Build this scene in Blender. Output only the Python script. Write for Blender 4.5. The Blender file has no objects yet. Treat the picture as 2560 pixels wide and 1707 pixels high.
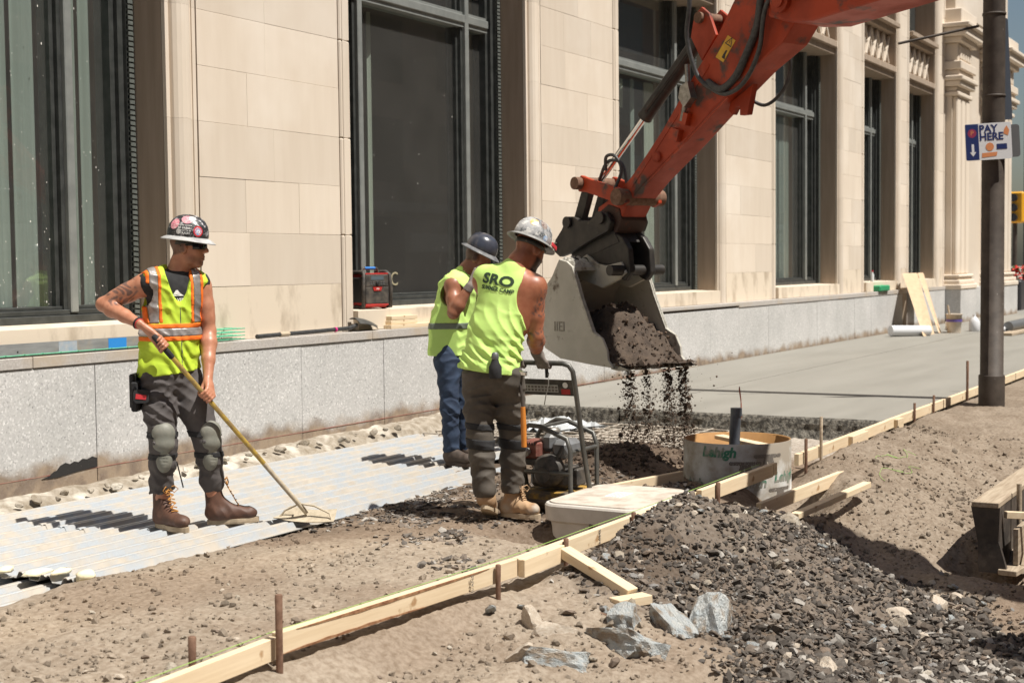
import bpy, bmesh, math, random
import numpy as np
from mathutils import Vector, Matrix
from mathutils.bvhtree import BVHTree
random.seed(7); rng = np.random.default_rng(7)
scene = bpy.context.scene
# ------------------------------------------------------------------ camera, sky, sun, exposure
YAW, PITCH, ROLL = math.radians(29.896), math.radians(3.053), math.radians(-0.6155)
fw = Vector((math.cos(YAW)*math.cos(PITCH), math.sin(YAW)*math.cos(PITCH), -math.sin(PITCH)))
rt0 = Vector((math.sin(YAW), -math.cos(YAW), 0)); up0 = rt0.cross(fw)
rt = rt0*math.cos(ROLL) + up0*math.sin(ROLL); up = rt.cross(fw)
cd = bpy.data.cameras.new('camera'); cam = bpy.data.objects.new('camera', cd)
scene.collection.objects.link(cam)
cm = Matrix((rt, up, -fw)).transposed().to_4x4(); cm.translation = (0, 0, 1.57)
cam.matrix_world = cm
cd.sensor_width = 36; cd.lens = 50.0; cd.clip_start = 0.1; cd.clip_end = 2000
cd.dof.use_dof = True; cd.dof.focus_distance = 8.9; cd.dof.aperture_fstop = 4.0
scene.camera = cam
SUN_EL, SUN_AZ = math.radians(62), math.atan2(-1.0, 0.035)      # towards the sun: street side of the facade
world = bpy.data.worlds.new('World'); scene.world = world; world.use_nodes = True
wn = world.node_tree.nodes; wl = world.node_tree.links
sky = wn.new('ShaderNodeTexSky'); sky.sky_type = 'NISHITA'; sky.sun_disc = False
sky.sun_elevation = SUN_EL; sky.sun_rotation = math.pi/2 - SUN_AZ
sky.altitude = 50; sky.air_density = 1.2; sky.dust_density = 2.0; sky.ozone_density = 1.0
bg = wn['Background']; bg.inputs[1].default_value = 0.05
wl.new(sky.outputs[0], bg.inputs[0])
sd = bpy.data.lights.new('sun', 'SUN'); sd.energy = 5.0; sd.angle = math.radians(0.53); sd.color = (1.0, 0.955, 0.88)
sun = bpy.data.objects.new('sun', sd); scene.collection.objects.link(sun)
sv = Vector((math.cos(SUN_EL)*math.cos(SUN_AZ), math.cos(SUN_EL)*math.sin(SUN_AZ), math.sin(SUN_EL)))
sun.rotation_euler = sv.to_track_quat('Z', 'Y').to_euler(); sun.location = sv*40
scene.view_settings.view_transform = 'Standard'; scene.view_settings.look = 'None'
scene.view_settings.exposure = 0.42; scene.view_settings.gamma = 1.0
scene.view_settings.use_curve_mapping = False
scene.render.resolution_x = 1024; scene.render.resolution_y = 682
try:
    scene.cycles.max_bounces = 6; scene.cycles.transparent_max_bounces = 10
    scene.cycles.caustics_reflective = False; scene.cycles.caustics_refractive = False
except Exception: pass

# ------------------------------------------------------------------ helpers
C = scene.collection
class MB:
    """collects faces of one mesh"""
    def __init__(s): s.v = []; s.f = []; s.m = []; s.mi = 0; s.sm = []
    def add(s, vs, fs, smooth=False):
        o = len(s.v); s.v += [tuple(p) for p in vs]
        for f in fs: s.f.append(tuple(i+o for i in f)); s.m.append(s.mi); s.sm.append(smooth)
        return s
    def box(s, a, b, c=0.0, mat=None):
        """axis-aligned box from a to b, edges chamfered by c"""
        (x0, y0, z0), (x1, y1, z1) = a, b
        if c <= 0:
            vs = [(x, y, z) for x in (x0, x1) for y in (y0, y1) for z in (z0, z1)]
            fs = [(0,1,3,2), (4,6,7,5), (0,4,5,1), (2,3,7,6), (0,2,6,4), (1,5,7,3)]
        else:
            c = min(c, .49*min(abs(x1-x0), abs(y1-y0), abs(z1-z0)))
            vs = []; idx = {}
            for ix in (0, 1):
                for iy in (0, 1):
                    for iz in (0, 1):
                        X, Y, Z = (x0, x1)[ix], (y0, y1)[iy], (z0, z1)[iz]
                        sx, sy, sz = (c, -c)[ix], (c, -c)[iy], (c, -c)[iz]
                        for k, p in enumerate(((X, Y+sy, Z+sz), (X+sx, Y, Z+sz), (X+sx, Y+sy, Z))):
                            idx[ix, iy, iz, k] = len(vs); vs.append(p)
            I = idx; fs = []
            for i in (0, 1):
                q = [I[i,0,0,0], I[i,1,0,0], I[i,1,1,0], I[i,0,1,0]]; fs.append(q if i else q[::-1])
                q = [I[0,i,0,1], I[0,i,1,1], I[1,i,1,1], I[1,i,0,1]]; fs.append(q if i else q[::-1])
                q = [I[0,0,i,2], I[1,0,i,2], I[1,1,i,2], I[0,1,i,2]]; fs.append(q if i else q[::-1])
            for a_ in (0, 1):
                for b_ in (0, 1):
                    q = [I[a_,b_,0,0], I[a_,b_,1,0], I[a_,b_,1,1], I[a_,b_,0,1]]; fs.append(q if a_ != b_ else q[::-1])
                    q = [I[a_,0,b_,0], I[a_,0,b_,2], I[a_,1,b_,2], I[a_,1,b_,0]]; fs.append(q if a_ == b_ else q[::-1])
                    q = [I[0,a_,b_,1], I[0,a_,b_,2], I[1,a_,b_,2], I[1,a_,b_,1]]; fs.append(q[::-1] if a_ == b_ else q)
            for ix in (0, 1):
                for iy in (0, 1):
                    for iz in (0, 1):
                        t = [I[ix,iy,iz,k] for k in range(3)]
                        fs.append(t if (ix+iy+iz) % 2 else t[::-1])
        if mat is not None: vs = [mat @ Vector(p) for p in vs]
        return s.add(vs, fs)
    def bar(s, p, q, w, h, c=0.0, upv=(0, 0, 1)):
        """rectangular bar from p to q, w across, h along up"""
        p, q = Vector(p), Vector(q); d = q-p; L = d.length; x = d/L
        u = Vector(upv); y = u.cross(x)
        if y.length < 1e-4: y = Vector((0, 1, 0)).cross(x)
        y.normalize(); z = x.cross(y)
        m = Matrix((x, y, z)).transposed().to_4x4(); m.translation = p
        return s.box((0, -w/2, -h/2), (L, w/2, h/2), c, m)
    def tube(s, path, r, n=10, cap=True, sx=1.0, closed=False):
        path = [Vector(p) for p in path]; N = len(path)
        rr = r if hasattr(r, '__len__') else [r]*N
        vs = []; fs = []; prev = None
        for i, p in enumerate(path):
            a = path[(i-1) % N] if (i > 0 or closed) else p; b = path[(i+1) % N] if (i < N-1 or closed) else p
            t = (b-a).normalized()
            if prev is None:
                u = t.orthogonal().normalized()
            else:
                u = (prev - t*prev.dot(t)); u = u.normalized() if u.length > 1e-6 else t.orthogonal().normalized()
            prev = u; w = t.cross(u)
            for k in range(n):
                a_ = 2*math.pi*k/n; vs.append(p + (u*math.cos(a_)*sx + w*math.sin(a_))*rr[i])
        for i in range(N if closed else N-1):
            j = (i+1) % N
            for k in range(n):
                k2 = (k+1) % n; fs.append((i*n+k, i*n+k2, j*n+k2, j*n+k))
        s.add(vs, fs, True)
        if cap and not closed:
            s.add([vs[k] for k in range(n)], [tuple(range(n))[::-1]])
            s.add([vs[(N-1)*n+k] for k in range(n)], [tuple(range(n))])
        return s
    def cyl(s, p, q, r, n=14, r2=None):
        return s.tube([p, q], [r, r if r2 is None else r2], n)
    def lathe(s, prof, n=24, org=(0, 0, 0), axis=(0, 0, 1), cap=True):
        """prof: list of (radius, height)"""
        o = Vector(org); z = Vector(axis).normalized(); x = z.orthogonal().normalized(); y = z.cross(x)
        vs = []; fs = []
        for r, h in prof:
            for k in range(n):
                a = 2*math.pi*k/n; vs.append(o + z*h + (x*math.cos(a)+y*math.sin(a))*r)
        for i in range(len(prof)-1):
            for k in range(n):
                k2 = (k+1) % n; fs.append((i*n+k, i*n+k2, (i+1)*n+k2, (i+1)*n+k))
        s.add(vs, fs, True)
        if cap:
            if prof[0][0] > 1e-5: s.add(vs[:n], [tuple(range(n))[::-1]])
            if prof[-1][0] > 1e-5: s.add(vs[-n:], [tuple(range(n))])
        return s
    def prism(s, pts, o0, o1, fn):
        """polygon pts (a,b) extruded from o0 to o1; fn(a,b,o) -> point"""
        n = len(pts); vs = [fn(a, b, o0) for a, b in pts] + [fn(a, b, o1) for a, b in pts]
        fs = [tuple(range(n))[::-1], tuple(range(n, 2*n))]
        fs += [(i, (i+1) % n, n+(i+1) % n, n+i) for i in range(n)]
        return s.add(vs, fs)
    def mesh(s, name, mats, fix=True):
        me = bpy.data.meshes.new(name); me.from_pydata([tuple(p) for p in s.v], [], s.f)
        for m in (mats if isinstance(mats, (list, tuple)) else [mats]): me.materials.append(m)
        if any(s.m): me.polygons.foreach_set('material_index', s.m)
        me.polygons.foreach_set('use_smooth', s.sm)
        if fix:
            bm = bmesh.new(); bm.from_mesh(me); bmesh.ops.recalc_face_normals(bm, faces=bm.faces); bm.to_mesh(me); bm.free()
        me.update(); return me
    def build(s, name, mats, parent=None, **k):
        return link(name, s.mesh(name, mats), parent, **k)
def link(name, me, parent=None, label=None, cat=None, group=None, kind=None):
    o = bpy.data.objects.new(name, me); C.objects.link(o)
    if parent is not None: o.parent = parent
    if label: o['label'] = label
    if cat: o['category'] = cat
    if group: o['group'] = group
    if kind: o['kind'] = kind
    return o
def thing(name, label, cat, loc=(0, 0, 0), group=None, rz=0.0):
    o = link(name, None, None, label, cat, group); o.location = loc; o.rotation_euler[2] = rz
    o.empty_display_size = .2; return o
def shift(mb, o):
    """express vertices relative to the thing's origin"""
    o = Vector(o); mb.v = [tuple(Vector(p)-o) for p in mb.v]; return mb
def copy_tree(o, parent=None):
    c = o.copy(); C.objects.link(c); c.parent = parent
    for ch in o.children: copy_tree(ch, c)
    return c

# ------------------------------------------------------------------ materials
def lin(c):
    """sRGB 0-255 triple or linear floats"""
    if max(c) > 1.0: c = [((v/255+.055)/1.055)**2.4 if v > 10 else v/255/12.92 for v in c]
    return (*c[:3], 1.0)
def mat(name, c1, c2=None, scale=5.0, rough=.7, metal=0.0, bump=0.0, bscale=60.0, bdist=.01, coord='obj', detail=6.0,
        lo=.35, hi=.65, c3=None, s3=1.0, lo3=.5, hi3=.7, rand=0.0, stretch=None, spec=.5, rough2=None, trans=0.0, attr=None, coat=0.0):
    m = bpy.data.materials.new(name); m.use_nodes = True
    nt = m.node_tree; N = nt.nodes; L = nt.links; b = N['Principled BSDF']
    b.inputs['Roughness'].default_value = rough; b.inputs['Metallic'].default_value = metal
    b.inputs['Specular IOR Level'].default_value = spec
    if coat: b.inputs['Coat Weight'].default_value = coat; b.inputs['Coat Roughness'].default_value = .15
    if coord == 'pos':
        co = N.new('ShaderNodeNewGeometry').outputs['Position']
    else:
        co = N.new('ShaderNodeTexCoord').outputs['Object']
    if stretch:
        mp = N.new('ShaderNodeMapping'); mp.inputs['Scale'].default_value = stretch; L.new(co, mp.inputs[0]); co2 = mp.outputs[0]
    else: co2 = co
    def noise(sc, de=detail, c_=None):
        n = N.new('ShaderNodeTexNoise'); n.inputs['Scale'].default_value = sc; n.inputs['Detail'].default_value = de
        n.inputs['Roughness'].default_value = .6
        L.new(c_ if c_ is not None else co2, n.inputs['Vector']); return n
    def ramp(o, lo, hi):
        r = N.new('ShaderNodeMapRange'); r.inputs['From Min'].default_value = lo; r.inputs['From Max'].default_value = hi
        L.new(o, r.inputs['Value']); return r.outputs[0]
    def mix(f, a, bb):
        x = N.new('ShaderNodeMix'); x.data_type = 'RGBA'
        if hasattr(f, 'is_linked') or not isinstance(f, float): L.new(f, x.inputs[0])
        else: x.inputs[0].default_value = f
        for s_, v in ((x.inputs[6], a), (x.inputs[7], bb)):
            if isinstance(v, tuple): s_.default_value = v
            else: L.new(v, s_)
        return x.outputs[2]
    col = lin(c1)
    if attr:
        a = N.new('ShaderNodeAttribute'); a.attribute_name = attr; col = a.outputs['Color']
    if c2 is not None:
        n = noise(scale); f = ramp(n.outputs['Fac'], lo, hi)
        if attr:   # modulate brightness of the attribute colour
            col = mix(f, col, mix(1.0, col, lin(c2))) if False else col
            mm = N.new('ShaderNodeMix'); mm.data_type = 'RGBA'; mm.blend_type = 'MULTIPLY'; mm.inputs[0].default_value = 1.0
            L.new(col, mm.inputs[6]); L.new(mix(f, (1, 1, 1, 1), lin(c2)), mm.inputs[7]); col = mm.outputs[2]
        else: col = mix(f, col, lin(c2))
        if rough2 is not None:
            r = N.new('ShaderNodeMapRange'); r.inputs['To Min'].default_value = rough; r.inputs['To Max'].default_value = rough2
            L.new(f, r.inputs['Value']); L.new(r.outputs[0], b.inputs['Roughness'])
    if c3 is not None:
        n = noise(s3, 4.0, co); col = mix(ramp(n.outputs['Fac'], lo3, hi3), col, lin(c3))
    if rand:
        oi = N.new('ShaderNodeObjectInfo'); hs = N.new('ShaderNodeHueSaturation')
        r = N.new('ShaderNodeMapRange'); r.inputs['To Min'].default_value = 1-rand; r.inputs['To Max'].default_value = 1+rand
        L.new(oi.outputs['Random'], r.inputs['Value']); L.new(r.outputs[0], hs.inputs['Value'])
        if isinstance(col, tuple): hs.inputs['Color'].default_value = col
        else: L.new(col, hs.inputs['Color'])
        col = hs.outputs[0]
    if isinstance(col, tuple): b.inputs['Base Color'].default_value = col
    else: L.new(col, b.inputs['Base Color'])
    if bump:
        n = noise(bscale, 5.0, co); bp = N.new('ShaderNodeBump'); bp.inputs['Strength'].default_value = bump
        bp.inputs['Distance'].default_value = bdist; L.new(n.outputs['Fac'], bp.inputs['Height']); L.new(bp.outputs[0], b.inputs['Normal'])
    if trans: b.inputs['Transmission Weight'].default_value = trans
    m['b'] = 1
    return m

# value noise in numpy (2-D)
def vnoise(x, y, seed=0):
    xi = np.floor(x).astype(np.int64); yi = np.floor(y).astype(np.int64); fx = x-xi; fy = y-yi
    fx = fx*fx*(3-2*fx); fy = fy*fy*(3-2*fy)
    def h(a, b):
        n = (a*374761393 + b*668265263 + seed*1442695041) & 0x7fffffff
        n = ((n ^ (n >> 13)) * 1274126177) & 0x7fffffff
        return ((n ^ (n >> 16)) & 0xffff)/65535.0
    return (h(xi, yi)*(1-fx)+h(xi+1, yi)*fx)*(1-fy) + (h(xi, yi+1)*(1-fx)+h(xi+1, yi+1)*fx)*fy
def fbm(x, y, seed=0, oct=4, gain=.5):
    a = 1.0; t = 0.0; s = 0.0
    for o in range(oct):
        t = t + a*(vnoise(x*2**o, y*2**o, seed+o*17)-.5); s += a; a *= gain
    return t/s*2
def sstep(a, b, x):
    t = np.clip((x-a)/(b-a), 0, 1); return t*t*(3-2*t)
def text_mesh(body, size, extrude=.002, align='CENTER', spacing=1.0, shear=0.0, bold=0.0):
    cu = bpy.data.curves.new('t', 'FONT'); cu.body = body; cu.size = size; cu.extrude = extrude; cu.align_x = align; cu.align_y = 'CENTER'
    cu.space_character = spacing; cu.shear = shear; cu.offset = bold; cu.resolution_u = 3; cu.space_line = .9
    o = bpy.data.objects.new('t', cu); C.objects.link(o)
    dg = bpy.context.evaluated_depsgraph_get(); me = bpy.data.meshes.new_from_object(o.evaluated_get(dg))
    bpy.data.objects.remove(o); return me
def place_text(name, body, size, m, org, xdir, ydir, parent=None, **k):
    """flat lettering: org is its centre, xdir reading direction, ydir up"""
    me = text_mesh(body, size, **k); x = Vector(xdir).normalized(); y = Vector(ydir); y = (y-x*y.dot(x)).normalized(); z = x.cross(y)
    M_ = Matrix((x, y, z)).transposed().to_4x4(); M_.translation = Vector(org); me.transform(M_)
    me.materials.clear(); me.materials.append(m); return link(name, me, parent)
# ================================================================== SETTING: ground
def gauss(x, y, cx, cy, sx, sy): return np.exp(-((x-cx)/sx)**2-((y-cy)/sy)**2)
def ground_z(x, y, fine=True):
    x = np.asarray(x, float); y = np.asarray(y, float)
    # inside the forms (sidewalk bed)
    zi = -.035 + .02*fbm(x*.9, y*.9, 3, 3)
    zi = zi + (.035+.012*fbm(x*2.2, y*2.2, 12, 2))*sstep(6.6, 5.2, x)*sstep(5.9, 5.2, y)
    zi = zi + .03*gauss(x, y, 7.3, 5.0, 1.2, .35)
    deck_edge = 5.50 + .13*fbm(x*1.6, x*0+3.3, 5, 3) + .55*sstep(8.2, 9.6, x)*sstep(11.5, 9.4, x)
    zi = zi - (.075)*sstep(deck_edge-.06, deck_edge+.10, y)*sstep(11.6, 11.2, x)
    zi = zi + .17*gauss(x, y, 10.2, 4.85, .75, .42)*(1+.5*fbm(x*4, y*4, 9, 3))
    zi = zi - .30*gauss(x, y, 7.42, 3.95, .17, .36)                      # pit beside the buried box
    zi = zi - .03*sstep(11.2, 11.9, x)
    # outside the forms (street side)
    yy = 3.45
    zo = -.06 - .28*sstep(3.4, 1.7, y)*sstep(5.6, 6.8, x) - .14*sstep(3.4, 1.7, y)*sstep(6.8, 5.6, x) - .05*sstep(6.6, 5.0, x)
    zo = zo + .235*gauss(x, y, 7.75, 3.35, np.where(x > 7.75, .66, 1.15), .62)
    zo = zo - .12*gauss(x, y, 7.3, 1.2, 1.6, .75)
    # tan berm to the right, valley between it and the mound
    berm = sstep(-.25, 1.7, (x-9.15)*.80 + (y-2.75)*.55)
    zo = zo*(1-berm) + berm*(.075 - .34*sstep(3.3, 1.75, y)*sstep(13.5, 11, x) - .10*sstep(3.2, 1.5, y))
    zo = zo - .16*gauss((x-9.0)*.76+(y-2.5)*.65, (x-9.0)*(-.65)+(y-2.5)*.76, 0, 0, .9, .26)
    zo = zo - .30*gauss(x, y, 9.7, 3.28, .52, .22)                       # hole in front of the tube
    zo = zo - .20*sstep(.5, 0.0, np.abs(x-9.35))*sstep(2.35, 1.95, y)
    zi = zi - .26*gauss(x, y, 9.85, 3.42, .42, .13)
    t = sstep(3.30, 3.58, y)*sstep(22, 20, x) + sstep(20, 22, x)
    z = zi*t + zo*(1-t)
    z = z - .55*gauss(x, y, 10.05, 3.80, .5, .5)*0
    if fine:
        near = sstep(20, 13, x)*sstep(8.2, 7.6, y)
        a = .5 + .9*(1-t)
        z = z + near*(.022*(a+.5*(1-t))*fbm(x*3.1, y*3.1, 21, 4) + .010*(a+.45*t)*fbm(x*14, y*14, 31, 3) + .006*(a+.4*t)*fbm(x*38, y*38, 41, 2))
        clod = vnoise(x*19, y*19, 77); z = z + near*(1-.45*t)*.020*np.clip(clod-.66, 0, 1)*3
    return z
def ground_col(x, y):
    tan = np.array([.295, .243, .190]); tan2 = np.array([.385, .325, .258]); damp = np.array([.105, .078, .058]); brown = np.array([.25, .185, .135]); grey = np.array([.50, .46, .41])
    n1 = fbm(x*1.3, y*1.3, 51, 4)*.5+.5; n2 = fbm(x*5, y*5, 61, 4)*.5+.5
    c = tan[None]*(1-n1[:, None]) + tan2[None]*n1[:, None]
    c = c*(.86+.28*n2[:, None])
    def over(c, m, col): m = np.clip(m, 0, 1)[:, None]; return c*(1-m)+col[None]*m
    ins = sstep(3.40, 3.52, y)
    band = ins*sstep(8.0, 6.3, x)*sstep(5.5, 5.2, y)*sstep(4.55, 4.9, y)
    c = over(c, .5*band*n1, np.array([.45, .355, .255]))                                # sandy strip
    c = over(c, ins*.75*sstep(6.55, 7.0, x+.9*(y-5)+.5*n2)*sstep(12.6, 11.2, x), brown*.85)
    c = over(c, ins*.9*sstep(.40, .66, n2)*sstep(6.7, 7.3, x+.9*(y-5))*sstep(11.2, 10.4, x), damp)
    c = over(c, 1.25*gauss(x, y, 10.2, 4.85, .95, .5), damp*.8)
    c = over(c, ins*sstep(10.9, 11.6, x)*(.35+.65*n2), grey)
    m = (1-ins)*sstep(.35, .62, 1.25*gauss(x, y, 7.85, 3.2, 1.35, .75)+.75*gauss(x, y, 7.0, 2.0, 1.4, 1.0)+.25*(n2-.5))
    m = m*(1-sstep(-.12, .12, (x-9.0)*.76+(y-2.75)*.65+.15*(n2-.5)))
    c = over(c, m*.85, np.array([.158, .132, .110]))
    c = over(c, .7*m*sstep(.5, .7, n1), damp)
    c = over(c, (1-ins)*.6*gauss(x, y, 8.3, 1.45, .9, .33), brown*.8)
    c = over(c, (1-ins)*.7*sstep(1.5, .95, y)*sstep(7.6, 6.6, x)*n2, grey*.9)
    c = over(c, .45*sstep(.15, .45, fbm(x*.8+3, y*.8, 91, 3))*sstep(11.5, 10.5, x), brown*.95)
    c = over(c, (1-ins)*sstep(8.8, 9.8, x)*(.35+.55*sstep(.40, .62, n2)), np.array([.235, .188, .143]))
    c = over(c, .65*sstep(19, 24, x)*(1-ins), np.array([.17, .16, .15]))
    return c
xs = np.concatenate([np.linspace(-150, -8, 12), np.linspace(-6, 2.9, 14), np.arange(3.0, 12.95, .026), np.arange(13.0, 20, .085), np.linspace(20.5, 60, 24), np.linspace(68, 400, 18)])
ys = np.concatenate([np.linspace(-200, -14, 10), np.linspace(-11, .4, 14), np.arange(.5, 5.75, .024), np.arange(5.8, 8.7, .07), np.linspace(9.2, 200, 12)])
GX, GY = np.meshgrid(xs, ys, indexing='ij'); px_, py_ = GX.ravel(), GY.ravel()
pz_ = ground_z(px_, py_)
far = np.clip(np.maximum.reduce([px_-45, -px_-10, -py_-4, py_-9]), 0, 1); pz_ = pz_*(1-far) + far*(-.12)
nx, ny = GX.shape; idx = np.arange(nx*ny).reshape(nx, ny)
quads = np.stack([idx[:-1, :-1], idx[1:, :-1], idx[1:, 1:], idx[:-1, 1:]], -1).reshape(-1, 4)
def np_mesh(name, V, F, mats, col=None, smooth=True):
    me = bpy.data.meshes.new(name); V = np.asarray(V, np.float32); F = np.asarray(F, np.int32); n, k = F.shape
    me.vertices.add(len(V)); me.vertices.foreach_set('co', V.ravel())
    me.loops.add(n*k); me.loops.foreach_set('vertex_index', F.ravel())
    me.polygons.add(n); me.polygons.foreach_set('loop_start', np.arange(0, n*k, k, dtype=np.int32))
    try: me.polygons.foreach_set('loop_total', np.full(n, k, np.int32))
    except Exception: pass
    me.polygons.foreach_set('use_smooth', np.full(n, smooth, bool))
    for m in (mats if isinstance(mats, (list, tuple)) else [mats]): me.materials.append(m)
    if col is not None:
        a = me.color_attributes.new('Col', 'FLOAT_COLOR', 'POINT'); cc = np.ones((len(V), 4), np.float32); cc[:, :3] = col
        a.data.foreach_set('color', cc.ravel())
    me.update(calc_edges=True); me.validate(); return me
m_soil = mat('soil', (.3, .2, .1), (.66, .62, .58), scale=34, rough=.95, bump=.55, bscale=130, bdist=.012, coord='pos', attr='Col', lo=.38, hi=.66, spec=.15)
gnd = link('ground', np_mesh('ground', np.stack([px_, py_, pz_], 1), quads, m_soil, ground_col(px_, py_)), kind='structure')

# fresh concrete slab with a rough end and one tooled joint
m_conc = mat('fresh_concrete', (.225, .215, .188), (.268, .256, .226), scale=1.1, rough=.62, bump=.10, bscale=220, bdist=.003, coord='pos', stretch=(.35, 2.2, 1), rough2=.8, lo=.3, hi=.7)
m_rough = mat('raw_concrete_edge', (.20, .185, .155), (.055, .05, .042), scale=26, rough=.95, bump=.9, bscale=55, bdist=.03, coord='pos', lo=.42, hi=.58)
JY = 6.13
def slab(y0, y1, name):
    b = MB(); top = .128; n = 60; yy = np.linspace(y0, y1, n)
    ex = 12.80 + .05*(yy-3.5)/4 + .030*fbm(yy*7, yy*0, 4, 3)
    vs = []; fs = []
    for i, y in enumerate(yy):
        e = float(ex[i]); r = [e+.05*abs(math.sin(y*37))*0, ]
        prof = [(46.0, top), (13.4, top), (e+.035, top), (e+.004, top-.016),
                (e+.03*float(vnoise(np.array([y*16.]), np.array([1.5]), 3)[0])-.03, top-.06),
                (e-.05*float(vnoise(np.array([y*22.]), np.array([4.5]), 3)[0]), top-.11), (e-.03-.06*float(vnoise(np.array([y*13.]), np.array([8.5]), 3)[0]), top-.17), (e-.06-.10*float(vnoise(np.array([y*9.]), np.array([2.5]), 8)[0]), top-.24)]
        for (x, z) in prof: vs.append((x, y, z))
    k = 8
    for i in range(n-1):
        for j in range(k-1):
            fs.append((i*k+j, i*k+j+1, (i+1)*k+j+1, (i+1)*k+j)); b.f.append(fs[-1]); b.m.append(0 if j < 2 else 1); b.sm.append(j < 2)
    b.v = vs
    side = len(b.v)
    for y in (y0, y1):
        b.mi = 1; e = float(ex[0 if y == y0 else -1]); b.add([(e, y, top), (46, y, top), (46, y, top-.2), (e, y, top-.2)], [(0, 1, 2, 3)])
    return b.build(name, [m_conc, m_rough], kind='structure')
slab(3.502, JY-.006, 'concrete_pavement'); slab(JY+.006, 7.70, 'concrete_pavement')

# ------------------------------------------------------------------ rocks
ICO = bmesh.new(); bmesh.ops.create_icosphere(ICO, subdivisions=1, radius=1.0)
ico_v = np.array([v.co[:] for v in ICO.verts]); ico_f = np.array([[v.index for v in f.verts] for f in ICO.faces]); ICO.free()
def rock_templates(n, r, flat=.55, rough=.50):
    out = []
    for i in range(n):
        v = ico_v*(1+r.normal(0, rough*.5, (12, 1)))+r.normal(0, rough*.3, (12, 3))*.5
        out.append(v*np.array([1, r.uniform(.6, .95), r.uniform(flat*.6, flat*1.2)]))
    return out
def rand_rot(n, r, tilt=.5):
    a = r.uniform(0, 2*np.pi, n); t = r.normal(0, tilt, n); u = r.normal(0, tilt, n)
    ca, sa, ct, st, cu, su = np.cos(a), np.sin(a), np.cos(t), np.sin(t), np.cos(u), np.sin(u)
    Rz = np.zeros((n, 3, 3)); Rz[:, 0, 0] = ca; Rz[:, 0, 1] = -sa; Rz[:, 1, 0] = sa; Rz[:, 1, 1] = ca; Rz[:, 2, 2] = 1
    Rx = np.zeros((n, 3, 3)); Rx[:, 0, 0] = 1; Rx[:, 1, 1] = ct; Rx[:, 1, 2] = -st; Rx[:, 2, 1] = st; Rx[:, 2, 2] = ct
    Ry = np.zeros((n, 3, 3)); Ry[:, 1, 1] = 1; Ry[:, 0, 0] = cu; Ry[:, 0, 2] = su; Ry[:, 2, 0] = -su; Ry[:, 2, 2] = cu
    return np.einsum('nij,njk,nkl->nil', Rz, Rx, Ry)
def rock_field(name, P, S, cols, r, flat=.55, tilt=.5, mats=None, **kw):
    T = rock_templates(10, r, flat); n = len(P); k = r.integers(0, 10, n); R_ = rand_rot(n, r, tilt)
    V = np.einsum('nij,nvj->nvi', R_, np.array(T)[k]*S[:, None, None]) + P[:, None, :]
    F = (ico_f[None] + (np.arange(n)*12)[:, None, None]).reshape(-1, 3)
    return link(name, np_mesh(name, V.reshape(-1, 3), F, mats, np.repeat(cols, 12, 0), smooth=False), **kw)
m_rock = mat('gravel', (.3, .3, .3), (.7, .68, .66), scale=60, rough=.9, bump=.3, bscale=120, bdist=.004, coord='pos', attr='Col', lo=.35, hi=.65, spec=.25)
def stone_cols(n, r, dark=.5, tanf=.3, light=.12):
    u = r.uniform(0, 1, n); c = np.empty((n, 3))
    base = np.array([.145, .128, .112]); tan = np.array([.22, .182, .15]); lig = np.array([.40, .375, .34]); dk = np.array([.10, .085, .073])
    for i, uu in enumerate(u):
        c[i] = lig if uu < light else tan if uu < light+tanf else dk if uu < light+tanf+dark*.5 else base
    return c*r.uniform(.75, 1.25, (n, 1))
def scatter(n, x0, x1, y0, y1, keep, r):
    x = r.uniform(x0, x1, n); y = r.uniform(y0, y1, n); k = r.uniform(0, 1, n) < keep(x, y); return x[k], y[k]
# gravel on the mound
def mound_mask(x, y):
    m = sstep(.30, .62, 1.25*gauss(x, y, 7.85, 3.1, 1.35, .75)+.85*gauss(x, y, 7.0, 1.9, 1.5, 1.1)+.3*fbm(x*2, y*2, 5, 3))
    return m*(y < 3.40)*(1-sstep(-.05, .10, (x-9.0)*.76+(y-2.75)*.65))*(1-.8*gauss(x, y, 7.75, 3.12, .85, .26))*(.45+.55*(fbm(x*3.3, y*3.3, 19, 3) > -.18))*(1-.9*gauss(x, y, 5.9, 2.9, .8, .6))
gx, gy = scatter(44000, 5.6, 9.6, .6, 3.4, mound_mask, rng)
gs = np.clip(rng.lognormal(-4.62, .48, len(gx))*(1+.45*sstep(2.6, 1.6, gy)), .005, .034)
gz = ground_z(gx, gy) + gs*.30
rock_field('gravel', np.stack([gx, gy, gz], 1), gs, stone_cols(len(gx), rng, .6, .24, .07)*.85, rng, .42, .6, m_rock, kind='stuff',
           label='dark angular gravel covering the mound in the foreground', cat='gravel')
# crushed stone in the lower right corner
gx, gy = scatter(5200, 6.0, 9.6, .7, 1.75, lambda x, y: sstep(1.6, 1.2, y+.25*(x-7.5))*(.4+.6*(fbm(x*2, y*2, 8, 3) > -.1)), rng)
gs = np.clip(rng.lognormal(-4.0, .4, len(gx)), .008, .045); gz = ground_z(gx, gy)+gs*.3
rock_field('crushed_stone', np.stack([gx, gy, gz], 1), gs, stone_cols(len(gx), rng, .25, .2, .5), rng, .6, .5, m_rock, kind='stuff',
           label='pale crushed stone spread in the lower right corner', cat='gravel')
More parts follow.
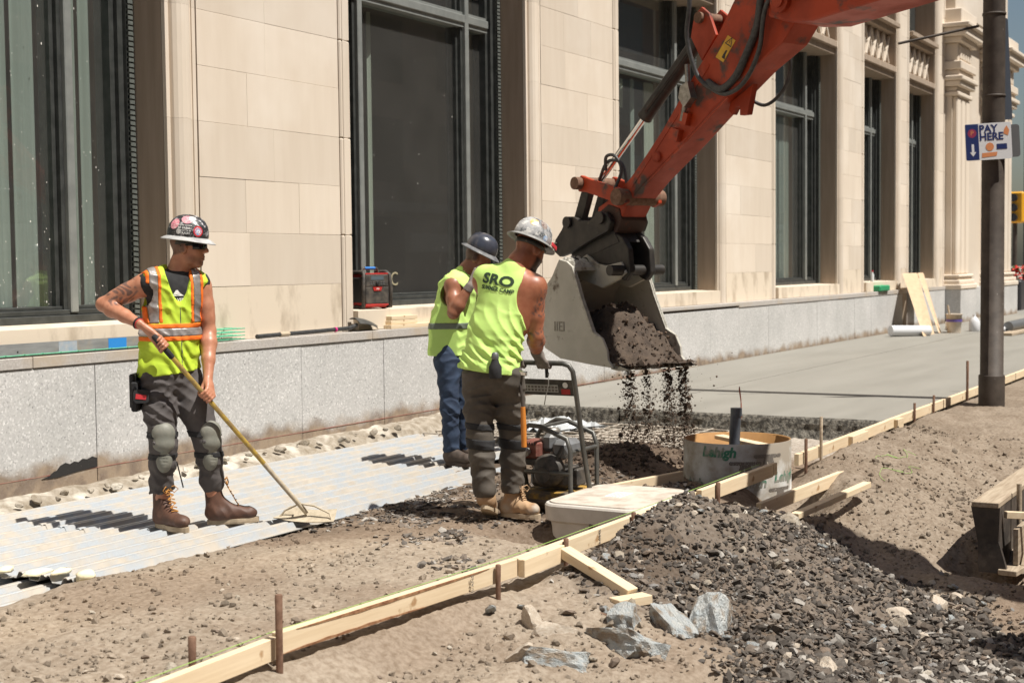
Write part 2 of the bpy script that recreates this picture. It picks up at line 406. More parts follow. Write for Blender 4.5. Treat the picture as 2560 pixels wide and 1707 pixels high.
# clods and pebbles over the soil bed and its street side
def bed_mask(x, y):
    m = .30 + .7*(fbm(x*1.5, y*1.5, 15, 4) > .10) + .8*gauss(x, y, 3.9, 4.2, .7, .6)
    ins = (y > 3.6)
    out = (y < 3.36)*1.0*(1-mound_mask(x, y))
    return np.clip(m*.55, 0, 1)*(ins*(y < 5.42)*(x < 10.9)*(1-.85*gauss(x, y, 6.6, 5.0, 1.0, .3)) + out)
gx, gy = scatter(52000, 3.3, 13.0, .9, 5.5, bed_mask, rng)
gs = np.clip(rng.lognormal(-5.05, .55, len(gx)), .003, .028); gz = ground_z(gx, gy)+gs*.25
cc = ground_col(gx, gy)*rng.uniform(.65, 1.1, (len(gx), 1))
rock_field('soil_clods', np.stack([gx, gy, gz], 1), gs, cc, rng, .75, .6, m_rock, kind='stuff',
           label='small clods and pebbles lying over the tan soil', cat='soil')
# slate-like chips between the sandy strip and the dug soil
gx, gy = scatter(9000, 6.2, 9.6, 3.65, 5.6, lambda x, y: np.clip(1.2*gauss((x-7.3)*.8+(y-4.75)*.6, -(x-7.3)*.6+(y-4.75)*.8, 0, 0, 1.3, .22)+.35*sstep(6.9, 7.5, x+.9*(y-5)), 0, 1)*(fbm(x*3, y*3, 44, 3) > -.15), rng)
gs = np.clip(rng.lognormal(-4.35, .45, len(gx)), .006, .034); gz = ground_z(gx, gy)+gs*.2
rock_field('slate_chips', np.stack([gx, gy, gz], 1), gs, stone_cols(len(gx), rng, .45, .3, .2), rng, .35, .3, m_rock, kind='stuff',
           label='flat slate chips strewn across the dug soil behind the board', cat='gravel')
# ================================================================== BUILDING
m_lime = mat("limestone", (.69, .605, .505), (.63, .54, .44), scale=1.6, rough=.88, bump=.22, bscale=150, bdist=.003, coord='pos', stretch=(5, 5, .6), rand=.08, lo=.25, hi=.8, c3=(.74, .665, .575), s3=.7, lo3=.5, hi3=.75, spec=.2)
m_limes = mat('stained_limestone', (.70, .605, .485), (.40, .32, .235), scale=1.3, rough=.9, bump=.25, bscale=150, bdist=.003, coord='pos', stretch=(3.2, 3.2, 1.4), lo=.50, hi=.74, rand=.04, spec=.2)
m_jamb = mat('shaded_limestone', (.40, .32, .25), (.33, .262, .20), scale=2.0, rough=.9, bump=.3, bscale=180, bdist=.003, coord='pos', stretch=(6, 6, .5), spec=.15)  # same limestone, darkened in colour to deepen the shade on the jambs
m_mortar = mat('mortar', (.16, .12, .09), rough=.95)
def granite_mat():
    m = bpy.data.materials.new('granite'); m.use_nodes = True; N = m.node_tree.nodes; L = m.node_tree.links; b = N['Principled BSDF']
    b.inputs['Roughness'].default_value = .75; b.inputs['Specular IOR Level'].default_value = .3
    g = N.new('ShaderNodeNewGeometry').outputs['Position']
    def no(s, d=3): n = N.new('ShaderNodeTexNoise'); n.inputs['Scale'].default_value = s; n.inputs['Detail'].default_value = d; L.new(g, n.inputs['Vector']); return n.outputs['Fac']
    def rp(o, pts):
        r = N.new('ShaderNodeValToRGB'); L.new(o, r.inputs[0]); e = r.color_ramp.elements
        while len(e) < len(pts): e.new(.5)
        for k, (p, c) in zip(e, pts): k.position = p; k.color = (*c, 1)
        return r.outputs[0]
    def mx(f, a, c, t='MIX'):
        x = N.new('ShaderNodeMix'); x.data_type = 'RGBA'; x.blend_type = t
        for s, v in ((x.inputs[0], f), (x.inputs[6], a), (x.inputs[7], c)):
            if isinstance(v, (float, tuple)): s.default_value = v
            else: L.new(v, s)
        return x.outputs[2]
    vor = N.new('ShaderNodeTexVoronoi'); vor.inputs['Scale'].default_value = 75; L.new(g, vor.inputs['Vector'])
    sp = rp(vor.outputs['Color'], [(.0, (.20, .20, .20)), (.25, (.46, .455, .45)), (.6, (.56, .555, .55)), (1.0, (.85, .84, .83))])
    base = mx(rp(no(45, 2), [(.3, (0, 0, 0)), (.7, (1, 1, 1))]), sp, (.52, .515, .505, 1))
    big = rp(no(1.3, 4), [(.35, (.90, .90, .89)), (.7, (1.06, 1.05, 1.04))])
    c = mx(1.0, base, big, 'MULTIPLY')
    # soil stain along the buried foot, with a ragged upper edge
    sx = N.new('ShaderNodeSeparateXYZ'); L.new(g, sx.inputs[0])
    h = N.new('ShaderNodeMath'); h.operation = 'MULTIPLY_ADD'; L.new(no(3.5, 5), h.inputs[0]); h.inputs[1].default_value = -.34; L.new(sx.outputs[2], h.inputs[2])
    f = N.new('ShaderNodeMapRange'); f.inputs['From Min'].default_value = .09; f.inputs['From Max'].default_value = -.02; L.new(h.outputs[0], f.inputs['Value'])
    st = mx(rp(no(9, 5), [(.4, (0, 0, 0)), (.65, (1, 1, 1))]), (.30, .215, .135, 1), (.16, .105, .065, 1))
    ff = N.new('ShaderNodeMath'); ff.operation = 'MULTIPLY'; ff.inputs[1].default_value = .85; L.new(f.outputs[0], ff.inputs[0])
    c = mx(ff.outputs[0], c, st)
    L.new(c, b.inputs['Base Color'])
    bp = N.new('ShaderNodeBump'); bp.inputs['Strength'].default_value = .25; bp.inputs['Distance'].default_value = .004; L.new(no(90), bp.inputs['Height']); L.new(bp.outputs[0], b.inputs['Normal'])
    return m
m_gran = granite_mat()
m_cope = mat('granite_coping', (.50, .47, .44), (.38, .35, .32), scale=70, rough=.8, bump=.2, bscale=120, bdist=.004, coord='pos', c3=(.44, .37, .29), s3=2.5)
m_frame = mat('bronze_frame', (.050, .054, .052), (.085, .09, .086), scale=9, rough=.42, metal=.35, coord='pos', spec=.5)
m_framel = mat('pale_frame', (.30, .315, .30), (.23, .245, .235), scale=6, rough=.5, metal=.3, coord='pos')
m_rope = mat('rope_moulding', (.16, .175, .16), (.10, .11, .10), scale=30, rough=.55, metal=.2, coord='pos')
m_curt = mat('curtain', (.40, .425, .405), (.33, .355, .335), scale=2, rough=.9, coord='pos', stretch=(8, 8, .2))
m_curtw = mat('pale_curtain', (.62, .62, .55), (.5, .5, .45), scale=2, rough=.9, coord='pos', stretch=(8, 8, .2))
m_int = mat('interior', (.34, .30, .27), rough=.9)
m_blind = mat('upper_blind', (.11, .10, .115), (.09, .082, .095), scale=3, rough=.85, coord='pos', stretch=(30, 1, .3))
def glass_mat(name, tint, ior=1.55):
    m = bpy.data.materials.new(name); m.use_nodes = True; N = m.node_tree.nodes; L = m.node_tree.links
    N.remove(N['Principled BSDF']); o = N['Material Output']
    t = N.new('ShaderNodeBsdfTransparent'); t.inputs[0].default_value = (*tint, 1)
    g = N.new('ShaderNodeBsdfGlossy'); g.inputs['Roughness'].default_value = .02; g.inputs['Color'].default_value = (.92, .95, .95, 1)
    lw = N.new('ShaderNodeLayerWeight'); lw.inputs[0].default_value = .5
    pw = N.new('ShaderNodeMath'); pw.operation = 'POWER'; pw.inputs[1].default_value = 4.0; L.new(lw.outputs['Facing'], pw.inputs[0])
    f = N.new('ShaderNodeMath'); f.operation = 'MULTIPLY_ADD'; f.inputs[1].default_value = .9; f.inputs[2].default_value = .06; L.new(pw.outputs[0], f.inputs[0])
    x = N.new('ShaderNodeMixShader'); L.new(f.outputs[0], x.inputs[0]); L.new(t.outputs[0], x.inputs[1]); L.new(g.outputs[0], x.inputs[2])
    du = N.new('ShaderNodeBsdfDiffuse'); du.inputs[0].default_value = (.55, .52, .50, 1)          # film of street dust, uneven
    gp_ = N.new('ShaderNodeNewGeometry'); nz_ = N.new('ShaderNodeTexNoise'); nz_.inputs['Scale'].default_value = 2.2; nz_.inputs['Detail'].default_value = 6; L.new(gp_.outputs['Position'], nz_.inputs['Vector'])
    mr = N.new('ShaderNodeMapRange'); mr.inputs['From Min'].default_value = .3; mr.inputs['From Max'].default_value = .75; mr.inputs['To Min'].default_value = .034; mr.inputs['To Max'].default_value = .046; L.new(nz_.outputs['Fac'], mr.inputs['Value'])
    y = N.new('ShaderNodeMixShader'); L.new(mr.outputs[0], y.inputs[0]); L.new(x.outputs[0], y.inputs[1]); L.new(du.outputs[0], y.inputs[2]); L.new(y.outputs[0], o.inputs[0])
    return m
m_glass = glass_mat("window_glass", (.88, .92, .90), 1.62)
m_white = mat('white_specks', (.75, .73, .68), rough=.8)

BO = Vector((20, 7.85, 0))
bld = thing('office_building', 'long limestone office building with granite base and tall recessed windows', 'building', BO)
def bpart(b, name, m, parent=None): return shift(b, BO).build(name, m, parent or bld)
YL = 7.85; YG = 7.72
CZ = [.98 + .4425*i for i in range(19)]
PIERS = [(2.55, 4.93), (8.31, 10.71), (14.02, 16.44), (19.76, 22.32), (25.66, 27.4), (29.72, 30.78), (33.05, 34.05)]
WINS = [(4.93, 8.31), (10.71, 14.02), (16.44, 19.76), (22.32, 25.66), (27.4, 29.72), (30.78, 33.05)]
for (a, e) in PIERS:
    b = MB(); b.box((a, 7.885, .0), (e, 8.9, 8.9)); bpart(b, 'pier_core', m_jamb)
    wide = e-a > 1.5
    cw = .36 if wide else .30
    # colonnette: half-round shaft between fillets
    prof = [(0, .03), (0, -.005), (.036, -.005), (.036, .024), (.058, .024)]
    for k in range(9):
        t = math.pi*k/8; prof.append((.168-.098*math.cos(t), .024-.085*math.sin(t)))
    prof += [(.28, .024), (.28, .006), (.30, .006), (.30, -.005), (.338, -.005), (.338, .03)]
    for zi in range(0, 18, 2):
        b = MB(); z0, z1 = CZ[zi]+.0006, CZ[zi+2]-.0006; n = len(prof)
        vs = [(a+x, YL+y, z) for z in (z0, z1) for x, y in prof]
        b.add(vs, [(i, i+1, n+i+1, n+i) for i in range(n-1)] + [tuple(range(n))[::-1], tuple(range(n, 2*n))])
        bpart(b, 'colonnette', m_lime)
        b = MB(); b.box((e-.155, YL-.004, z0), (e, YL+.032, z1), .012); b.box((e-.12, YL-.012, z0+.001), (e-.05, YL-.003, z1-.001), .004); bpart(b, 'edge_moulding', m_lime)
    for ci in range(18):
        x0, x1 = a+cw, e-.178
        cuts = [x0, x1]
        if x1-x0 > 1.2:
            u = random.random()
            if u < .6: cuts = [x0, x0+(x1-x0)*random.choice((.32, .45, .5, .62)), x1]
            elif u < .75: cuts = [x0, x0+(x1-x0)*.3, x0+(x1-x0)*.68, x1]
        for p, q in zip(cuts, cuts[1:]):
            dy = random.uniform(-.0015, .0015)
            b = MB(); b.box((p+.0006, YL+dy, CZ[ci]+.0010), (q-.0006, YL+.034, CZ[ci+1]-.0010), .0016)
            bpart(b, 'limestone_block', m_limes if ci == 0 else m_lime)
b = MB(); b.box((-6, 7.885, 0), (2.55, 8.9, 8.9)); bpart(b, 'end_wall', m_lime)
b = MB(); b.box((-6, 7.80, 8.95), (34.05, 9.6, 15)); bpart(b, 'upper_wall', m_lime)
# windows
def window(ix, x0, x1):
    w = link('window', None, bld); w.location = (0, 0, 0)
    def wp(b, name, m): return shift(b, BO).build(name, m, w)
    small = x1-x0 < 2.8
    zb, zt = 1.175, 5.34
    b = MB()                                                   # stepped outer frame
    for (dx, y0, y1) in ((0, 8.20, 8.46), (.055, 8.235, 8.45), (.105, 8.275, 8.44)):
        s = .058
        b.box((x0+dx, y0, zb), (x0+dx+s, y1, zt)); b.box((x1-dx-s, y0, zb), (x1-dx, y1, zt))
    b.box((x0+.16, 8.205, zb), (x1-.16, 8.45, zb+.06), .004); b.box((x0+.163, 8.245, zb+.06), (x1-.163, 8.44, zb+.10), .004); b.box((x0+.163, 8.285, zb+.10), (x1-.163, 8.43, zb+.125), .003)
    wp(b, 'frame', m_frame)
    for xx, sg in ((x0+.004, 1), (x1-.004, -1)):               # rope moulding along each jamb
        b = MB(); z = zb
        b.box((min(xx, xx+sg*.05), 8.185, zb), (max(xx, xx+sg*.05), 8.1995, zt))
        while z < zt-.04:
            b.add([(xx, 8.17, z), (xx, 8.20, z), (xx+sg*.05, 8.20, z+.014), (xx+sg*.05, 8.175, z+.012), (xx+sg*.022, 8.155, z+.008),
                   (xx, 8.17, z+.028), (xx, 8.20, z+.028), (xx+sg*.05, 8.20, z+.04), (xx+sg*.05, 8.175, z+.04), (xx+sg*.022, 8.155, z+.036)],
                  [(0, 4, 9, 5), (4, 3, 8, 9), (3, 2, 7, 8), (5, 9, 8, 7, 6), (0, 1, 2, 3, 4)])
            z += .041
        wp(b, 'rope_moulding', m_rope)
    off = .66 if not small else .52
    mx = [x0+off, x1-off]
    for xm in mx:
        b = MB(); b.mi = 0
        b.box((xm-.075, 8.31, zb+.1), (xm-.035, 8.44, zt)); b.box((xm-.037, 8.27, zb+.09), (xm+.002, 8.44, zt)); b.box((xm+.075, 8.30, zb+.1), (xm+.10, 8.44, zt))
        b.mi = 1; b.box((xm, 8.225, zb+.075), (xm+.075, 8.44, zt), .008)  # paler colour paints the sunlit front face of the mullion
        wp(b, 'mullion', [m_frame, m_framel])
    b = MB(); b.box((x0+.16, 8.23, 4.215), (x1-.16, 8.275, 4.30), .006); b.box((x0+.16, 8.25, 4.17), (x1-.16, 8.43, 4.217)); b.box((x0+.16, 8.262, 4.298), (x1-.16, 8.43, 4.335)); wp(b, 'transom', m_framel)
    edges = [x0+.16, mx[0]-.05, mx[0]+.08, mx[1]-.05, mx[1]+.08, x1-.16]
    for k in (0, 2, 4):
        for z0, z1 in ((zb+.1, 4.2), (4.3, zt)):
            b = MB(); b.box((edges[k], 8.350, z0), (edges[k+1], 8.356, z1)); wp(b, 'pane', m_glass)
    b = MB(); b.box((x0+.16, 8.50, 4.30), (x1-.16, 8.52, zt+.2)); wp(b, 'upper_blind', m_blind)
    # sill
    b = MB(); b.add([(x0+.003, 7.80, .984), (x1-.003, 7.80, .984), (x1-.003, 8.22, .984), (x0+.003, 8.22, .984), (x0+.003, 7.80, 1.165), (x1-.003, 7.80, 1.165), (x1-.003, 8.22, 1.178), (x0+.003, 8.22, 1.178)],
                    [(0, 1, 5, 4), (1, 2, 6, 5), (2, 3, 7, 6), (3, 0, 4, 7), (4, 5, 6, 7), (0, 3, 2, 1)]); wp(b, 'sill', m_limes)
    # head, ornamental spandrel, upper ledge
    b = MB(); b.box((x0+.004, 7.90, 5.34), (x1-.004, 8.5, 5.46), .01); b.box((x0+.004, 7.84, 5.46), (x1-.004, 8.5, 5.58), .012); b.box((x0+.004, 8.02, 5.583), (x1-.004, 8.5, 6.25))
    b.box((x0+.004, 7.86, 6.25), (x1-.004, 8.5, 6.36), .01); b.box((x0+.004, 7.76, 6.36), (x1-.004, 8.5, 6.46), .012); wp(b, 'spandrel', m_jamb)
    b = MB(); nx_ = max(3, int((x1-x0)/.42)); st = (x1-x0-.1)/nx_
    for k in range(nx_):
        a = x0+.05+k*st
        b.bar((a+.04, 7.985, 5.64), (a+st-.04, 7.985, 6.20), .06, .07, .01); b.bar((a+.04, 7.995, 6.20), (a+st-.04, 7.995, 5.64), .05, .06, .01)
        b.lathe([(.075, 0), (.06, .03), (0.0, .045)], 10, (a+st/2, 8.0, 5.92), (0, -1, 0)); b.box((a-.012, 7.975, 5.60), (a+.02, 8.03, 6.24), .005)
    wp(b, 'carved_ornament', m_lime)
    b = MB(); b.box((x0+.004, 8.30, 6.46), (x1-.004, 8.5, 8.95)); wp(b, 'upper_window', m_frame)
    return w
wobj = [window(i, *w) for i, w in enumerate(WINS)]
def curtain(w, x0, x1, m, y=8.492, z0=1.3, z1=4.15):
    n = max(3, int((x1-x0)/.022)); b = MB(); vs = []
    for k in range(n+1):
        x = x0+(x1-x0)*k/n; yy = y+.018*math.sin(k*1.35)+.006*math.sin(k*.61)
        vs += [(x, yy, z0), (x, yy, z1), (x, yy+.006, z0), (x, yy+.006, z1)]
    b.add(vs, [(4*k, 4*k+4, 4*k+5, 4*k+1) for k in range(n)] + [(4*k+2, 4*k+3, 4*k+7, 4*k+6) for k in range(n)], True)
    shift(b, BO).build('curtain', m, w)
for p, q in ((5.2, 6.55), (6.62, 7.31), (7.365, 7.57), (7.87, 8.005), (8.03, 8.155)): curtain(wobj[0], p, q, m_curt)
curtain(wobj[1], 11.88, 11.94, m_curtw); curtain(wobj[1], 11.58, 11.66, m_curt)
curtain(wobj[2], 18.6, 18.95, m_curtw); curtain(wobj[2], 19.15, 19.3, m_curt); curtain(wobj[2], 18.15, 18.3, m_curt); curtain(wobj[2], 17.6, 18.15, m_curtw, 8.60, 3.75, 4.15)
for p, q in ((23.3, 24.2), (24.3, 24.8), (25.1, 25.45)): curtain(wobj[3], p, q, m_curt)
for p, q in ((27.8, 28.9), (29.25, 29.5)): curtain(wobj[4], p, q, m_curt)
for p, q in ((31.2, 32.8),): curtain(wobj[5], p, q, m_curt)
# white specks of splashed cement on the near panes
for w, x0, x1, n in ((wobj[0], 6.5, 8.1, 230), (wobj[1], 11.4, 13.3, 55)):
    b = MB()
    for k in range(n):
        x = random.uniform(x0, x1); z = 1.3+2.6*random.random()**1.7; r = random.choice((.002, .003, .003, .004, .006))*random.uniform(.6, 1.1); e = random.uniform(.8, 2.2)
        vs = [(x+r*.8*math.cos(t*1.047), 8.3475, z+r*e*math.sin(t*1.047)) for t in range(6)]
        b.add(vs, [tuple(range(6))])
    o = shift(b, BO).build('cement_specks', m_white, w); o['kind'] = 'stuff'
m_gold = mat('faded_gilt', (.33, .30, .20), rough=.5)
place_text('window_letter', 'C', .20, m_gold, Vector((12.10, 8.345, 1.44))-BO, (1, 0, 0), (0, 0, 1), wobj[1], extrude=.001)
# rooms behind the glass
b = MB(); b.box((-6, 11.2, 0), (34, 11.3, 8.9)); b.box((-6, 8.95, 1.08), (34, 11.2, 1.14)); b.box((-6, 8.91, 5.6), (34, 11.2, 5.7)); bpart(b, 'room_lining', m_int)
# granite base
GJ = [-1, 2.6, 5.0, 7.38, 9.76, 11.0, 12.2, 13.4, 14.55, 15.7, 16.9, 18.04, 19.16, 20.31, 21.62, 22.91, 24.09, 25.25, 26.35, 27.45, 28.6, 29.79]
for i, (p, q) in enumerate(zip(GJ, GJ[1:])):
    b = MB(); dy = random.uniform(-.002, .002); b.box((p+.003, YG+dy, -.30), (q-.003, YG+.10, .895), .003); bpart(b, 'granite_panel', m_gran)
for p, q in zip([-1, 3.2, 6.81, 10.81, 14.0, 17.3, 20.3, 23.6, 26.8], [3.2, 6.81, 10.81, 14.0, 17.3, 20.3, 23.6, 26.8, 29.79]):
    b = MB(); lo = .90 if not (p == 17.3) else .93
    b.box((p+.002, YG-.012, lo), (q-.002, YL+.04, .979), .005); bpart(b, 'coping_stone', m_cope)
b = MB(); b.box((-1, YG+.05, -.3), (29.78, YL+.03, .94)); bpart(b, 'base_backing', m_mortar)
b = MB(); b.box((29.79, 7.95, -.3), (31.1, 8.1, .93)); bpart(b, 'recessed_panel', m_int)  # plain darker panel set back between the granite panels
for p, q in ((31.1, 32.0), (32.0, 33.0), (33.0, 34.6)):
    b = MB(); b.box((p+.003, 7.80, -.3), (q-.003, 8.0, .895), .004); bpart(b, 'granite_panel', m_gran)
b = MB(); b.box((29.79, 7.79, .90), (34.6, 8.1, .979), .006); bpart(b, 'coping_stone', m_cope)
b = MB(); b.box((5.2, YG-.0035, .142), (18, YG+.01, .147)); bpart(b, 'chalk_line', mat('red_chalk', (.30, .09, .07), (.36, .22, .17), scale=8, rough=.9, coord='pos'))
# black tar patch left on the granite
b = MB(); pts = [(6.86, .125), (6.93, .14), (6.97, .165), (7.0, .17), (7.03, .20), (7.08, .215), (7.12, .20), (7.16, .215), (7.20, .205), (7.24, .225), (7.28, .215), (7.33, .23), (7.374, .215), (7.374, .15), (7.2, .14), (7.0, .12)]
b.prism(pts, YG-.006, YG+.01, lambda a, c, o: (a, o, c)); bpart(b, 'tar_patch', mat('tar', (.022, .02, .019), (.20, .18, .16), scale=70, rough=.8, coord='pos', lo=.66, hi=.72))
# entrance pilasters at the far end
def pilaster(x0, x1, yf):
    p = link('pilaster', None, bld)
    def pp(b, name, m): return shift(b, BO).build(name, m, p)
    b = MB(); n = 3; wd = (x1-x0)/n
    b.box((x0, yf+.12, .9), (x1, 8.9, 5.4))
    for k in range(n): b.box((x0+k*wd+.05, yf, 1.25), (x0+(k+1)*wd-.05, yf+.125, 5.4), .03)
    pp(b, 'shaft', m_lime)
    b = MB()
    for k, (z0, z1, o) in enumerate(((.90, 1.02, .16), (1.02, 1.12, .11), (1.12, 1.18, .06), (1.18, 1.25, .09))): b.box((x0-o, yf-o, z0+.001), (x1+o, 8.9, z1), .02)
    pp(b, 'base_moulding', m_lime)
    b = MB()
    for z0, z1, o in ((5.4, 5.5, .05), (5.5, 5.62, .0), (5.62, 5.75, .10), (5.75, 5.86, .16), (5.86, 6.0, .06), (6.0, 6.2, .12), (6.2, 6.62, .02), (6.62, 6.75, .14), (6.75, 6.95, .26), (6.95, 7.05, .34), (7.05, 7.4, .12)): b.box((x0-o, yf-o, z0+.001), (x1+o, 8.9, z1), .02)
    for k in range(5): b.box((x0+.1+k*(x1-x0-.2)/5, yf-.06, 6.24), (x0+.02+(k+1)*(x1-x0-.2)/5, yf+.05, 6.58), .03)
    pp(b, 'capital', m_lime)
    b = MB(); b.box((x0-.14, yf-.14, -.3), (x1+.14, 8.9, .90), .01); pp(b, 'plinth', m_gran)
pilaster(34.08, 35.45, 7.58); pilaster(38.8, 40.3, 7.50)
b = MB(); b.box((34.06, 8.0, .9), (40.4, 9.2, 16)); b.box((35.6, 7.9, 7.1), (40.38, 9.2, 7.6)); b.box((34.2, 7.66, 7.42), (40.36, 9.2, 16)); bpart(b, 'entrance_wall', m_lime)
b = MB(); b.box((34.6, 7.85, -.3), (40.4, 8.6, .9)); bpart(b, 'entrance_base', m_gran)

# ------------------------------------------------------------------ buildings around
m_brick = mat('dark_brick', (.20, .14, .115), (.15, .115, .10), scale=3, rough=.9, coord='pos')
m_dkwin = mat('dark_window', (.02, .022, .026), rough=.25)
m_lit = mat('pale_trim', (.30, .28, .26), rough=.8)
opp = thing('brick_building', 'dark brick building across the street, seen only as a reflection in the windows', 'building', (60, -24, 0))
def op(b, n, m): return shift(b, (60, -24, 0)).build(n, m, opp)
b = MB(); b.box((-20, -34, -.3), (170, -18.2, 28)); op(b, 'wall', m_brick)
for k in range(26):
    for z0 in (1.0, 5.2, 9.4, 13.6):
        b = MB(); x = -14+k*6.2; b.box((x, -18.3, z0), (x+3.4, -18.14, z0+2.7), .02); op(b, 'window', m_dkwin)
b = MB(); b.box((-20, -18.5, 3.95), (150, -18.02, 4.35)); op(b, 'cornice', m_lit)
for k in range(14):
    b = MB(); x = -10+k*11.5; b.box((x, -18.4, .2), (x+.8, -18.05, 3.9), .03); op(b, 'pilaster', m_lit)
    b = MB(); b.box((x+4, -18.2, 2.2), (x+8, -17.9, 3.0), .03); op(b, 'shop_sign', m_lit if k % 2 else m_brick)
gb = thing('glass_building', 'dark building with blue window panes at the far right edge', 'building', (66, 2, 0))
def gp(b, n, m): return shift(b, (66, 2, 0)).build(n, m, gb)
m_dk = mat('dark_cladding', (.03, .03, .035), rough=.5); m_blue = mat('blue_pane', (.05, .09, .13), rough=.15)
b = MB(); b.box((70, -6, -.3), (84, 12.5, 30)); gp(b, 'wall', m_dk)
for k in range(5):
    for z in range(3):
        b = MB(); b.box((69.9, 2.2+k*1.5, 3.6+z*2.3), (70.05, 3.55+k*1.5, 5.6+z*2.3), .02); gp(b, 'window', m_blue)
# ================================================================== SITE OBJECTS
def solo(b, name, m, label, cat, group=None):
    xs_ = [p[0] for p in b.v]; ys_ = [p[1] for p in b.v]; zs_ = [p[2] for p in b.v]
    o = ((min(xs_)+max(xs_))/2, (min(ys_)+max(ys_))/2, min(zs_)); shift(b, o)
    ob = b.build(name, m, None, label=label, cat=cat, group=group); ob.location = o; return ob
m_wood = mat('pine_lumber', (.74, .61, .43), (.63, .49, .32), scale=2.0, rough=.75, coord='obj', stretch=(1.2, 22, 22), lo=.35, hi=.7, c3=(.40, .25, .13), s3=6.5, lo3=.66, hi3=.72, rand=.08, bump=.15, bscale=60, bdist=.003, spec=.3)
m_oldwood = mat('weathered_lumber', (.46, .38, .28), (.30, .23, .16), scale=2.5, rough=.85, coord='obj', stretch=(1.5, 20, 20), rand=.1)
m_bark = mat('bark', (.20, .085, .04), (.36, .20, .10), scale=26, rough=.9, bump=.6, bscale=60)
m_rust = mat('rusty_steel', (.135, .072, .045), (.23, .135, .09), scale=30, rough=.85, metal=.2, bump=.4, bscale=90, bdist=.003)
m_galv = mat('galvanised_steel', (.50, .535, .565), (.40, .43, .46), scale=14, rough=.42, metal=.35, coord='pos', c3=(.54, .49, .42), s3=4.5, lo3=.40, hi3=.60, rough2=.6, bump=.1, bscale=30)
# --- metal decking: trapezoidal sheets running along the building
PITCH_ = .165
def deck_sheet(y0, x0, x1, nr, dz, label):
    prof = []
    for k in range(nr):
        a = y0+k*PITCH_
        prof += [(a, -.034), (a+.045, -.034), (a+.066, 0), (a+.082, 0), (a+.088, -.007), (a+.100, -.007), (a+.106, 0), (a+.126, 0), (a+.147, -.034)]
    prof.append((y0+nr*PITCH_+.012, -.034))
    n = len(prof); b = MB(); sx = list(np.linspace(x0, x1, 14))
    up_ = [(x, y, z+dz+.004*math.sin(x*1.7+y*3)*0) for x in sx for y, z in prof]; dn = [(x, y, z-.0035) for x, y, z in up_]
    fs = [(i*n+j, (i+1)*n+j, (i+1)*n+j+1, i*n+j+1) for i in range(13) for j in range(n-1)]
    b.add(up_, fs); b.add(dn, [f[::-1] for f in fs])
    for i in (0, 13): b.add([up_[i*n+j] for j in range(n)]+[dn[i*n+j] for j in range(n)], [(j, j+1, n+j+1, n+j) for j in range(n-1)])
    return solo(b, 'deck_sheet', m_galv, label, 'metal decking', 'corrugated metal deck sheets on the bed')
deck_sheet(5.47, 5.10, 9.6, 3, 0.0, 'corrugated galvanised deck sheet nearest the tan soil, its end dotted with foam')
deck_sheet(5.475, 2.0, 5.16, 3, -.052, 'corrugated deck sheet along the soil at the left frame edge, below the foam dabs')
deck_sheet(5.97, 2.0, 5.14, 3, -.045, 'corrugated deck sheet at the left frame edge, lower than its neighbours')
deck_sheet(5.97, 5.06, 10.8, 3, .001, 'corrugated galvanised deck sheet under the boots of the worker with the rake')
deck_sheet(6.465, 2.0, 6.22, 3, -.004, 'corrugated galvanised deck sheet left of the boots, lapped over by another sheet')
deck_sheet(6.465, 6.12, 11.0, 3, .004, 'corrugated galvanised deck sheet behind the boots, its cut end lapping another')
deck_sheet(6.96, 2.0, 11.1, 3, .001, 'corrugated galvanised deck sheet nearest the granite wall')
# dabs of hardened foam
m_foam = mat('foam', (.80, .72, .48), (.86, .80, .60), scale=20, rough=.8, bump=.4, bscale=40)
def blob(c, s, r, sub=2):
    bm = bmesh.new(); bmesh.ops.create_icosphere(bm, subdivisions=sub, radius=1)
    b = MB(); ph = [r.uniform(0, 6) for _ in range(6)]
    vs = []
    for v in bm.verts:
        p = v.co; k = 1+.22*math.sin(3*p.x+ph[0])*math.sin(4*p.y+ph[1])+.15*math.sin(6*p.z+ph[2]+3*p.x)
        vs.append((c[0]+p.x*s[0]*k, c[1]+p.y*s[1]*k, c[2]+max(p.z, -.5)*s[2]*k))
    b.add(vs, [tuple(v.index for v in f.verts) for f in bm.faces], True); bm.free(); return b
for c, s, lb in (((5.06, 5.98, .01), (.05, .035, .02), 'yellowish foam dab on the deck at the left frame edge'), ((5.14, 5.82, -.005), (.09, .05, .022), 'largest yellowish foam dab on the cut deck end'),
                 ((5.16, 5.68, 0.01), (.07, .03, .018), 'long low foam dab between two others on the deck end'), ((5.16, 5.50, .008), (.055, .045, .03), 'rounded foam dab where the deck meets the soil')):
    solo(blob(c, s, random), 'foam_dab', m_foam, lb, 'foam')
# --- broken concrete along the foot of the wall
m_rub = mat('broken_concrete', (.38, .335, .275), (.22, .18, .13), scale=12, rough=.95, bump=.7, bscale=45, bdist=.015, coord='pos', c3=(.62, .58, .50), s3=4)
b = MB(); n = 240; vs = []
for i in range(n):
    x = 1.5+(12.6-1.5)*i/(n-1); q = float(fbm(np.array([x*7]), np.array([.3]), 5, 3)[0]); q2 = float(fbm(np.array([x*11]), np.array([4.3]), 6, 3)[0]); q3 = float(fbm(np.array([x*5]), np.array([9.3]), 7, 3)[0])
    base = -.03+.06*(x-6.6)/5
    vs += [(x, 7.74, base+.07+.02*q), (x, 7.66+.02*q2, base+.055+.03*q), (x, 7.60+.04*q3, base+.04+.04*q2), (x, 7.53+.04*q, base+.0+.04*q3), (x, 7.46+.03*q2, -.05), (x, 7.42, -.10)]
b.add(vs, [(6*i+j, 6*i+6+j, 6*i+7+j, 6*i+1+j) for i in range(n-1) for j in range(5)])
link('foundation_ledge', b.mesh('foundation_ledge', m_rub), kind='structure')
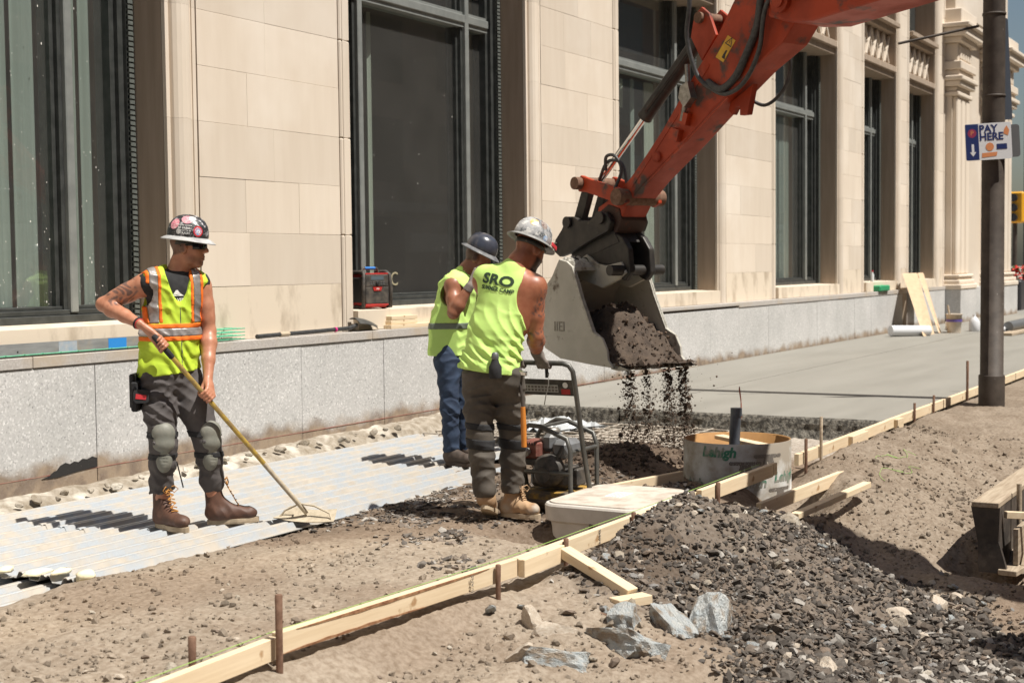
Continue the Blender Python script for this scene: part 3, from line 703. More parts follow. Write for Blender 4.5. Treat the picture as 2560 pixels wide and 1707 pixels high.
def slab_mesh(r, m, name='boulder'):
    bm = bmesh.new(); bmesh.ops.create_cube(bm, size=2.0); bmesh.ops.subdivide_edges(bm, edges=bm.edges, cuts=5, use_grid_fill=True)
    for _ in range(6):
        nrm = Vector((r.normal(), r.normal(), r.normal())).normalized(); d = r.uniform(.85, 1.15)
        for v in bm.verts:
            k = v.co.dot(nrm)-d
            if k > 0: v.co -= nrm*k
    ph = r.uniform(0, 6, 6)
    for v in bm.verts:
        c = v.co.copy(); q = .05*math.sin(3.1*c.x+ph[0]+2*c.y)+.05*math.sin(4.3*c.y+ph[1]-2*c.z)+.04*math.sin(7*c.z+5*c.x+ph[2]); v.co = c*(1+q)+Vector((r.normal(), r.normal(), r.normal()))*.022
    me = bpy.data.meshes.new(name); bm.to_mesh(me); bm.free(); me.materials.append(m); return me
def rock_mesh(r, m, name='rock', sub=2, flat=.7, cuts=7):
    bm = bmesh.new(); bmesh.ops.create_icosphere(bm, subdivisions=sub, radius=1)
    for _ in range(cuts):                          # planar breaks make an angular stone
        nrm = Vector((r.normal(), r.normal(), r.normal()*.8)).normalized(); d = r.uniform(.45, .85)
        for v in bm.verts:
            k = v.co.dot(nrm)-d
            if k > 0: v.co -= nrm*k
    for v in bm.verts: v.co += Vector((r.normal(), r.normal(), r.normal()))*.02; v.co.z *= flat
    me = bpy.data.meshes.new(name); bm.to_mesh(me); bm.free(); me.materials.append(m); return me
RUB = [rock_mesh(rng, m_rub, 'rubble_chunk') for _ in range(6)]
for i in range(40):
    x = 5.0+i*.15+rng.uniform(-.05, .05); y = 7.50+rng.uniform(-.05, .14); s = rng.uniform(.018, .050)
    o = link('rubble_chunk', RUB[i % 6], None, 'chunk of broken concrete among those along the foot of the granite wall', 'rubble', 'broken concrete chunks along the wall foot')
    o.location = (x, y, .02+.06*(x-6.6)/5+rng.uniform(-.01, .02)+.06*(y-7.5)); o.scale = (s*rng.uniform(.8, 1.5), s, s*rng.uniform(.6, 1)); o.rotation_euler = (rng.uniform(-.6, .6), rng.uniform(-.6, .6), rng.uniform(0, 6))
# --- form boards
def board(p, q, label, w=.038, h=.089, m=None, name='form_board', grp=None, upv=(0, 0, 1)):
    p, q = Vector(p), Vector(q); d = q-p
    b = MB(); b.box((0, -w/2, -h), (d.length, w/2, 0), .0025)
    o = b.build(name, m or m_wood, None, label=label, cat='board', group=grp)
    x = d.normalized(); y = Vector(upv).cross(x).normalized(); z = x.cross(y)
    M_ = Matrix((x, y, z)).transposed().to_4x4(); M_.translation = p; o.matrix_world = M_; return o
G = 'form boards edging the sidewalk bed'
board((2.7, 3.535, .118), (4.325, 3.585, .122), 'pale form board running off the bottom frame edge', grp=G)
bb = board((4.335, 3.585, .135), (6.02, 3.462, .130), 'form board with strips of bark along both edges', grp=G)
def bark(o, x0, x1, z0, th, sd):
    b = MB(); n = 60; vs = []
    for i in range(n):
        t = i/(n-1); x = x0+(x1-x0)*t; k = math.sin(math.pi*t)**.5*(.6+.5*float(vnoise(np.array([t*14]), np.array([sd]), 5)[0]))
        vs += [(x, -.0215, z0), (x, -.0215, z0+th*k), (x, -.015, z0+th*k), (x, -.015, z0)]
    b.add(vs, [(4*i+j, 4*i+4+j, 4*i+4+(j+1) % 4, 4*i+(j+1) % 4) for i in range(n-1) for j in range(4)]); b.build('bark_strip', m_bark, o)
bark(bb, .1, 1.45, -.0035, -.016, .5); bark(bb, .02, .95, -.0885, .014, 2.5)
bc_ = board((6.03, 3.462, .130), (8.33, 3.455, .128), 'long form board in front of the buried utility box', grp=G)
board((8.28, 3.415, .150), (9.52, 3.385, .158), 'form board ending in front of the cardboard tube', grp=G)
board((9.535, 3.385, .160), (9.60, 3.383, .160), 'short wood block at the board end before the tube', w=.036, h=.085, name='wood_block')
board((10.27, 3.45, .135), (11.85, 3.455, .135), 'form board starting right of the cardboard tube', grp=G)
board((11.86, 3.46, .132), (12.85, 3.47, .131), 'form board at the broken corner of the wet slab', grp=G)
board((12.86, 3.475, .131), (14.98, 3.475, .131), 'form board along the wet slab, shadowed by the pole', grp=G)
board((15.02, 3.475, .131), (18.9, 3.475, .131), 'form board along the wet slab behind the pole', grp=G)
board((18.94, 3.475, .131), (24.0, 3.475, .131), 'farthest form board along the wet slab at the right frame edge', grp=G)
board((6.02, 3.421, .128), (6.44, 3.4205, .128), 'short splice block nailed across the form board joint', name='splice_block')
board((11.55, 3.415, .128), (12.02, 3.420, .128), 'orange splice block on the form board right of the tube', name='splice_block')
board((13.05, 3.436, .118), (13.25, 3.436, .118), 'small orange splice block on the form at the slab corner', name='splice_block')
board((9.12, 3.33, -.055), (10.42, 3.14, .012), 'board lying askew in the hole before the tube', name='loose_board')
board((8.80, 2.97, -.045), (9.80, 2.78, .035), 'loose pale stud lying on the tan soil bank', w=.06, h=.038, name='loose_board')
board((6.44, 3.40, .118), (6.335, 2.965, -.035), 'short brace leaning from the form board to the ground', w=.078, h=.05, name='brace')
board((6.18, 2.995, -.055), (6.36, 2.90, -.055), 'wood block under the foot of the brace', w=.085, h=.045, name='wood_block')
board((8.90, 4.36, .03), (9.66, 4.12, .045), 'board lying behind the box against the tube', name='loose_board')
# stamp on two boards
m_ink = mat('ink', (.16, .14, .12), rough=.8)
for x in (5.62, 6.92): 
    t = place_text('mill_stamp', 'II-ANS', .030, m_ink, (x, 3.458 if x < 6 else 3.4365, .085), (0, 0, 1), (-1, 0, 0), extrude=.0008)
    t.parent = bb if x < 6 else bc_; t.matrix_parent_inverse = t.parent.matrix_world.inverted()
# string line
m_str = mat('lime_string', (.30, .48, .12), rough=.6)
b = MB(); b.tube([(2.7, 3.568, .126), (4.33, 3.613, .131), (6.02, 3.49, .137), (8.3, 3.482, .138), (9.4, 3.425, .168)], .0018, 6)
solo(b, 'string_line', m_str, 'lime green string stretched along the form boards', 'string')
b = MB()
for cx, cy in ((11.2, 2.95), (10.75, 2.8)):
    pts = []
    for k in range(26):
        t = k/25; x = cx+.5*(t-.5)+.08*math.sin(11*t+cx); y = cy-.12*(t-.5)+.05*math.sin(17*t+1+cx); pts.append((x, y, float(ground_z(np.array([x]), np.array([y]))[0])+.008))
    b.tube(pts, .0018, 5)
o = solo(b, 'string_scraps', m_str, 'tangled lime green string scraps on the tan bank', 'string')
# stakes
for x, y, zt, r_, lb in ((4.01, 3.72, .18, .015, 'thin dark steel stake inside the board near the bottom left'), (4.30, 3.535, .30, .0145, 'tallest rusty stake in the foreground, in front of the form board'), (5.82, 3.436, .14, .0125, 'rusty stake left of the splice block'),
    (6.50, 3.425, .15, .0125, 'rusty stake just right of the brace'), (7.32, 3.42, .16, .0125, 'rusty stake before the middle of the utility box'), (8.50, 3.375, .17, .014, 'rusty stake standing in the gravel mound'),
    (10.38, 3.412, .24, .012, 'rusty stake just right of the tube'), (10.76, 3.415, .37, .012, 'tall pale stake right of the tube'), (13.74, 3.44, .21, .012, 'short rusty stake at the middle of the slab edge'),
    (14.51, 3.44, .22, .012, 'leaning rusty stake where the pole shadow crosses the form'), (16.04, 3.44, .47, .014, 'tall thin stake just left of the pole')):
    b = MB(); ln = .03 if 'leaning' in lb else .004
    b.tube([(x-ln, y, -.35), (x-ln*.5, y, zt*.4), (x, y, zt-.004), (x, y, zt)], [r_, r_, r_*1.08, r_*.8], 10)
    solo(b, 'steel_stake', m_oldwood if 'pale' in lb else m_rust, lb, 'stake', 'stakes along the form')
# --- buried utility box: rounded, lipped, tapering
m_poly = mat('polymer_concrete', (.60, .565, .515), (.50, .465, .415), scale=7, rough=.85, bump=.15, bscale=150, bdist=.003)
m_lid = mat('dusty_lid', (.56, .50, .43), (.33, .27, .21), scale=9, rough=.9, lo=.45, hi=.75, bump=.2, bscale=120, bdist=.003)
def rrect(hx, hy, r, z, n=6):
    out = []
    for cx, cy, a0 in ((hx-r, hy-r, 0), (-hx+r, hy-r, 90), (-hx+r, -hy+r, 180), (hx-r, -hy+r, 270)):
        for k in range(n+1):
            a = math.radians(a0+90*k/n); out.append((cx+r*math.cos(a), cy+r*math.sin(a), z))
    return out
bx = thing('utility_box', 'buried pale concrete utility box with rounded lid behind the form board', 'utility box', (8.02, 3.85, -.34))
rings = [rrect(.385, .29, .09, 0), rrect(.395, .30, .09, .300), rrect(.400, .305, .09, .335), rrect(.430, .335, .115, .352), rrect(.435, .340, .12, .440), rrect(.428, .333, .117, .452), rrect(.412, .317, .108, .455)]
n = len(rings[0])
b = MB()
for A_, B_ in zip(rings, rings[1:]): b.add(A_+B_, [(k, (k+1) % n, n+(k+1) % n, n+k) for k in range(n)], False)
b.add(rings[0], [tuple(range(n))[::-1]]); b.build('body', m_poly, bx)
b = MB(); r1, r2 = rrect(.410, .315, .106, .452), rrect(.407, .312, .104, .462); b.add(r1+r2, [(k, (k+1) % n, n+(k+1) % n, n+k) for k in range(n)]+[tuple(range(n, 2*n))]); b.build('lid', m_lid, bx)
m_paper = mat('paper', (.82, .80, .76), rough=.7)
b = MB(); b.box((-.08, -.045, .462), (.12, .065, .4645)); lab_ = b.build('paper_label', m_paper, bx); b = MB()
for k in range(4): b.box((-.065, -.03+k*.022, .4645), (.085-.03*(k % 2), -.024+k*.022, .4652))
b.build('print_lines', m_ink, lab_)
b = MB(); b.box((-.4345, -.02, .0), (-.405, -.008, .35)); b.build('seam', m_ink, bx)
# --- cardboard tube with conduit
m_tubei = mat('brown_card', (.40, .215, .075), (.33, .17, .06), scale=8, rough=.8)
m_tubeo = mat('printed_card', (.50, .50, .48), (.25, .215, .17), scale=3.2, rough=.75, lo=.36, hi=.58, coord='obj', bump=.1, bscale=120, c3=(.66, .67, .66), s3=1.5, lo3=.5, hi3=.6)
m_green = mat('green_print', (.05, .20, .125), (.30, .29, .25), scale=9, rough=.7, lo=.42, hi=.56)
TC = Vector((10.03, 3.83, -.40)); TR = .40; TH = .66
tb = thing('cardboard_tube', 'wide printed cardboard form tube standing in the soil by the boards', 'form tube', TC)
b = MB(); b.mi = 0; b.lathe([(TR, 0), (TR, TH), (TR-.004, TH+.003)], 64, cap=False); b.mi = 1; b.lathe([(TR-.004, TH+.003), (TR-.016, TH), (TR-.016, 0)], 64, cap=False); b.build('wall', [m_tubeo, m_tubei], tb)
def tube_text(s, size, a0, z, shear=.2, m=m_green):
    me = text_mesh(s, size, .0, shear=shear, bold=.004)
    bm = bmesh.new(); bm.from_mesh(me); bmesh.ops.triangulate(bm, faces=bm.faces); bmesh.ops.subdivide_edges(bm, edges=bm.edges, cuts=1)
    for v in bm.verts:
        a = a0+v.co.x/TR; v.co = Vector(((TR+.0015)*math.cos(a), (TR+.0015)*math.sin(a), z+v.co.y))
    bm.to_mesh(me); bm.free(); me.materials.clear(); me.materials.append(m); link('print', me, tb)
ac = math.atan2(-3.83, -10.03)
for a, z, s in ((-1.0, .36, 'Lehigh'), (.22, .38, 'Lehigh'), (1.05, .41, 'Lehigh'), (.35, .16, 'Lehigh'), (1.22, .20, 'Lehigh'), (-.35, .60, 'Lehigh')): tube_text(s, .10, ac+a, z)
for a, z in ((.6, .55), (.9, .30), (.15, .50)): tube_text('CARTON FORM CO\nL20212\nEZ  INC', .026, ac+a, z, 0, m_ink)
m_pvc = mat('grey_conduit', (.045, .055, .07), (.09, .10, .12), scale=12, rough=.5)
b = MB(); b.tube([(-.03, .02, .30), (-.02, .01, .72), (-.015, .0, .88)], [.04, .041, .040], 16); b.tube([(-.015, 0, .83), (-.015, 0, .89)], .043, 16); b.build('conduit', m_pvc, tb)
m_copper = mat('red_wire', (.35, .12, .08), rough=.5)
b = MB(); b.tube([(0.0, -.03, .80), (.005, -.03, .95), (.0, -.02, 1.05), (-.008, -.02, 1.03), (.01, -.03, .92), (.008, -.034, .82)], .0035, 6); b.build('wire', m_copper, tb)
b = MB(); b.bar((-.05, -.27, .615), (.24, .24, .635), .09, .03, .003); b.build('spreader_board', m_wood, tb)
# --- street pole with parking signs
m_pole = mat('pole_paint', (.046, .036, .029), (.080, .064, .052), scale=7, rough=.62, bump=.2, bscale=40, bdist=.004, c3=(.20, .18, .16), s3=16, lo3=.70, hi3=.76, spec=.3)
PO = Vector((15.22, 3.02, 0))
pole = thing('street_pole', 'dark brown steel street pole carrying a pay here parking sign', 'pole', PO)
b = MB(); b.lathe([(.132, -.3), (.132, .375), (.129, .385), (.117, .39), (.112, 3.2), (.105, 6.7)], 28); b.build('shaft', m_pole, pole)
b = MB(); b.lathe([(.136, -.1), (.137, .04), (.134, .05)], 28, cap=False); b.build('rusted_foot', m_rust, pole)
for z in (3.25, 4.08): b = MB(); b.lathe([(.113, z-.012), (.118, z-.012), (.118, z+.012), (.112, z+.012)], 28); b.build('strap', m_pole, pole)
m_signw = mat('sign_white', (.66, .67, .69), rough=.45); m_navy = mat('sign_navy', (.020, .035, .13), rough=.4); m_orange = mat('sign_orange', (.62, .24, .10), rough=.5); m_grey = mat('sign_back', (.16, .165, .17), rough=.5, metal=.4)
so = Vector((15.165-PO.x, 3.09-PO.y, 2.775)) + Vector((-.10, -.02, 0))*.6
sx_ = Vector((.235, -.405, .025)).normalized(); sy_ = Vector((-.02, .04, 1)); sy_ = (sy_-sx_*sy_.dot(sx_)).normalized(); sz_ = sx_.cross(sy_)
SM = Matrix((sx_, sy_, sz_)).transposed().to_4x4(); SM.translation = so-sz_*(-.10)
def splate(name, x0, x1, y0, y1, z0, z1, m, par, r=.0):
    b = MB(); pts = [(p[0]+(x0+x1)/2, p[1]+(y0+y1)/2) for p in rrect((x1-x0)/2, (y1-y0)/2, r, 0, 4)] if r else [(x0, y0), (x1, y0), (x1, y1), (x0, y1)]
    b.prism(pts, z0, z1, lambda a, c, o: SM @ Vector((a, c, o))); return b.build(name, m, par)
sg = splate('pay_sign', -.235, .235, -.185, .185, 0, .003, m_signw, pole, .022)
splate('navy_band', -.232, -.10, -.18, .18, .003, .0042, m_navy, sg)
def stext(s, size, x, y, m, par, z=.005, **k): return place_text('sign_text', s, size, m, SM @ Vector((x, y, z)), sx_, sy_, par, extrude=.0006, **k)
stext('PAY', .105, .0, .125, m_navy, sg, bold=.003); stext('HERE', .105, .03, .045, m_navy, sg, bold=.003); stext('P', .07, -.165, .09, m_orange, sg)
def sicon(pts, m, z=.0052, n='icon'):
    b = MB(); b.prism(pts, .0042, z, lambda a, c, o: SM @ Vector((a, c, o))); b.build(n, m, sg)
circ = lambda cx, cy, r, n=14: [(cx+r*math.cos(6.2832*k/n), cy+r*math.sin(6.2832*k/n)) for k in range(n)]
sicon(circ(.01, -.055, .042), m_orange); sicon([(.08, -.085), (.185, -.085), (.185, -.03), (.08, -.03)], m_navy)
sicon([(-.075, -.16), (.075, -.15), (.085, -.11), (-.07, -.115)], m_orange); sicon([(.155, .07), (.20, .05), (.215, .10), (.19, .15), (.165, .12)], m_orange)
sicon([(-.175, -.02), (-.15, -.02), (-.15, -.10), (-.13, -.10), (-.163, -.145), (-.195, -.10), (-.175, -.10)], m_signw, n='arrow')
sicon(circ(-.165, .09, .045), mat('sign_red', (.25, .03, .08), rough=.5), .0046)
splate('rear_sign', .12, .34, -.17, .16, -.06, -.057, m_grey, pole, .03)
splate('tall_rear_sign', .09, .31, .22, 1.25, -.16, -.157, mat('sign_slate', (.07, .085, .11), rough=.5), pole, .02)
b = MB(); b.bar(SM @ Vector((0, -.1, -.02)), SM @ Vector((0, .1, -.02)), .03, .04); b.build('bracket', m_pole, pole)
b = MB(); b.tube([(-.03, .15, 3.97), (-.45, .86, 3.80)], .014, 8); b.build('cable_stub', m_pole, pole)  # short rod standing in for the overhead cable
# --- steel kerb form at right frame edge
m_dsteel = mat('dark_steel', (.055, .048, .043), (.11, .09, .075), scale=8, rough=.65, metal=.5, c3=(.20, .17, .14), s3=5)
kf = thing('kerb_form', 'dark steel kerb form with timber rail at the right frame edge', 'form', (9.33, 1.80, -.42))
b = MB()
b.add([(-.02, .17, .42), (-.02, -.01, .42), (-.01, .0, .20), (-.02, -.06, .0), (-.02, .12, .0), (-.01, .13, .20), (.02, .17, .42), (.02, -.01, .42), (.03, .0, .20), (.02, -.06, .0), (.02, .12, .0), (.03, .13, .20)], [(0, 1, 2, 3, 4, 5), (11, 10, 9, 8, 7, 6)]+[(i, (i+1) % 6, 6+(i+1) % 6, 6+i) for i in range(6)]); b.build('end_plate', m_dsteel, kf)
b = MB(); b.box((.02, .0, .0), (3.2, .02, .42)); b.build('face_plate', m_dsteel, kf)
b = MB(); b.bar((-.03, .08, .435), (3.2, .08, .435), .17, .035, .004); b.build('top_rail', m_oldwood, kf)
b = MB(); b.bar((.10, -.02, .36), (.34, -.34, .33), .04, .045, .003); b.build('spreader', m_wood, kf)
b = MB(); b.box((.10, -.10, .04), (.42, -.07, .27)); b.build('plywood_filler', m_oldwood, kf)
b = MB(); b.bar((-.04, -.06, .012), (.25, -.10, .02), .12, .035, .004); b.build('foot_board', m_oldwood, kf)
b = MB(); b.tube([(.40, -.055, -.15), (.40, -.05, .52)], .017, 8); b.build('stake', m_oldwood, kf)
b = MB(); b.bar((.13, -.13, .03), (.24, -.14, .15), .03, .02); b.build('cleat', m_oldwood, kf)
# --- large stones and loose stones
m_stone = mat('blue_stone', (.44, .49, .51), (.60, .60, .57), scale=2.2, rough=.92, bump=.8, bscale=9, bdist=.05, c3=(.34, .275, .21), s3=1.3, lo3=.50, hi3=.62)
m_stone2 = mat('pale_stone', (.55, .49, .41), (.42, .34, .26), scale=7, rough=.92, bump=.5, bscale=50, bdist=.01)
for i, (x, y, s, m, lb, rz) in enumerate(((6.36, 2.58, (.095, .065, .125), m_stone, 'large upright blue-grey stone slab with a flat top in the foreground', .3), (6.12, 2.66, (.10, .045, .05), m_stone, 'blue-grey stone half sunk left of the upright slab', .9),
        (5.70, 2.72, (.13, .07, .05), m_stone, 'flat blue-grey stone dusted with soil at the bottom edge', 1.2), (5.97, 2.84, (.06, .045, .06), m_stone, 'blue-grey stone below the brace block', .2), (5.30, 2.86, (.10, .06, .04), m_stone, 'pinkish blue stone at the bottom edge left of the flat one', 2.0),
        (5.68, 3.17, (.055, .04, .06), m_stone2, 'pale pointed stone in the soil left of the brace', .5), (5.62, 3.02, (.075, .035, .04), m_stone2, 'long pale stone left of the bent rebar', 2.2), (5.25, 2.98, (.10, .06, .04), m_stone2, 'white crumbly stone at the bottom edge', .4),
        (8.55, 2.92, (.10, .05, .045), m_rub, 'brown broken brick at the end of the loose stud', .5), (8.15, 1.92, (.085, .05, .045), m_stone2, 'white stone at the mouth of the shadowed valley', .1), (8.42, 1.86, (.055, .045, .045), m_stone2, 'small pale stone right of the white valley stone', .7),
        (7.72, 2.02, (.06, .045, .04), m_stone2, 'pale stone between the mound and the valley', 1.4), (7.55, 1.98, (.045, .035, .04), m_stone2, 'pale stone below the valley stones', 2.4), (6.32, 1.98, (.075, .04, .04), m_stone2, 'pale pitted stone low on the gravel mound', .6))):
    me = slab_mesh(rng, m) if i < 5 else rock_mesh(rng, m, 'stone', 3, 1.0, 9); o = link('boulder' if max(s) > .09 else 'stone', me, None, lb, 'stone')
    z = float(ground_z(np.array([x]), np.array([y]))[0]); s = tuple(v*1.4 for v in s); o.location = (x, y, z+s[2]*(-.12 if i < 5 else .08)); o.scale = s; o.rotation_euler = (rng.uniform(-.35, .35), rng.uniform(-.35, .35), rz)
ST = [rock_mesh(rng, m_, 'loose_stone', 1, .6, 6) for m_ in (m_stone2, m_rub, m_stone, mat('brown_stone', (.13, .10, .08), (.2, .15, .11), scale=9, rough=.9), mat('grey_stone', (.24, .23, .22), (.15, .14, .13), scale=9, rough=.9))]
cnt = 0
while cnt < 170:
    x, y = rng.uniform(5.3, 9.2), rng.uniform(1.2, 3.38)
    if rng.uniform() > .2+.8*float(mound_mask(np.array([x]), np.array([y]))[0]) or y < x*.165: continue
    s = rng.uniform(.018, .038); o = link('loose_stone', ST[rng.integers(0, 5)], None, 'fist-sized angular stone among the gravel of the mound', 'stone', 'loose stones on the gravel mound')
    o.location = (x, y, float(ground_z(np.array([x]), np.array([y]))[0])+s*.35); o.scale = (s*rng.uniform(.9, 1.6), s, s*rng.uniform(.6, 1)); o.rotation_euler = (rng.uniform(-.7, .7), rng.uniform(-.7, .7), rng.uniform(0, 6)); cnt += 1
cnt = 0
while cnt < 80:
    x, y = rng.uniform(3.4, 6.2), rng.uniform(2.7, 4.9)
    if abs(y-3.52) < .1 or y > 5.3: continue
    s = rng.uniform(.010, .026)*(1 if y < 3.5 or x < 4.4 else .7); o = link('loose_stone', ST[rng.choice((0, 1, 1, 3))], None, 'tan clod or pebble on the bare soil around the near form board', 'stone', 'clods on the bare soil')
    o.location = (x, y, float(ground_z(np.array([x]), np.array([y]))[0])+s*.3); o.scale = (s*rng.uniform(.9, 1.5), s, s*rng.uniform(.6, 1)); o.rotation_euler = (rng.uniform(-.7, .7), rng.uniform(-.7, .7), rng.uniform(0, 6)); cnt += 1
b = MB(); b.tube([(5.98, 2.99, -.08), (6.0, 2.95, -.09), (5.985, 2.93, -.16), (5.97, 2.93, -.26)], .009, 7); solo(b, 'bent_rebar', m_rust, 'rusty bent steel bar sticking out under the wood block', 'rebar')
b = MB(); b.tube([(5.50, 2.72, -.16), (5.62, 2.66, -.17), (5.80, 2.62, -.19)], .008, 7); solo(b, 'steel_bar', m_rust, 'rusty bar lying at the bottom edge', 'rebar')
# --- rebar mat before the slab
m_reb = mat('cement_rebar', (.50, .46, .40), (.28, .23, .18), scale=20, rough=.9, coord='pos')
rm = thing('rebar_mat', 'cement-spattered reinforcing mat before the fresh slab end', 'rebar', (12.1, 6.2, -.03))
for k in range(13):
    y = 4.9+k*.2; b = MB(); b.tube([(11.15-12.1+rng.uniform(-.1, .1), y-6.2+rng.uniform(-.02, .02), .0), (0, y-6.2, rng.uniform(0, .02)), (.8, y-6.2+rng.uniform(-.03, .03), .015)], .007, 6); b.build('long_bar', m_reb, rm)
for k in range(8):
    x = 11.3+k*.2; b = MB(); b.tube([(x-12.1, -1.35, .012), (x-12.1+rng.uniform(-.02, .02), 0, .016), (x-12.1, 1.3, .012)], .007, 6); b.build('cross_bar', m_reb, rm)
gx, gy = scatter(2600, 10.9, 12.85, 4.6, 7.5, lambda x, y: .35+.65*(fbm(x*3, y*3, 71, 3) > 0), rng); gs = np.clip(rng.lognormal(-4.4, .5, len(gx)), .005, .035)
rock_field('cement_spatter', np.stack([gx, gy, ground_z(gx, gy)+gs*.25], 1), gs, np.array([.48, .44, .38])[None]*rng.uniform(.4, 1.1, (len(gx), 1)), rng, .6, .4, m_rock, kind='stuff', label='spattered cement crumbs on the bed before the slab', cat='cement')
gx, gy = scatter(2400, 9.2, 11.2, 4.3, 5.5, lambda x, y: np.clip(gauss(x, y, 10.2, 4.85, .75, .42), 0, 1), rng); gs = np.clip(rng.lognormal(-4.3, .5, len(gx)), .006, .04)
rock_field('dug_soil', np.stack([gx, gy, ground_z(gx, gy)+gs*.3], 1), gs, np.array([.12, .088, .066])[None]*rng.uniform(.5, 1.5, (len(gx), 1)), rng, .8, .6, m_rock, kind='stuff', label='dark dumped soil clods in a heap behind the compactor', cat='soil')
# crumpled sheet behind the workers' legs
b = MB(); n = 12; vs = [(11.75+.75*i/n, 6.35+.55*j/n-.25*i/n, .0+.09*math.exp(-((i-6)/4)**2-((j-6)/4)**2)+.04*math.sin(i*1.9+j)*math.sin(j*1.3)) for i in range(n+1) for j in range(n+1)]
b.add(vs, [(i*(n+1)+j, (i+1)*(n+1)+j, (i+1)*(n+1)+j+1, i*(n+1)+j+1) for i in range(n) for j in range(n)])
b.v += [(x, y, z-.02) for x, y, z in vs]; o_ = (n+1)**2
for i in range(n):
    for j in range(n): b.f.append((o_+i*(n+1)+j, o_+i*(n+1)+j+1, o_+(i+1)*(n+1)+j+1, o_+(i+1)*(n+1)+j)); b.m.append(0); b.sm.append(False)
solo(b, 'plastic_sheet', mat('pale_plastic', (.42, .44, .45), rough=.35), 'crumpled pale plastic sheet on the bed behind the workers', 'plastic sheet')
# ================================================================== EXCAVATOR ARM, BOOM AND BUCKET
P0 = Vector((11.1, 5.375, 1.92)); ED = Vector((-.38, -.925, 0)).normalized(); EW = Vector((.925, -.38, 0)).normalized(); EZ = Vector((0, 0, 1))
exc = thing('excavator', 'orange excavator arm tipping dark soil from its bucket', 'excavator', P0)
def E3(s, z, o=0.0): return ED*s + EW*o + EZ*z
m_or = mat('orange_paint', (.40, .040, .005), (.22, .026, .008), scale=3.2, rough=.5, coord='obj', lo=.40, hi=.74, c3=(.060, .034, .026), s3=4.2, lo3=.56, hi3=.66, rough2=.75, bump=.05, bscale=30, spec=.5)
m_blk = mat('black_steel', (.022, .021, .020), (.05, .045, .04), scale=9, rough=.5, metal=.3, c3=(.15, .12, .09), s3=12, lo3=.66, hi3=.75)
m_chrome = mat('chrome', (.72, .72, .72), rough=.12, metal=1.0)
m_hose = mat('rubber_hose', (.025, .025, .025), (.06, .06, .06), scale=30, rough=.5)
m_buck = mat('cement_bucket', (.52, .50, .44), (.42, .40, .345), scale=3.0, rough=.85, coord='obj', c3=(.15, .12, .09), s3=5, lo3=.62, hi3=.72, bump=.4, bscale=50, bdist=.006)
m_crust = mat('dried_cement', (.55, .53, .47), (.36, .34, .29), scale=26, rough=.95, bump=.9, bscale=60, bdist=.02)
m_dirt = mat('damp_dirt', (.10, .072, .052), (.055, .040, .030), scale=12, rough=.95, bump=.8, bscale=70, bdist=.01, coord='pos')
def eplate(name, pts, o0, o1, m, par=exc, bev=0):
    b = MB(); b.prism(pts, o0, o1, E3); ob = b.build(name, m, par)
    if bev:
        md = ob.modifiers.new('b', 'BEVEL'); md.width = bev; md.segments = 2; md.limit_method = 'ANGLE'
    return ob
arm_pts = [(-.06, -.04), (-.02, .14), (.21, .24), (.39, .37), (.58, .545), (.78, .74), (.96, .945), (1.16, 1.165), (1.39, 1.41), (1.55, 1.63), (1.66, 1.78), (1.92, 1.84), (2.16, 1.66), (2.20, 1.44), (2.05, 1.27), (1.76, 1.12), (1.33, .84), (1.0, .61), (.57, .33), (.37, .17), (.23, -.02), (.13, -.12), (.02, -.13)]
AH = .14
m_nose = mat('grimy_orange', (.055, .028, .020), (.20, .035, .012), scale=7, rough=.7, lo=.55, hi=.75)
arm = eplate('arm', arm_pts, -AH, AH, m_or, bev=.012)
for pts in ([(.40, .30), (1.30, 1.20), (1.31, 1.185), (.41, .285)], [(.55, .30), (1.50, .93), (1.505, .915), (.555, .285)]): eplate('weld_seam', pts, -AH-.004, -AH+.004, m_or)
eplate('arm_nose_guard', [(-.08, -.06), (-.01, .09), (.12, .16), (.26, .12), (.29, .02), (.23, -.07), (.12, -.15), (.0, -.155)], -AH-.012, AH+.012, m_nose, bev=.01)
for s, z in ((.62, .33), ): b = MB(); b.lathe([(.045, 0), (.045, .02), (.02, .025)], 16, E3(.72, .52, -AH), -EW); b.build('grease_boss', m_or, exc)
for s, z in ((1.06, .80), (.96, .68)):
    b = MB(); b.prism([(s-.06, z-.03), (s+.03, z-.06), (s+.06, z+.03), (s-.03, z+.06)], -.195, -AH+.002, E3); b.build('hose_bracket', m_or, exc)
# welded lug under the arm
eplate('lug', [(1.40, .84), (1.44, .80), (1.48, .86), (1.52, .86), (1.52, .79), (1.60, .79), (1.66, 1.02), (1.42, .90)], -.03, .03, m_or, bev=.006)
# boom
boom_pts = [(1.98, 1.46), (2.02, 1.78), (2.25, 2.0), (2.7, 2.15), (3.4, 2.27), (4.4, 2.45), (5.1, 2.35), (6.6, .55), (6.95, -.15), (6.6, -.35), (6.2, .05), (4.75, 1.66), (4.2, 1.64), (3.51, 1.49), (3.16, 1.445), (2.65, 1.395), (2.40, 1.37), (2.15, 1.40)]
eplate('boom', boom_pts, -.23, .23, m_or, bev=.02)
b = MB(); b.lathe([(.085, -.27), (.085, .27)], 20, E3(2.13, 1.55), EW); b.lathe([(.05, -.29), (.05, .29)], 16, E3(2.13, 1.55), EW); b.build('elbow_pin', m_or, exc)
b = MB(); b.lathe([(.035, -.30), (.035, .30)], 16, E3(2.27, 1.58), EW); b.build('pin_bolt', m_chrome, exc)
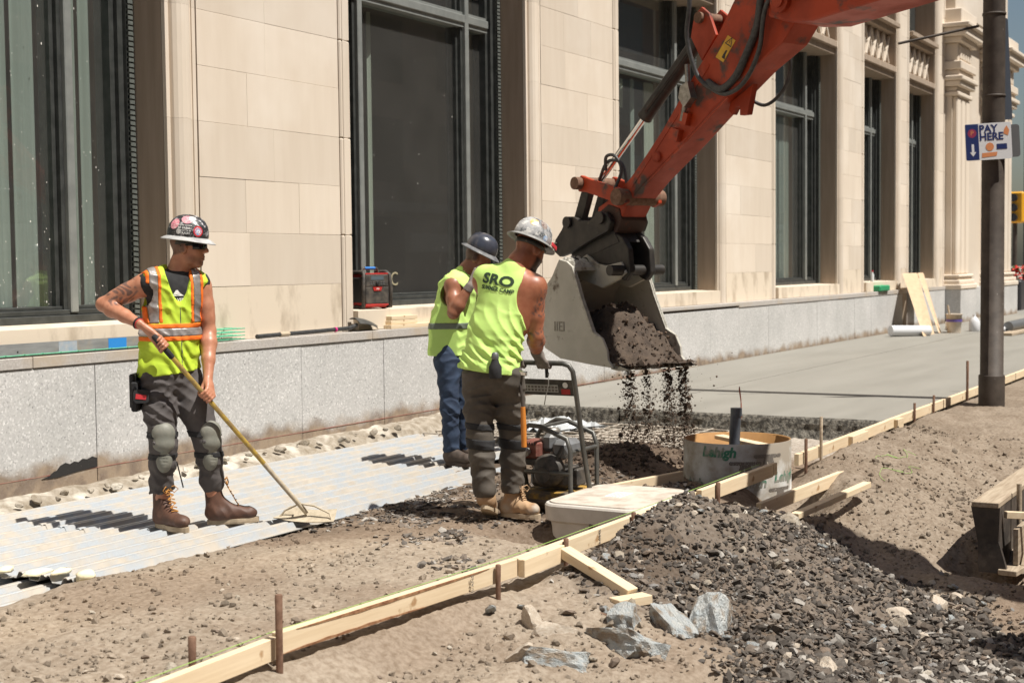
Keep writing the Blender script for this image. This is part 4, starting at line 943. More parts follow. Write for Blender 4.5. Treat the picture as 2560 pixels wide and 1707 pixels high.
# body of the machine in the street, out of the frame
b = MB(); b.prism([(6.1, -1.1), (9.6, -1.1), (9.6, .35), (8.2, .35), (6.1, -.2)], -1.2, 1.2, E3); b.build('engine_housing', m_or, exc)
b = MB(); b.prism([(6.2, -1.0), (7.7, -1.0), (7.7, 1.0), (6.5, 1.0)], -1.25, -.35, E3); b.build('cab', m_blk, exc)
for o in (-1.35, 1.35):
    b = MB(); b.prism([(5.9, -1.65), (6.3, -2.0), (9.2, -2.0), (9.6, -1.65), (9.3, -1.25), (6.2, -1.25)], o-.25, o+.25, E3); b.build('track', m_blk, exc)
# bucket cylinder
b = MB(); b.tube([E3(1.18, 1.56), E3(1.08, 1.455), E3(.45, .90), E3(.42, .875)], [.045, .062, .062, .068], 18); cyl = b.build('bucket_cylinder', m_blk, exc)
b = MB(); b.tube([E3(.43, .884), E3(-.17, .36)], .028, 14); b.build('piston_rod', m_chrome, cyl)
b = MB(); b.tube([E3(1.02, 1.34, -.085), E3(.52, .92, -.085), E3(.48, .91, -.04)], .014, 8); b.build('oil_line', m_blk, cyl)
eplate('cylinder_bracket', [(1.08, 1.44), (1.12, 1.60), (1.20, 1.66), (1.28, 1.60), (1.36, 1.42), (1.20, 1.24)], -.12, -.09, m_or, bev=.006); eplate('cylinder_bracket', [(1.08, 1.44), (1.12, 1.60), (1.20, 1.66), (1.28, 1.60), (1.36, 1.42), (1.20, 1.24)], .09, .12, m_or, bev=.006)
b = MB(); b.lathe([(.045, -.15), (.045, .15)], 14, E3(1.19, 1.575), EW); b.build('cylinder_pin', m_rust, exc)
# H-link, tie rods
for o in (-.185, .185):
    eplate('rocker_link', [(-.23, .36), (-.17, .42), (-.05, .38), (.30, .29), (.40, .25), (.41, .16), (.33, .13), (.22, .18), (-.10, .27), (-.20, .28)], o-.022, o+.022, m_or, bev=.008)
b = MB(); b.lathe([(.055, -.27), (.055, .27)], 16, E3(-.18, .35), EW); b.build('link_pin', m_rust, exc)
b = MB(); b.lathe([(.07, -.26), (.07, .26)], 16, E3(.34, .21), EW); b.build('link_pin', m_rust, exc)
for o in (-.10, .10):
    eplate('tie_link', [(-.23, .33), (-.12, .33), (-.28, -.05), (-.40, -.05)], o-.035, o+.035, m_blk, bev=.01)
# quick coupler
cp = [(-.53, -.23), (-.51, -.13), (-.42, -.04), (-.36, .05), (-.27, .07), (-.18, .03), (-.05, .03), (.06, .09), (.17, .09), (.23, .01), (.19, -.07), (-.05, -.15), (-.30, -.245), (-.45, -.28)]
for o in (-.19, .19): eplate('coupler_plate', cp, o-.03, o+.03, m_blk, bev=.012)
for o in (-.12, .12): eplate('coupler_jaw', [(-.40, -.22), (-.1, -.14), (.15, -.05), (.29, -.12), (.37, -.22), (.39, -.42), (.32, -.49), (.24, -.46), (.20, -.36), (-.05, -.34), (-.33, -.33)], o-.03, o+.03, m_blk, bev=.012)
for r_, hw, s_, z_ in ((.05, .25, -.32, .02), (.055, .25, .11, .045), (.045, .3, .30, -.40), (.045, .3, -.16, -.33)):
    b = MB(); b.lathe([(r_, -hw), (r_, hw)], 16, E3(s_, z_), EW); b.build('coupler_pin', m_blk, exc)
eplate('coupler_body', [(-.44, -.22), (-.30, -.04), (.15, .0), (.26, -.16), (.0, -.24), (-.25, -.30)], -.155, .155, m_blk)
# bucket
BW = .42
side = [(-.20, -.30), (-.10, -.32), (-.02, -.37), (.05, -.52), (.09, -.62), (.24, -.91), (.35, -.96), (.41, -1.06), (.42, -1.14), (.48, -1.20), (.21, -1.185), (-.20, -1.15), (-.40, -1.07), (-.49, -.92), (-.50, -.74), (-.42, -.56), (-.30, -.45)]
bk = link('bucket', None, exc)
for o in (-BW, BW): eplate('side_plate', side, o-.012, o+.012, m_buck, bk, .006)
shell = [(-.02, -.37), (-.20, -.30), (-.30, -.45), (-.42, -.56), (-.50, -.74), (-.49, -.92), (-.40, -1.07), (-.20, -1.15), (.21, -1.185), (.50, -1.205)]
inn = [(-.02, -.40), (-.18, -.345), (-.27, -.46), (-.39, -.58), (-.46, -.75), (-.455, -.91), (-.37, -1.04), (-.19, -1.12), (.21, -1.155), (.50, -1.185)]
b = MB(); k = len(shell)
vs = [E3(s, z, o) for o in (-BW+.006, BW-.006) for s, z in shell] + [E3(s, z, o) for o in (-BW+.006, BW-.006) for s, z in inn]
fs = [(i, i+1, k+i+1, k+i) for i in range(k-1)] + [(2*k+i, 3*k+i, 3*k+i+1, 2*k+i+1) for i in range(k-1)] + [(0, k, 3*k, 2*k), (k-1, 3*k-1, 4*k-1, 2*k-1)]
b.add(vs, fs); b.build('shell', m_buck, bk)
for i in range(5):
    o = -.36+i*.18
    b = MB(); b.prism([(.42, -1.165), (.52, -1.18), (.64, -1.215), (.52, -1.225), (.42, -1.215)], o-.035, o+.035, E3); b.build('tooth', m_crust if i in (1, 3) else m_buck, bk)
for o in (-BW, BW):
    sg = 1 if o > 0 else -1
    b = MB(); b.prism([(-.02, -.37), (.05, -.52), (.09, -.62), (.24, -.91), (.30, -.94), (.26, -.95), (.21, -.905), (.06, -.61), (.02, -.52), (-.05, -.38)], o-.018, o+.018, E3); b.build('edge_rib', m_crust, bk)
# dried cement crust on the top plate, lumpy
def crust(o0, o1):
    n, m2 = 14, 8; b = MB(); vs = []
    for i in range(n+1):
        for j in range(m2+1):
            o = o0+(o1-o0)*i/n; t = j/m2; s = -.19+.17*t; z = -.30-.07*t; e = min(i, n-i, j, m2-j) > 0
            vs.append(E3(s, z+(.012+.030*random.random() if e else -.01), o))
    b.add(vs, [(i*(m2+1)+j, (i+1)*(m2+1)+j, (i+1)*(m2+1)+j+1, i*(m2+1)+j+1) for i in range(n) for j in range(m2)]); b.build('cement_crust', m_crust, bk)
crust(-.41, -.20); crust(.22, .41)
for o in (-.15, .15): eplate('bucket_ear', [(-.28, -.46), (-.24, -.30), (-.14, -.26), (.0, -.34), (.10, -.36), (.30, -.33), (.36, -.42), (.28, -.47), (.06, -.55)], o-.02, o+.02, m_buck, bk, .006)
place_text('cast_mark', 'IE', .10, m_crust, E3(-.50, -.19, -.232), ED, EZ, exc, extrude=.003)
place_text('cast_mark', 'IIEI', .12, mat('cast_letters', (.26, .24, .20), rough=.9), E3(-.20, -.88, -BW-.0125), ED, EZ, bk, extrude=.004)
# warning sticker
m_yel = mat('sticker_yellow', (.72, .42, .03), (.55, .30, .03), scale=9, rough=.5)
stk = eplate('warning_sticker', [(1.505, 1.395), (1.585, 1.345), (1.455, 1.195), (1.375, 1.245)], -AH-.003, -AH-.001, m_yel)
sx0 = (E3(1.585, 1.345)-E3(1.505, 1.395)).normalized(); sy0 = (E3(1.505, 1.395)-E3(1.375, 1.245)).normalized()
def tri(c, r, m, w, name):
    b = MB(); c = E3(c[0], c[1], -AH-.0034); A = [c+sy0*r*1.1, c-sy0*r*.7-sx0*r, c-sy0*r*.7+sx0*r]; cc = sum(A, Vector())/3; B = [p.lerp(cc, w) for p in A]
    vs = A+B; b.add([p-EW*.0006 for p in vs]+[p+EW*.0006 for p in vs], [(0, 1, 4, 3), (1, 2, 5, 4), (2, 0, 3, 5)]); b.build(name, m, stk)
m_bk2 = mat('sticker_black', (.02, .02, .02), rough=.6)
tri((1.525, 1.34), .040, m_bk2, .28, 'warning_triangle')
place_text('warning_mark', '!', .05, m_bk2, E3(1.522, 1.335, -AH-.004), sx0, sy0, stk, extrude=.0004)
b = MB(); b.prism([(1.44, 1.235), (1.47, 1.215), (1.48, 1.25), (1.50, 1.28), (1.485, 1.285), (1.46, 1.26)], -AH-.0042, -AH-.0028, E3); b.build('warning_figure', m_bk2, stk)
# hoses
def hose(name, pts, r):
    P = [Vector(E3(*p)) for p in pts]; out = []
    for i in range(len(P)-1):
        p0, p1, p2, p3 = P[max(i-1, 0)], P[i], P[i+1], P[min(i+2, len(P)-1)]
        for k in range(7):
            t = k/7; out.append(.5*((2*p1)+(-p0+p2)*t+(2*p0-5*p1+4*p2-p3)*t*t+(-p0+3*p1-3*p2+p3)*t**3))
    out.append(P[-1]); b = MB(); b.tube(out, r, 10); return b.build(name, m_hose, exc)
hose('hydraulic_hose', [(1.20, 2.1, -.28), (1.22, 1.69, -.27), (1.17, 1.42, -.25), (1.22, 1.14, -.20), (1.33, 1.02, -.17), (1.50, .95, -.16), (1.70, 1.02, -.17), (1.86, 1.24, -.18), (2.0, 1.55, -.25), (2.3, 1.8, -.27)], .018)
hose('hydraulic_hose', [(1.30, 1.06, -.15), (1.45, .99, -.165), (1.60, 1.06, -.17), (1.72, 1.22, -.17), (1.84, 1.42, -.18), (1.98, 1.66, -.26), (2.2, 1.84, -.26)], .030)
hose('hydraulic_hose', [(1.42, .95, .17), (1.55, .88, .22), (1.68, .96, .26), (1.78, 1.10, .25), (1.82, 1.32, .2)], .014)
hose('hydraulic_hose', [(.06, .45, -.12), (.10, .56, -.15), (.22, .56, -.16), (.28, .44, -.14), (.26, .28, -.2)], .014); hose('hydraulic_hose', [(-.05, .36, -.1), (.08, .52, -.12), (.24, .50, -.1), (.30, .33, -.1)], .014)
b = MB(); b.prism([(1.05, 1.05), (1.13, 1.08), (1.17, .95), (1.09, .88), (1.03, .96)], -.21, -.138, E3); b.tube([E3(1.10, 1.05, -.17), E3(1.09, 1.22, -.17)], .020, 10); b.tube([E3(1.08, .92, -.18), E3(1.04, .78, -.18)], .020, 10); b.build('hydraulic_valve', mat('valve_steel', (.36, .35, .32), (.2, .19, .17), scale=20, rough=.4, metal=.7), exc)
# soil in the bucket: lumpy heap
b = MB(); n, m2 = 34, 34; vs = []
for i in range(n+1):
    for j in range(m2+1):
        u, v = i/n, j/m2; o = -.40+.80*u; s = -.34+.98*v
        edge = min(u, 1-u)*2
        top = -.80+.06*math.sin(u*5+1)-.0*v; z = (-.78 if v < .45 else -.78-(v-.45)*.75)
        z += .10*math.exp(-((u-.55)/.25)**2-((v-.42)/.2)**2) - .22*(1-edge)**2*(1 if u < .5 else .6) - (.10 if u < .28 else 0)*math.sin(min(1, v*1.5)*math.pi)
        q = float(fbm(np.array([u*6.]), np.array([v*7.]), 13, 4)[0]); z += .07*q
        z = max(z, -1.165-.015*v)
        vs.append(E3(s+.03*q, z, o))
b.add(vs, [(i*(m2+1)+j, (i+1)*(m2+1)+j, (i+1)*(m2+1)+j+1, i*(m2+1)+j+1) for i in range(n) for j in range(m2)], True)
ring = [i*(m2+1) for i in range(n+1)]+[n*(m2+1)+j for j in range(1, m2+1)]+[i*(m2+1)+m2 for i in range(n-1, -1, -1)]+[j for j in range(m2-1, 0, -1)]
bot = len(b.v); b.v.append(tuple(E3(.1, -1.16, 0)))
for a_, c_ in zip(ring, ring[1:]+ring[:1]): b.f.append((a_, c_, bot)); b.m.append(0); b.sm.append(False)
hp = b.build('soil_load', m_dirt, None, label='heap of dark damp soil sliding out of the excavator bucket', cat='soil', kind='stuff'); hp.location = P0
# crumbs on the heap and falling streams
P_, S_ = [], []
vv = np.array([tuple(v) for v in vs])
for k in range(900):
    p = vv[rng.integers(0, len(vv))]; P_.append(p+np.array(P0)+rng.normal(0, .012, 3)); S_.append(min(.035, rng.lognormal(-4.7, .5)))
lip = .50
for (oc, sp, n, dens) in ((-.30, .034, 2700, .9), (-.10, .024, 1300, .8), (.14, .038, 2500, .8), (.32, .026, 2700, 1)):
    for k in range(n):
        t = rng.uniform(0, 1)**.85; z = -1.17-t*.86
        s = lip+.02+.08*t+rng.normal(0, .025+.03*t); o = oc+rng.normal(0, sp*(.6+1.3*t))
        P_.append(np.array(P0+E3(s, z, o))); S_.append(min(.026, rng.lognormal(-5.95+.3*(1-t), .70)))
for k in range(900):
    t = rng.uniform(0, 1); P_.append(np.array(P0+E3(lip+rng.normal(0, .12), -1.12-t*.9, .02+rng.normal(0, .28)))); S_.append(min(.012, rng.lognormal(-6.0, .5)))
P_ = np.array(P_); S_ = np.array(S_)
rock_field('falling_soil', P_, S_, np.array([.095, .068, .05])[None]*rng.uniform(.5, 1.7, (len(P_), 1)), rng, .8, .8, m_rock, kind='stuff', label='dark soil crumbs falling in streams from the bucket lip', cat='soil')

# ================================================================== PLATE COMPACTOR
# local frame: x along the machine's width (image right), y away from the operator, z up
CO = Vector((8.22, 4.42, -.045)); CR = math.radians(-90)
pc = thing('plate_compactor', 'plate compactor with tubular handle and small petrol engine held by the worker', 'compactor', CO, rz=CR); pc.scale = (.86, .86, .86)
m_pyel = mat('worn_yellow', (.42, .24, .035), (.10, .075, .05), scale=9, rough=.7, lo=.36, hi=.56)
m_dgrey = mat('grey_tube', (.085, .085, .08), (.14, .135, .12), scale=9, rough=.45, metal=.4)
m_eng = mat('engine_black', (.03, .028, .026), (.10, .085, .07), scale=16, rough=.6)
m_tank = mat('tank_grey', (.20, .21, .22), (.12, .115, .11), scale=8, rough=.45)
m_muff = mat('muffler_red', (.20, .06, .045), (.26, .13, .10), scale=20, rough=.7, metal=.3)
m_alu = mat('cast_aluminium', (.42, .41, .38), (.25, .23, .20), scale=14, rough=.5, metal=.6)
b = MB()
pr = [(-.30, .10), (-.22, .03), (.22, .03), (.34, .13), (.34, .15), (.22, .055), (-.22, .055), (-.30, .12)]
b.prism(pr, -.23, .23, lambda a, c, o: (o, a+.05, c)); b.build('base_plate', m_dsteel, pc)
b = MB(); b.box((-.21, -.20, .055), (.21, .26, .17), .02); b.build('vibrator_housing', m_pyel, pc)
b = MB(); b.box((-.235, -.24, .05), (-.20, .28, .14), .01); b.build('side_rail', m_pyel, pc); b = MB(); b.box((.20, -.24, .05), (.245, .28, .13), .01); b.build('side_rail', m_pyel, pc)
eng = link('engine', None, pc)
b = MB(); b.box((-.15, -.12, .19), (.17, .17, .34), .03); b.lathe([(.10, 0), (.10, .05), (.07, .07), (.06, .10)], 20, (.02, -.12, .30), (0, -1, 0)); b.build('crankcase', m_eng, eng)
b = MB(); b.lathe([(.115, 0), (.125, .02), (.125, .07), (.09, .10), (.04, .11)], 24, (.04, -.10, .33), (0, -1, 0)); b.build('recoil_cover', m_eng, eng)
b = MB(); b.box((-.20, -.17, .41), (-.04, .04, .545), .02); mf = b.build('muffler', m_muff, eng)
b = MB(); b.tube([(-.13, -.17, .47), (-.13, -.215, .455)], .028, 14); b.build('exhaust_pipe', m_alu, mf)
for k in range(6): 
    b = MB(); b.box((-.185+k*.022, -.172, .515), (-.175+k*.022, -.1685, .535)); b.build('slot', m_bk2, mf)
b = MB(); b.box((-.19, -.165, .36), (-.05, .03, .41), .01)
for k in range(4): b.box((-.20, -.17, .362+k*.012), (-.045, .04, .367+k*.012))
b.build('cylinder_fins', m_eng, eng)
b = MB(); b.box((.05, -.14, .42), (.20, .10, .56), .035); ft = b.build('fuel_tank', m_tank, eng); b = MB(); b.lathe([(.028, 0), (.028, .022), (.02, .026)], 14, (.09, -.02, .558)); b.build('cap', m_bk2, ft)
b = MB(); b.box((-.06, -.10, .46), (.05, .10, .60), .03); b.build('air_filter', m_tank, eng); b = MB(); b.lathe([(.062, 0), (.066, .02), (.05, .035)], 20, (-.01, .0, .60)); b.build('filter_lid', m_alu, eng)
b = MB(); b.tube([(.02, -.15, .42), (.05, -.19, .37)], .007, 8); b.build('throttle_lever', m_alu, eng); b = MB(); b.tube([(.10, -.16, .40), (.17, -.17, .52)], .014, 8); b.build('fuel_line', m_bk2, eng)
b = MB(); b.box((.14, -.02, .20), (.22, .12, .33), .01); b.build('pulley_guard', m_eng, eng)
# roll cage
cage = link('roll_cage', None, pc)
for y in (-.20, .24):
    b = MB(); b.tube([(.25, y, .10), (.25, y, .50), (.22, y, .58), (.0, y, .665), (-.10, y, .67), (-.23, y, .60), (-.27, y, .54), (-.27, y, .10)], .0185, 12); b.build('hoop', m_dgrey, cage)
for x in (-.27, .25):
    b = MB(); b.tube([(x, -.20, .48), (x, .24, .48)], .016, 10); b.build('cross_tube', m_dgrey, cage)
b = MB(); b.tube([(-.27, -.205, .32), (.25, -.205, .32)], .017, 10); b.build('front_tube', m_dgrey, cage)
b = MB(); b.tube([(.0, -.20, .663), (.0, .24, .663)], .014, 10); b.build('lifting_bar', m_dgrey, cage)
# handle
hd = link('handle', None, pc)
pts = [(-.24, .02, .12), (-.235, -.10, .52), (-.23, -.20, .95), (-.225, -.235, 1.09), (-.20, -.25, 1.135), (-.15, -.255, 1.15), (.22, -.255, 1.15), (.27, -.25, 1.135), (.295, -.235, 1.09), (.30, -.20, .95), (.305, -.10, .52), (.31, .02, .12)]
b = MB(); b.tube(pts, .0195, 12); b.build('handle_tube', m_dgrey, hd)
pv = lambda a, c, o: (a, -.212+(.98-c)*.19-o, c)
b = MB(); b.prism([(-.21, .905), (.285, .905), (.285, 1.025), (-.21, 1.025)], -.006, .006, pv); pnl = b.build('panel', m_eng, hd)
b = MB(); b.prism([(-.17, .928), (.16, .928), (.16, .985), (-.17, .985)], .006, .0075, pv); b.build('instruction_plate', mat('plate_grey', (.50, .49, .46), (.40, .39, .36), scale=40, rough=.5, metal=.3), pnl)
b = MB()
for k in range(11): 
    for r_ in range(2): b.prism([(-.155+k*.029, .935+r_*.024), (-.135+k*.029, .935+r_*.024), (-.135+k*.029, .950+r_*.024), (-.155+k*.029, .950+r_*.024)], .0075, .0082, pv)
o = b.build('pictogram', m_ink, pnl); o['kind'] = 'stuff'
b = MB(); b.prism([(.185, .915), (.26, .915), (.26, .955), (.185, .955)], .006, .0075, pv); b.build('red_label', mat('label_red', (.42, .03, .03), rough=.5), pnl)
b = MB(); b.prism(circ(.222, .985, .022), .006, .0075, pv); b.build('round_label', m_paper, pnl)
b = MB(); b.tube([(.085, -.255, 1.13), (.085, -.25, 1.04)], .013, 10); b.build('throttle', m_bk2, hd); b = MB(); b.tube([(.085, -.25, 1.05), (.11, -.27, 1.08), (.115, -.28, 1.0), (.09, -.28, .9), (.075, -.275, .84)], .004, 6); b.build('throttle_cable', m_alu, hd)
# ================================================================== BODIES: implicit surfaces meshed with surface nets
class SDF:
    def __init__(s, lo, hi, h):
        s.lo = np.array(lo, np.float32); s.h = h
        s.n = np.ceil((np.array(hi)-np.array(lo))/h).astype(int)+1
        s.ax = [s.lo[i]+h*np.arange(s.n[i], dtype=np.float32) for i in range(3)]
        s.D = np.full(tuple(s.n), .3, np.float32)
    def blk(s, lo, hi):
        a = np.clip(np.floor((np.array(lo)-s.lo)/s.h).astype(int), 0, s.n-1); b = np.clip(np.ceil((np.array(hi)-s.lo)/s.h).astype(int)+1, 1, s.n)
        if np.any(b <= a): return None, None
        sl = tuple(slice(a[i], b[i]) for i in range(3))
        P = [s.ax[0][sl[0]][:, None, None], s.ax[1][sl[1]][None, :, None], s.ax[2][sl[2]][None, None, :]]
        return sl, P
    def comb(s, sl, d, k, op='u'):
        A = s.D[sl]
        if op == 'u':
            hh = np.clip(.5+.5*(A-d)/k, 0, 1); s.D[sl] = A*(1-hh)+d*hh-k*hh*(1-hh)
        elif op == 's': s.D[sl] = np.maximum(A, -d)
        elif op == 'i': s.D[sl] = np.maximum(A, d)
    def cone(s, a, b, ra, rb, k=.02, op='u', flat=None, pad=.0):
        """tapered capsule; flat=(unit axis, f) squeezes it along that axis"""
        a = np.array(a, float); b = np.array(b, float); m = max(ra, rb)+k+2*s.h+pad
        sl, P = s.blk(np.minimum(a, b)-m, np.maximum(a, b)+m)
        if sl is None: return s
        q = [P[i]-a[i] for i in range(3)]; ab = b-a
        f = 1.0
        if flat is not None:
            n, f = np.array(flat[0], float), flat[1]; c = (q[0]*n[0]+q[1]*n[1]+q[2]*n[2])*(f-1)
            q = [q[i]+c*n[i] for i in range(3)]; ab = ab+n*(ab@n)*(f-1)
        t = np.clip((q[0]*ab[0]+q[1]*ab[1]+q[2]*ab[2])/max(ab@ab, 1e-9), 0, 1)
        d = np.sqrt((q[0]-t*ab[0])**2+(q[1]-t*ab[1])**2+(q[2]-t*ab[2])**2)-(ra+t*(rb-ra))
        s.comb(sl, d/(f**.5), k, op); return s
    def chain(s, pts, k=.02, op='u', flat=None):
        for (p, r), (q, r2) in zip(pts, pts[1:]): s.cone(p, q, r, r2, k, op, flat)
        return s
    def ell(s, c, r, R_=None, k=.02, op='u'):
        c = np.array(c, float); r = np.array(r, float); m = r.max()+k+2*s.h
        sl, P = s.blk(c-m, c+m)
        if sl is None: return s
        q = [P[i]-c[i] for i in range(3)]
        if R_ is not None: q = [sum(q[j]*R_[j][i] for j in range(3)) for i in range(3)]
        k0 = np.sqrt(sum((q[i]/r[i])**2 for i in range(3)))+1e-6; k1 = np.sqrt(sum((q[i]/r[i]**2)**2 for i in range(3)))+1e-6
        s.comb(sl, k0*(k0-1)/k1, k, op); return s
    def plane(s, p, n):
        """keep the side opposite to n"""
        p = np.array(p, float); n = np.array(n, float); n /= np.linalg.norm(n); P = [s.ax[0][:, None, None]-p[0], s.ax[1][None, :, None]-p[1], s.ax[2][None, None, :]-p[2]]
        s.D = np.maximum(s.D, P[0]*n[0]+P[1]*n[1]+P[2]*n[2]); return s
    def grid(s): return s.ax[0][:, None, None], s.ax[1][None, :, None], s.ax[2][None, None, :]
    def warp(s, fn, band=.05):
        m = np.abs(s.D) < band; ii = np.nonzero(m); s.D[m] += fn(s.ax[0][ii[0]], s.ax[1][ii[1]], s.ax[2][ii[2]]).astype(np.float32); return s
    def copy(s):
        o = SDF.__new__(SDF); o.lo, o.h, o.n, o.ax, o.D = s.lo, s.h, s.n, s.ax, s.D.copy(); return o
    def mesh(s):
        D = s.D.copy(); D[0] = D[-1] = 1; D[:, 0] = D[:, -1] = 1; D[:, :, 0] = D[:, :, -1] = 1
        I = D < 0; nx, ny, nz = D.shape
        cnt = np.zeros((nx-1, ny-1, nz-1), np.int8)
        for dx in (0, 1):
            for dy in (0, 1):
                for dz in (0, 1): cnt += I[dx:nx-1+dx, dy:ny-1+dy, dz:nz-1+dz]
        act = (cnt > 0) & (cnt < 8); cx, cy, cz = np.nonzero(act); N = len(cx)
        idx = np.full(act.shape, -1, np.int64); idx[cx, cy, cz] = np.arange(N)
        acc = np.zeros((N, 3)); w = np.zeros(N)
        cor = [(0, 0, 0), (1, 0, 0), (0, 1, 0), (1, 1, 0), (0, 0, 1), (1, 0, 1), (0, 1, 1), (1, 1, 1)]
        for a in range(8):
            for b in range(a+1, 8):
                A, B = cor[a], cor[b]
                if sum(abs(A[i]-B[i]) for i in range(3)) != 1: continue
                da = D[cx+A[0], cy+A[1], cz+A[2]]; db = D[cx+B[0], cy+B[1], cz+B[2]]; m = (da < 0) != (db < 0)
                t = np.where(m, da/np.where(m, da-db, 1), 0)
                for i in range(3): acc[:, i] += np.where(m, A[i]+t*(B[i]-A[i]), 0)
                w += m
        V = (acc/w[:, None]+np.stack([cx, cy, cz], 1))*s.h+s.lo
        F = []
        for ax in range(3):
            o = [slice(1, -1)]*3; sl0 = list(o); sl1 = list(o); sl0[ax] = slice(0, -1); sl1[ax] = slice(1, None)
            a = I[tuple(sl0)]; b = I[tuple(sl1)]; q = np.argwhere(a != b)
            if not len(q): continue
            flip = a[tuple(q.T)]; q = q+1; q[:, ax] -= 1
            u, v = (ax+1) % 3, (ax+2) % 3; ids = []
            for du, dv in ((0, 0), (1, 0), (1, 1), (0, 1)):
                c = q.copy(); c[:, u] -= du; c[:, v] -= dv; ids.append(idx[c[:, 0], c[:, 1], c[:, 2]])
            f = np.stack(ids, 1); f[~flip] = f[~flip][:, ::-1]; F.append(f)
        return V, np.concatenate(F)
def smooth_v(V, F, n=1, lam=.5):
    for _ in range(n):
        acc = np.zeros_like(V); c = np.zeros(len(V))
        for a, b in ((0, 1), (1, 2), (2, 3), (3, 0)):
            np.add.at(acc, F[:, a], V[F[:, b]]); np.add.at(acc, F[:, b], V[F[:, a]]); np.add.at(c, F[:, a], 1); np.add.at(c, F[:, b], 1)
        V = V*(1-lam)+lam*acc/c[:, None]
    return V
def sdf_obj(name, S, m, parent, col=None, sm=1):
    V, F = S.mesh(); V = smooth_v(V, F, sm) if sm else V
    o = link(name, np_mesh(name, V, F, m, col(V) if col else None), parent); return o, V, F
def vec(*a): return np.array(a, float)
def unit(v): v = np.array(v, float); return v/np.linalg.norm(v)
def lerp(a, b, t): return np.array(a, float)*(1-t)+np.array(b, float)*t
def head_frame(az, pitch=0.0, roll=0.0):
    """columns: forward, left, up.  az: heading in the local x-y plane"""
    f = vec(math.cos(az)*math.cos(pitch), math.sin(az)*math.cos(pitch), math.sin(pitch)); l = vec(-math.sin(az), math.cos(az), 0); u = np.cross(f, l)
    l2 = l*math.cos(roll)+u*math.sin(roll); u2 = np.cross(f, l2); return np.stack([f, l2, u2], 1)
def head(S, c, R_, neck, beard=0.0):
    T = lambda x, y, z: np.array(c)+R_ @ vec(x, y, z)
    S.ell(T(-.012, 0, .040), (.100, .079, .092), R_, .02); S.ell(T(.034, 0, -.030), (.066+beard*.5, .061+beard*.4, .085+beard), R_, .03)
    S.ell(T(.062+beard*.5, 0, -.098-beard*.6), (.030, .034, .024), R_, .025)
    for y in (-1, 1):
        S.ell(T(.05, .038*y, -.018), (.032, .026, .03), R_, .02); S.ell(T(-.004, .079*y, -.004), (.028, .010, .034), R_, .006); S.ell(T(.018, .052*y, -.07), (.036, .018, .03), R_, .025)
        S.ell(T(.098, .030*y, .018), (.014, .018, .012), R_, .004, 's')
    S.ell(T(.080, 0, .036), (.022, .058, .012), R_, .014)
    S.cone(T(.094, 0, .022), T(.118, 0, -.018), .009, .0135, .010); S.ell(T(.104, 0, -.022), (.016, .020, .010), R_, .008)
    S.ell(T(.094, 0, -.055), (.012, .024, .006), R_, .007); S.ell(T(.092, 0, -.070), (.012, .022, .007), R_, .007)
    S.cone(T(-.030, 0, -.055), neck, .060, .070, .03)
def grip(S, wrist, bar, ax, r, side=1, fr=.0092, spread=.0205, thumb=True, curl=1.0):
    """hand closed round a bar: bar point, bar axis (towards the little finger), bar radius; side picks where the knuckles lie"""
    wrist = np.array(wrist, float); bar = np.array(bar, float); ax = unit(ax); u = wrist-bar; u = unit(u-ax*(u@ax)); v = np.cross(ax, u)*side
    R0 = r+fr; at = lambda deg, R1: bar+R1*(u*math.cos(math.radians(deg))+v*math.sin(math.radians(deg)))
    kn = at(42, R0+.014); n = unit(np.cross(ax, kn-wrist))
    S.cone(wrist, lerp(wrist, kn, .5), .026, .030, .015, flat=(n, 1.45))
    for i in range(4): S.cone(lerp(wrist, kn, .30)+ax*(i-1.5)*.010, kn+ax*(i-1.5)*spread, .019, .0125, .012)
    for i in range(4):
        off = ax*((i-1.5)*spread); L = (.96, 1.06, 1.0, .84)[i]
        S.chain([(kn+off, fr*1.25), (at(42+62*L*curl, R0+.004)+off, fr*1.05), (at(42+125*L*curl, R0)+off, fr*.98), (at(42+178*L*curl, R0)+off*.97, fr*.86)], .004)
    if thumb:
        off = -ax*.040
        S.chain([(lerp(wrist, kn, .32)+off*.55-v*.008, .015), (at(-35, R0+.010)+off, .0122), (at(-88, R0+.001)+off*.95, .0108), (at(-135, R0)+off*.72, .0094)], .006)
def folds(freq, amp, seed, axis=(0, 0, 1), sharp=1.0):
    """patches of creases: several warped ridge trains around the main direction, each fading in and out"""
    r = np.random.default_rng(seed); a = unit(axis); tr = []
    for i in range(5): tr.append((unit(a+r.normal(0, .42, 3)), freq*r.uniform(.6, 1.35), r.uniform(0, 6, 8), r.normal(0, 1, (3, 3))*9))
    def fn(x, y, z):
        o = 0.0
        for d, f, ph, m in tr:
            w = np.sin(m[0, 0]*x+m[0, 1]*y+m[0, 2]*z+ph[0])+.6*np.sin(1.9*(m[1, 0]*x+m[1, 1]*y+m[1, 2]*z)+ph[1])
            e = np.clip(.15+1.1*np.sin(m[2, 0]*x+m[2, 1]*y+1.3*m[2, 2]*z+ph[2])*np.sin(.8*m[0, 2]*x+9*z+ph[3]), 0, 1)
            t = (x*d[0]+y*d[1]+z*d[2])*f+1.5*w+ph[4]; o = o+e*(1-2*np.abs(np.sin(t*.5))**sharp)
        return -amp*o
    return fn
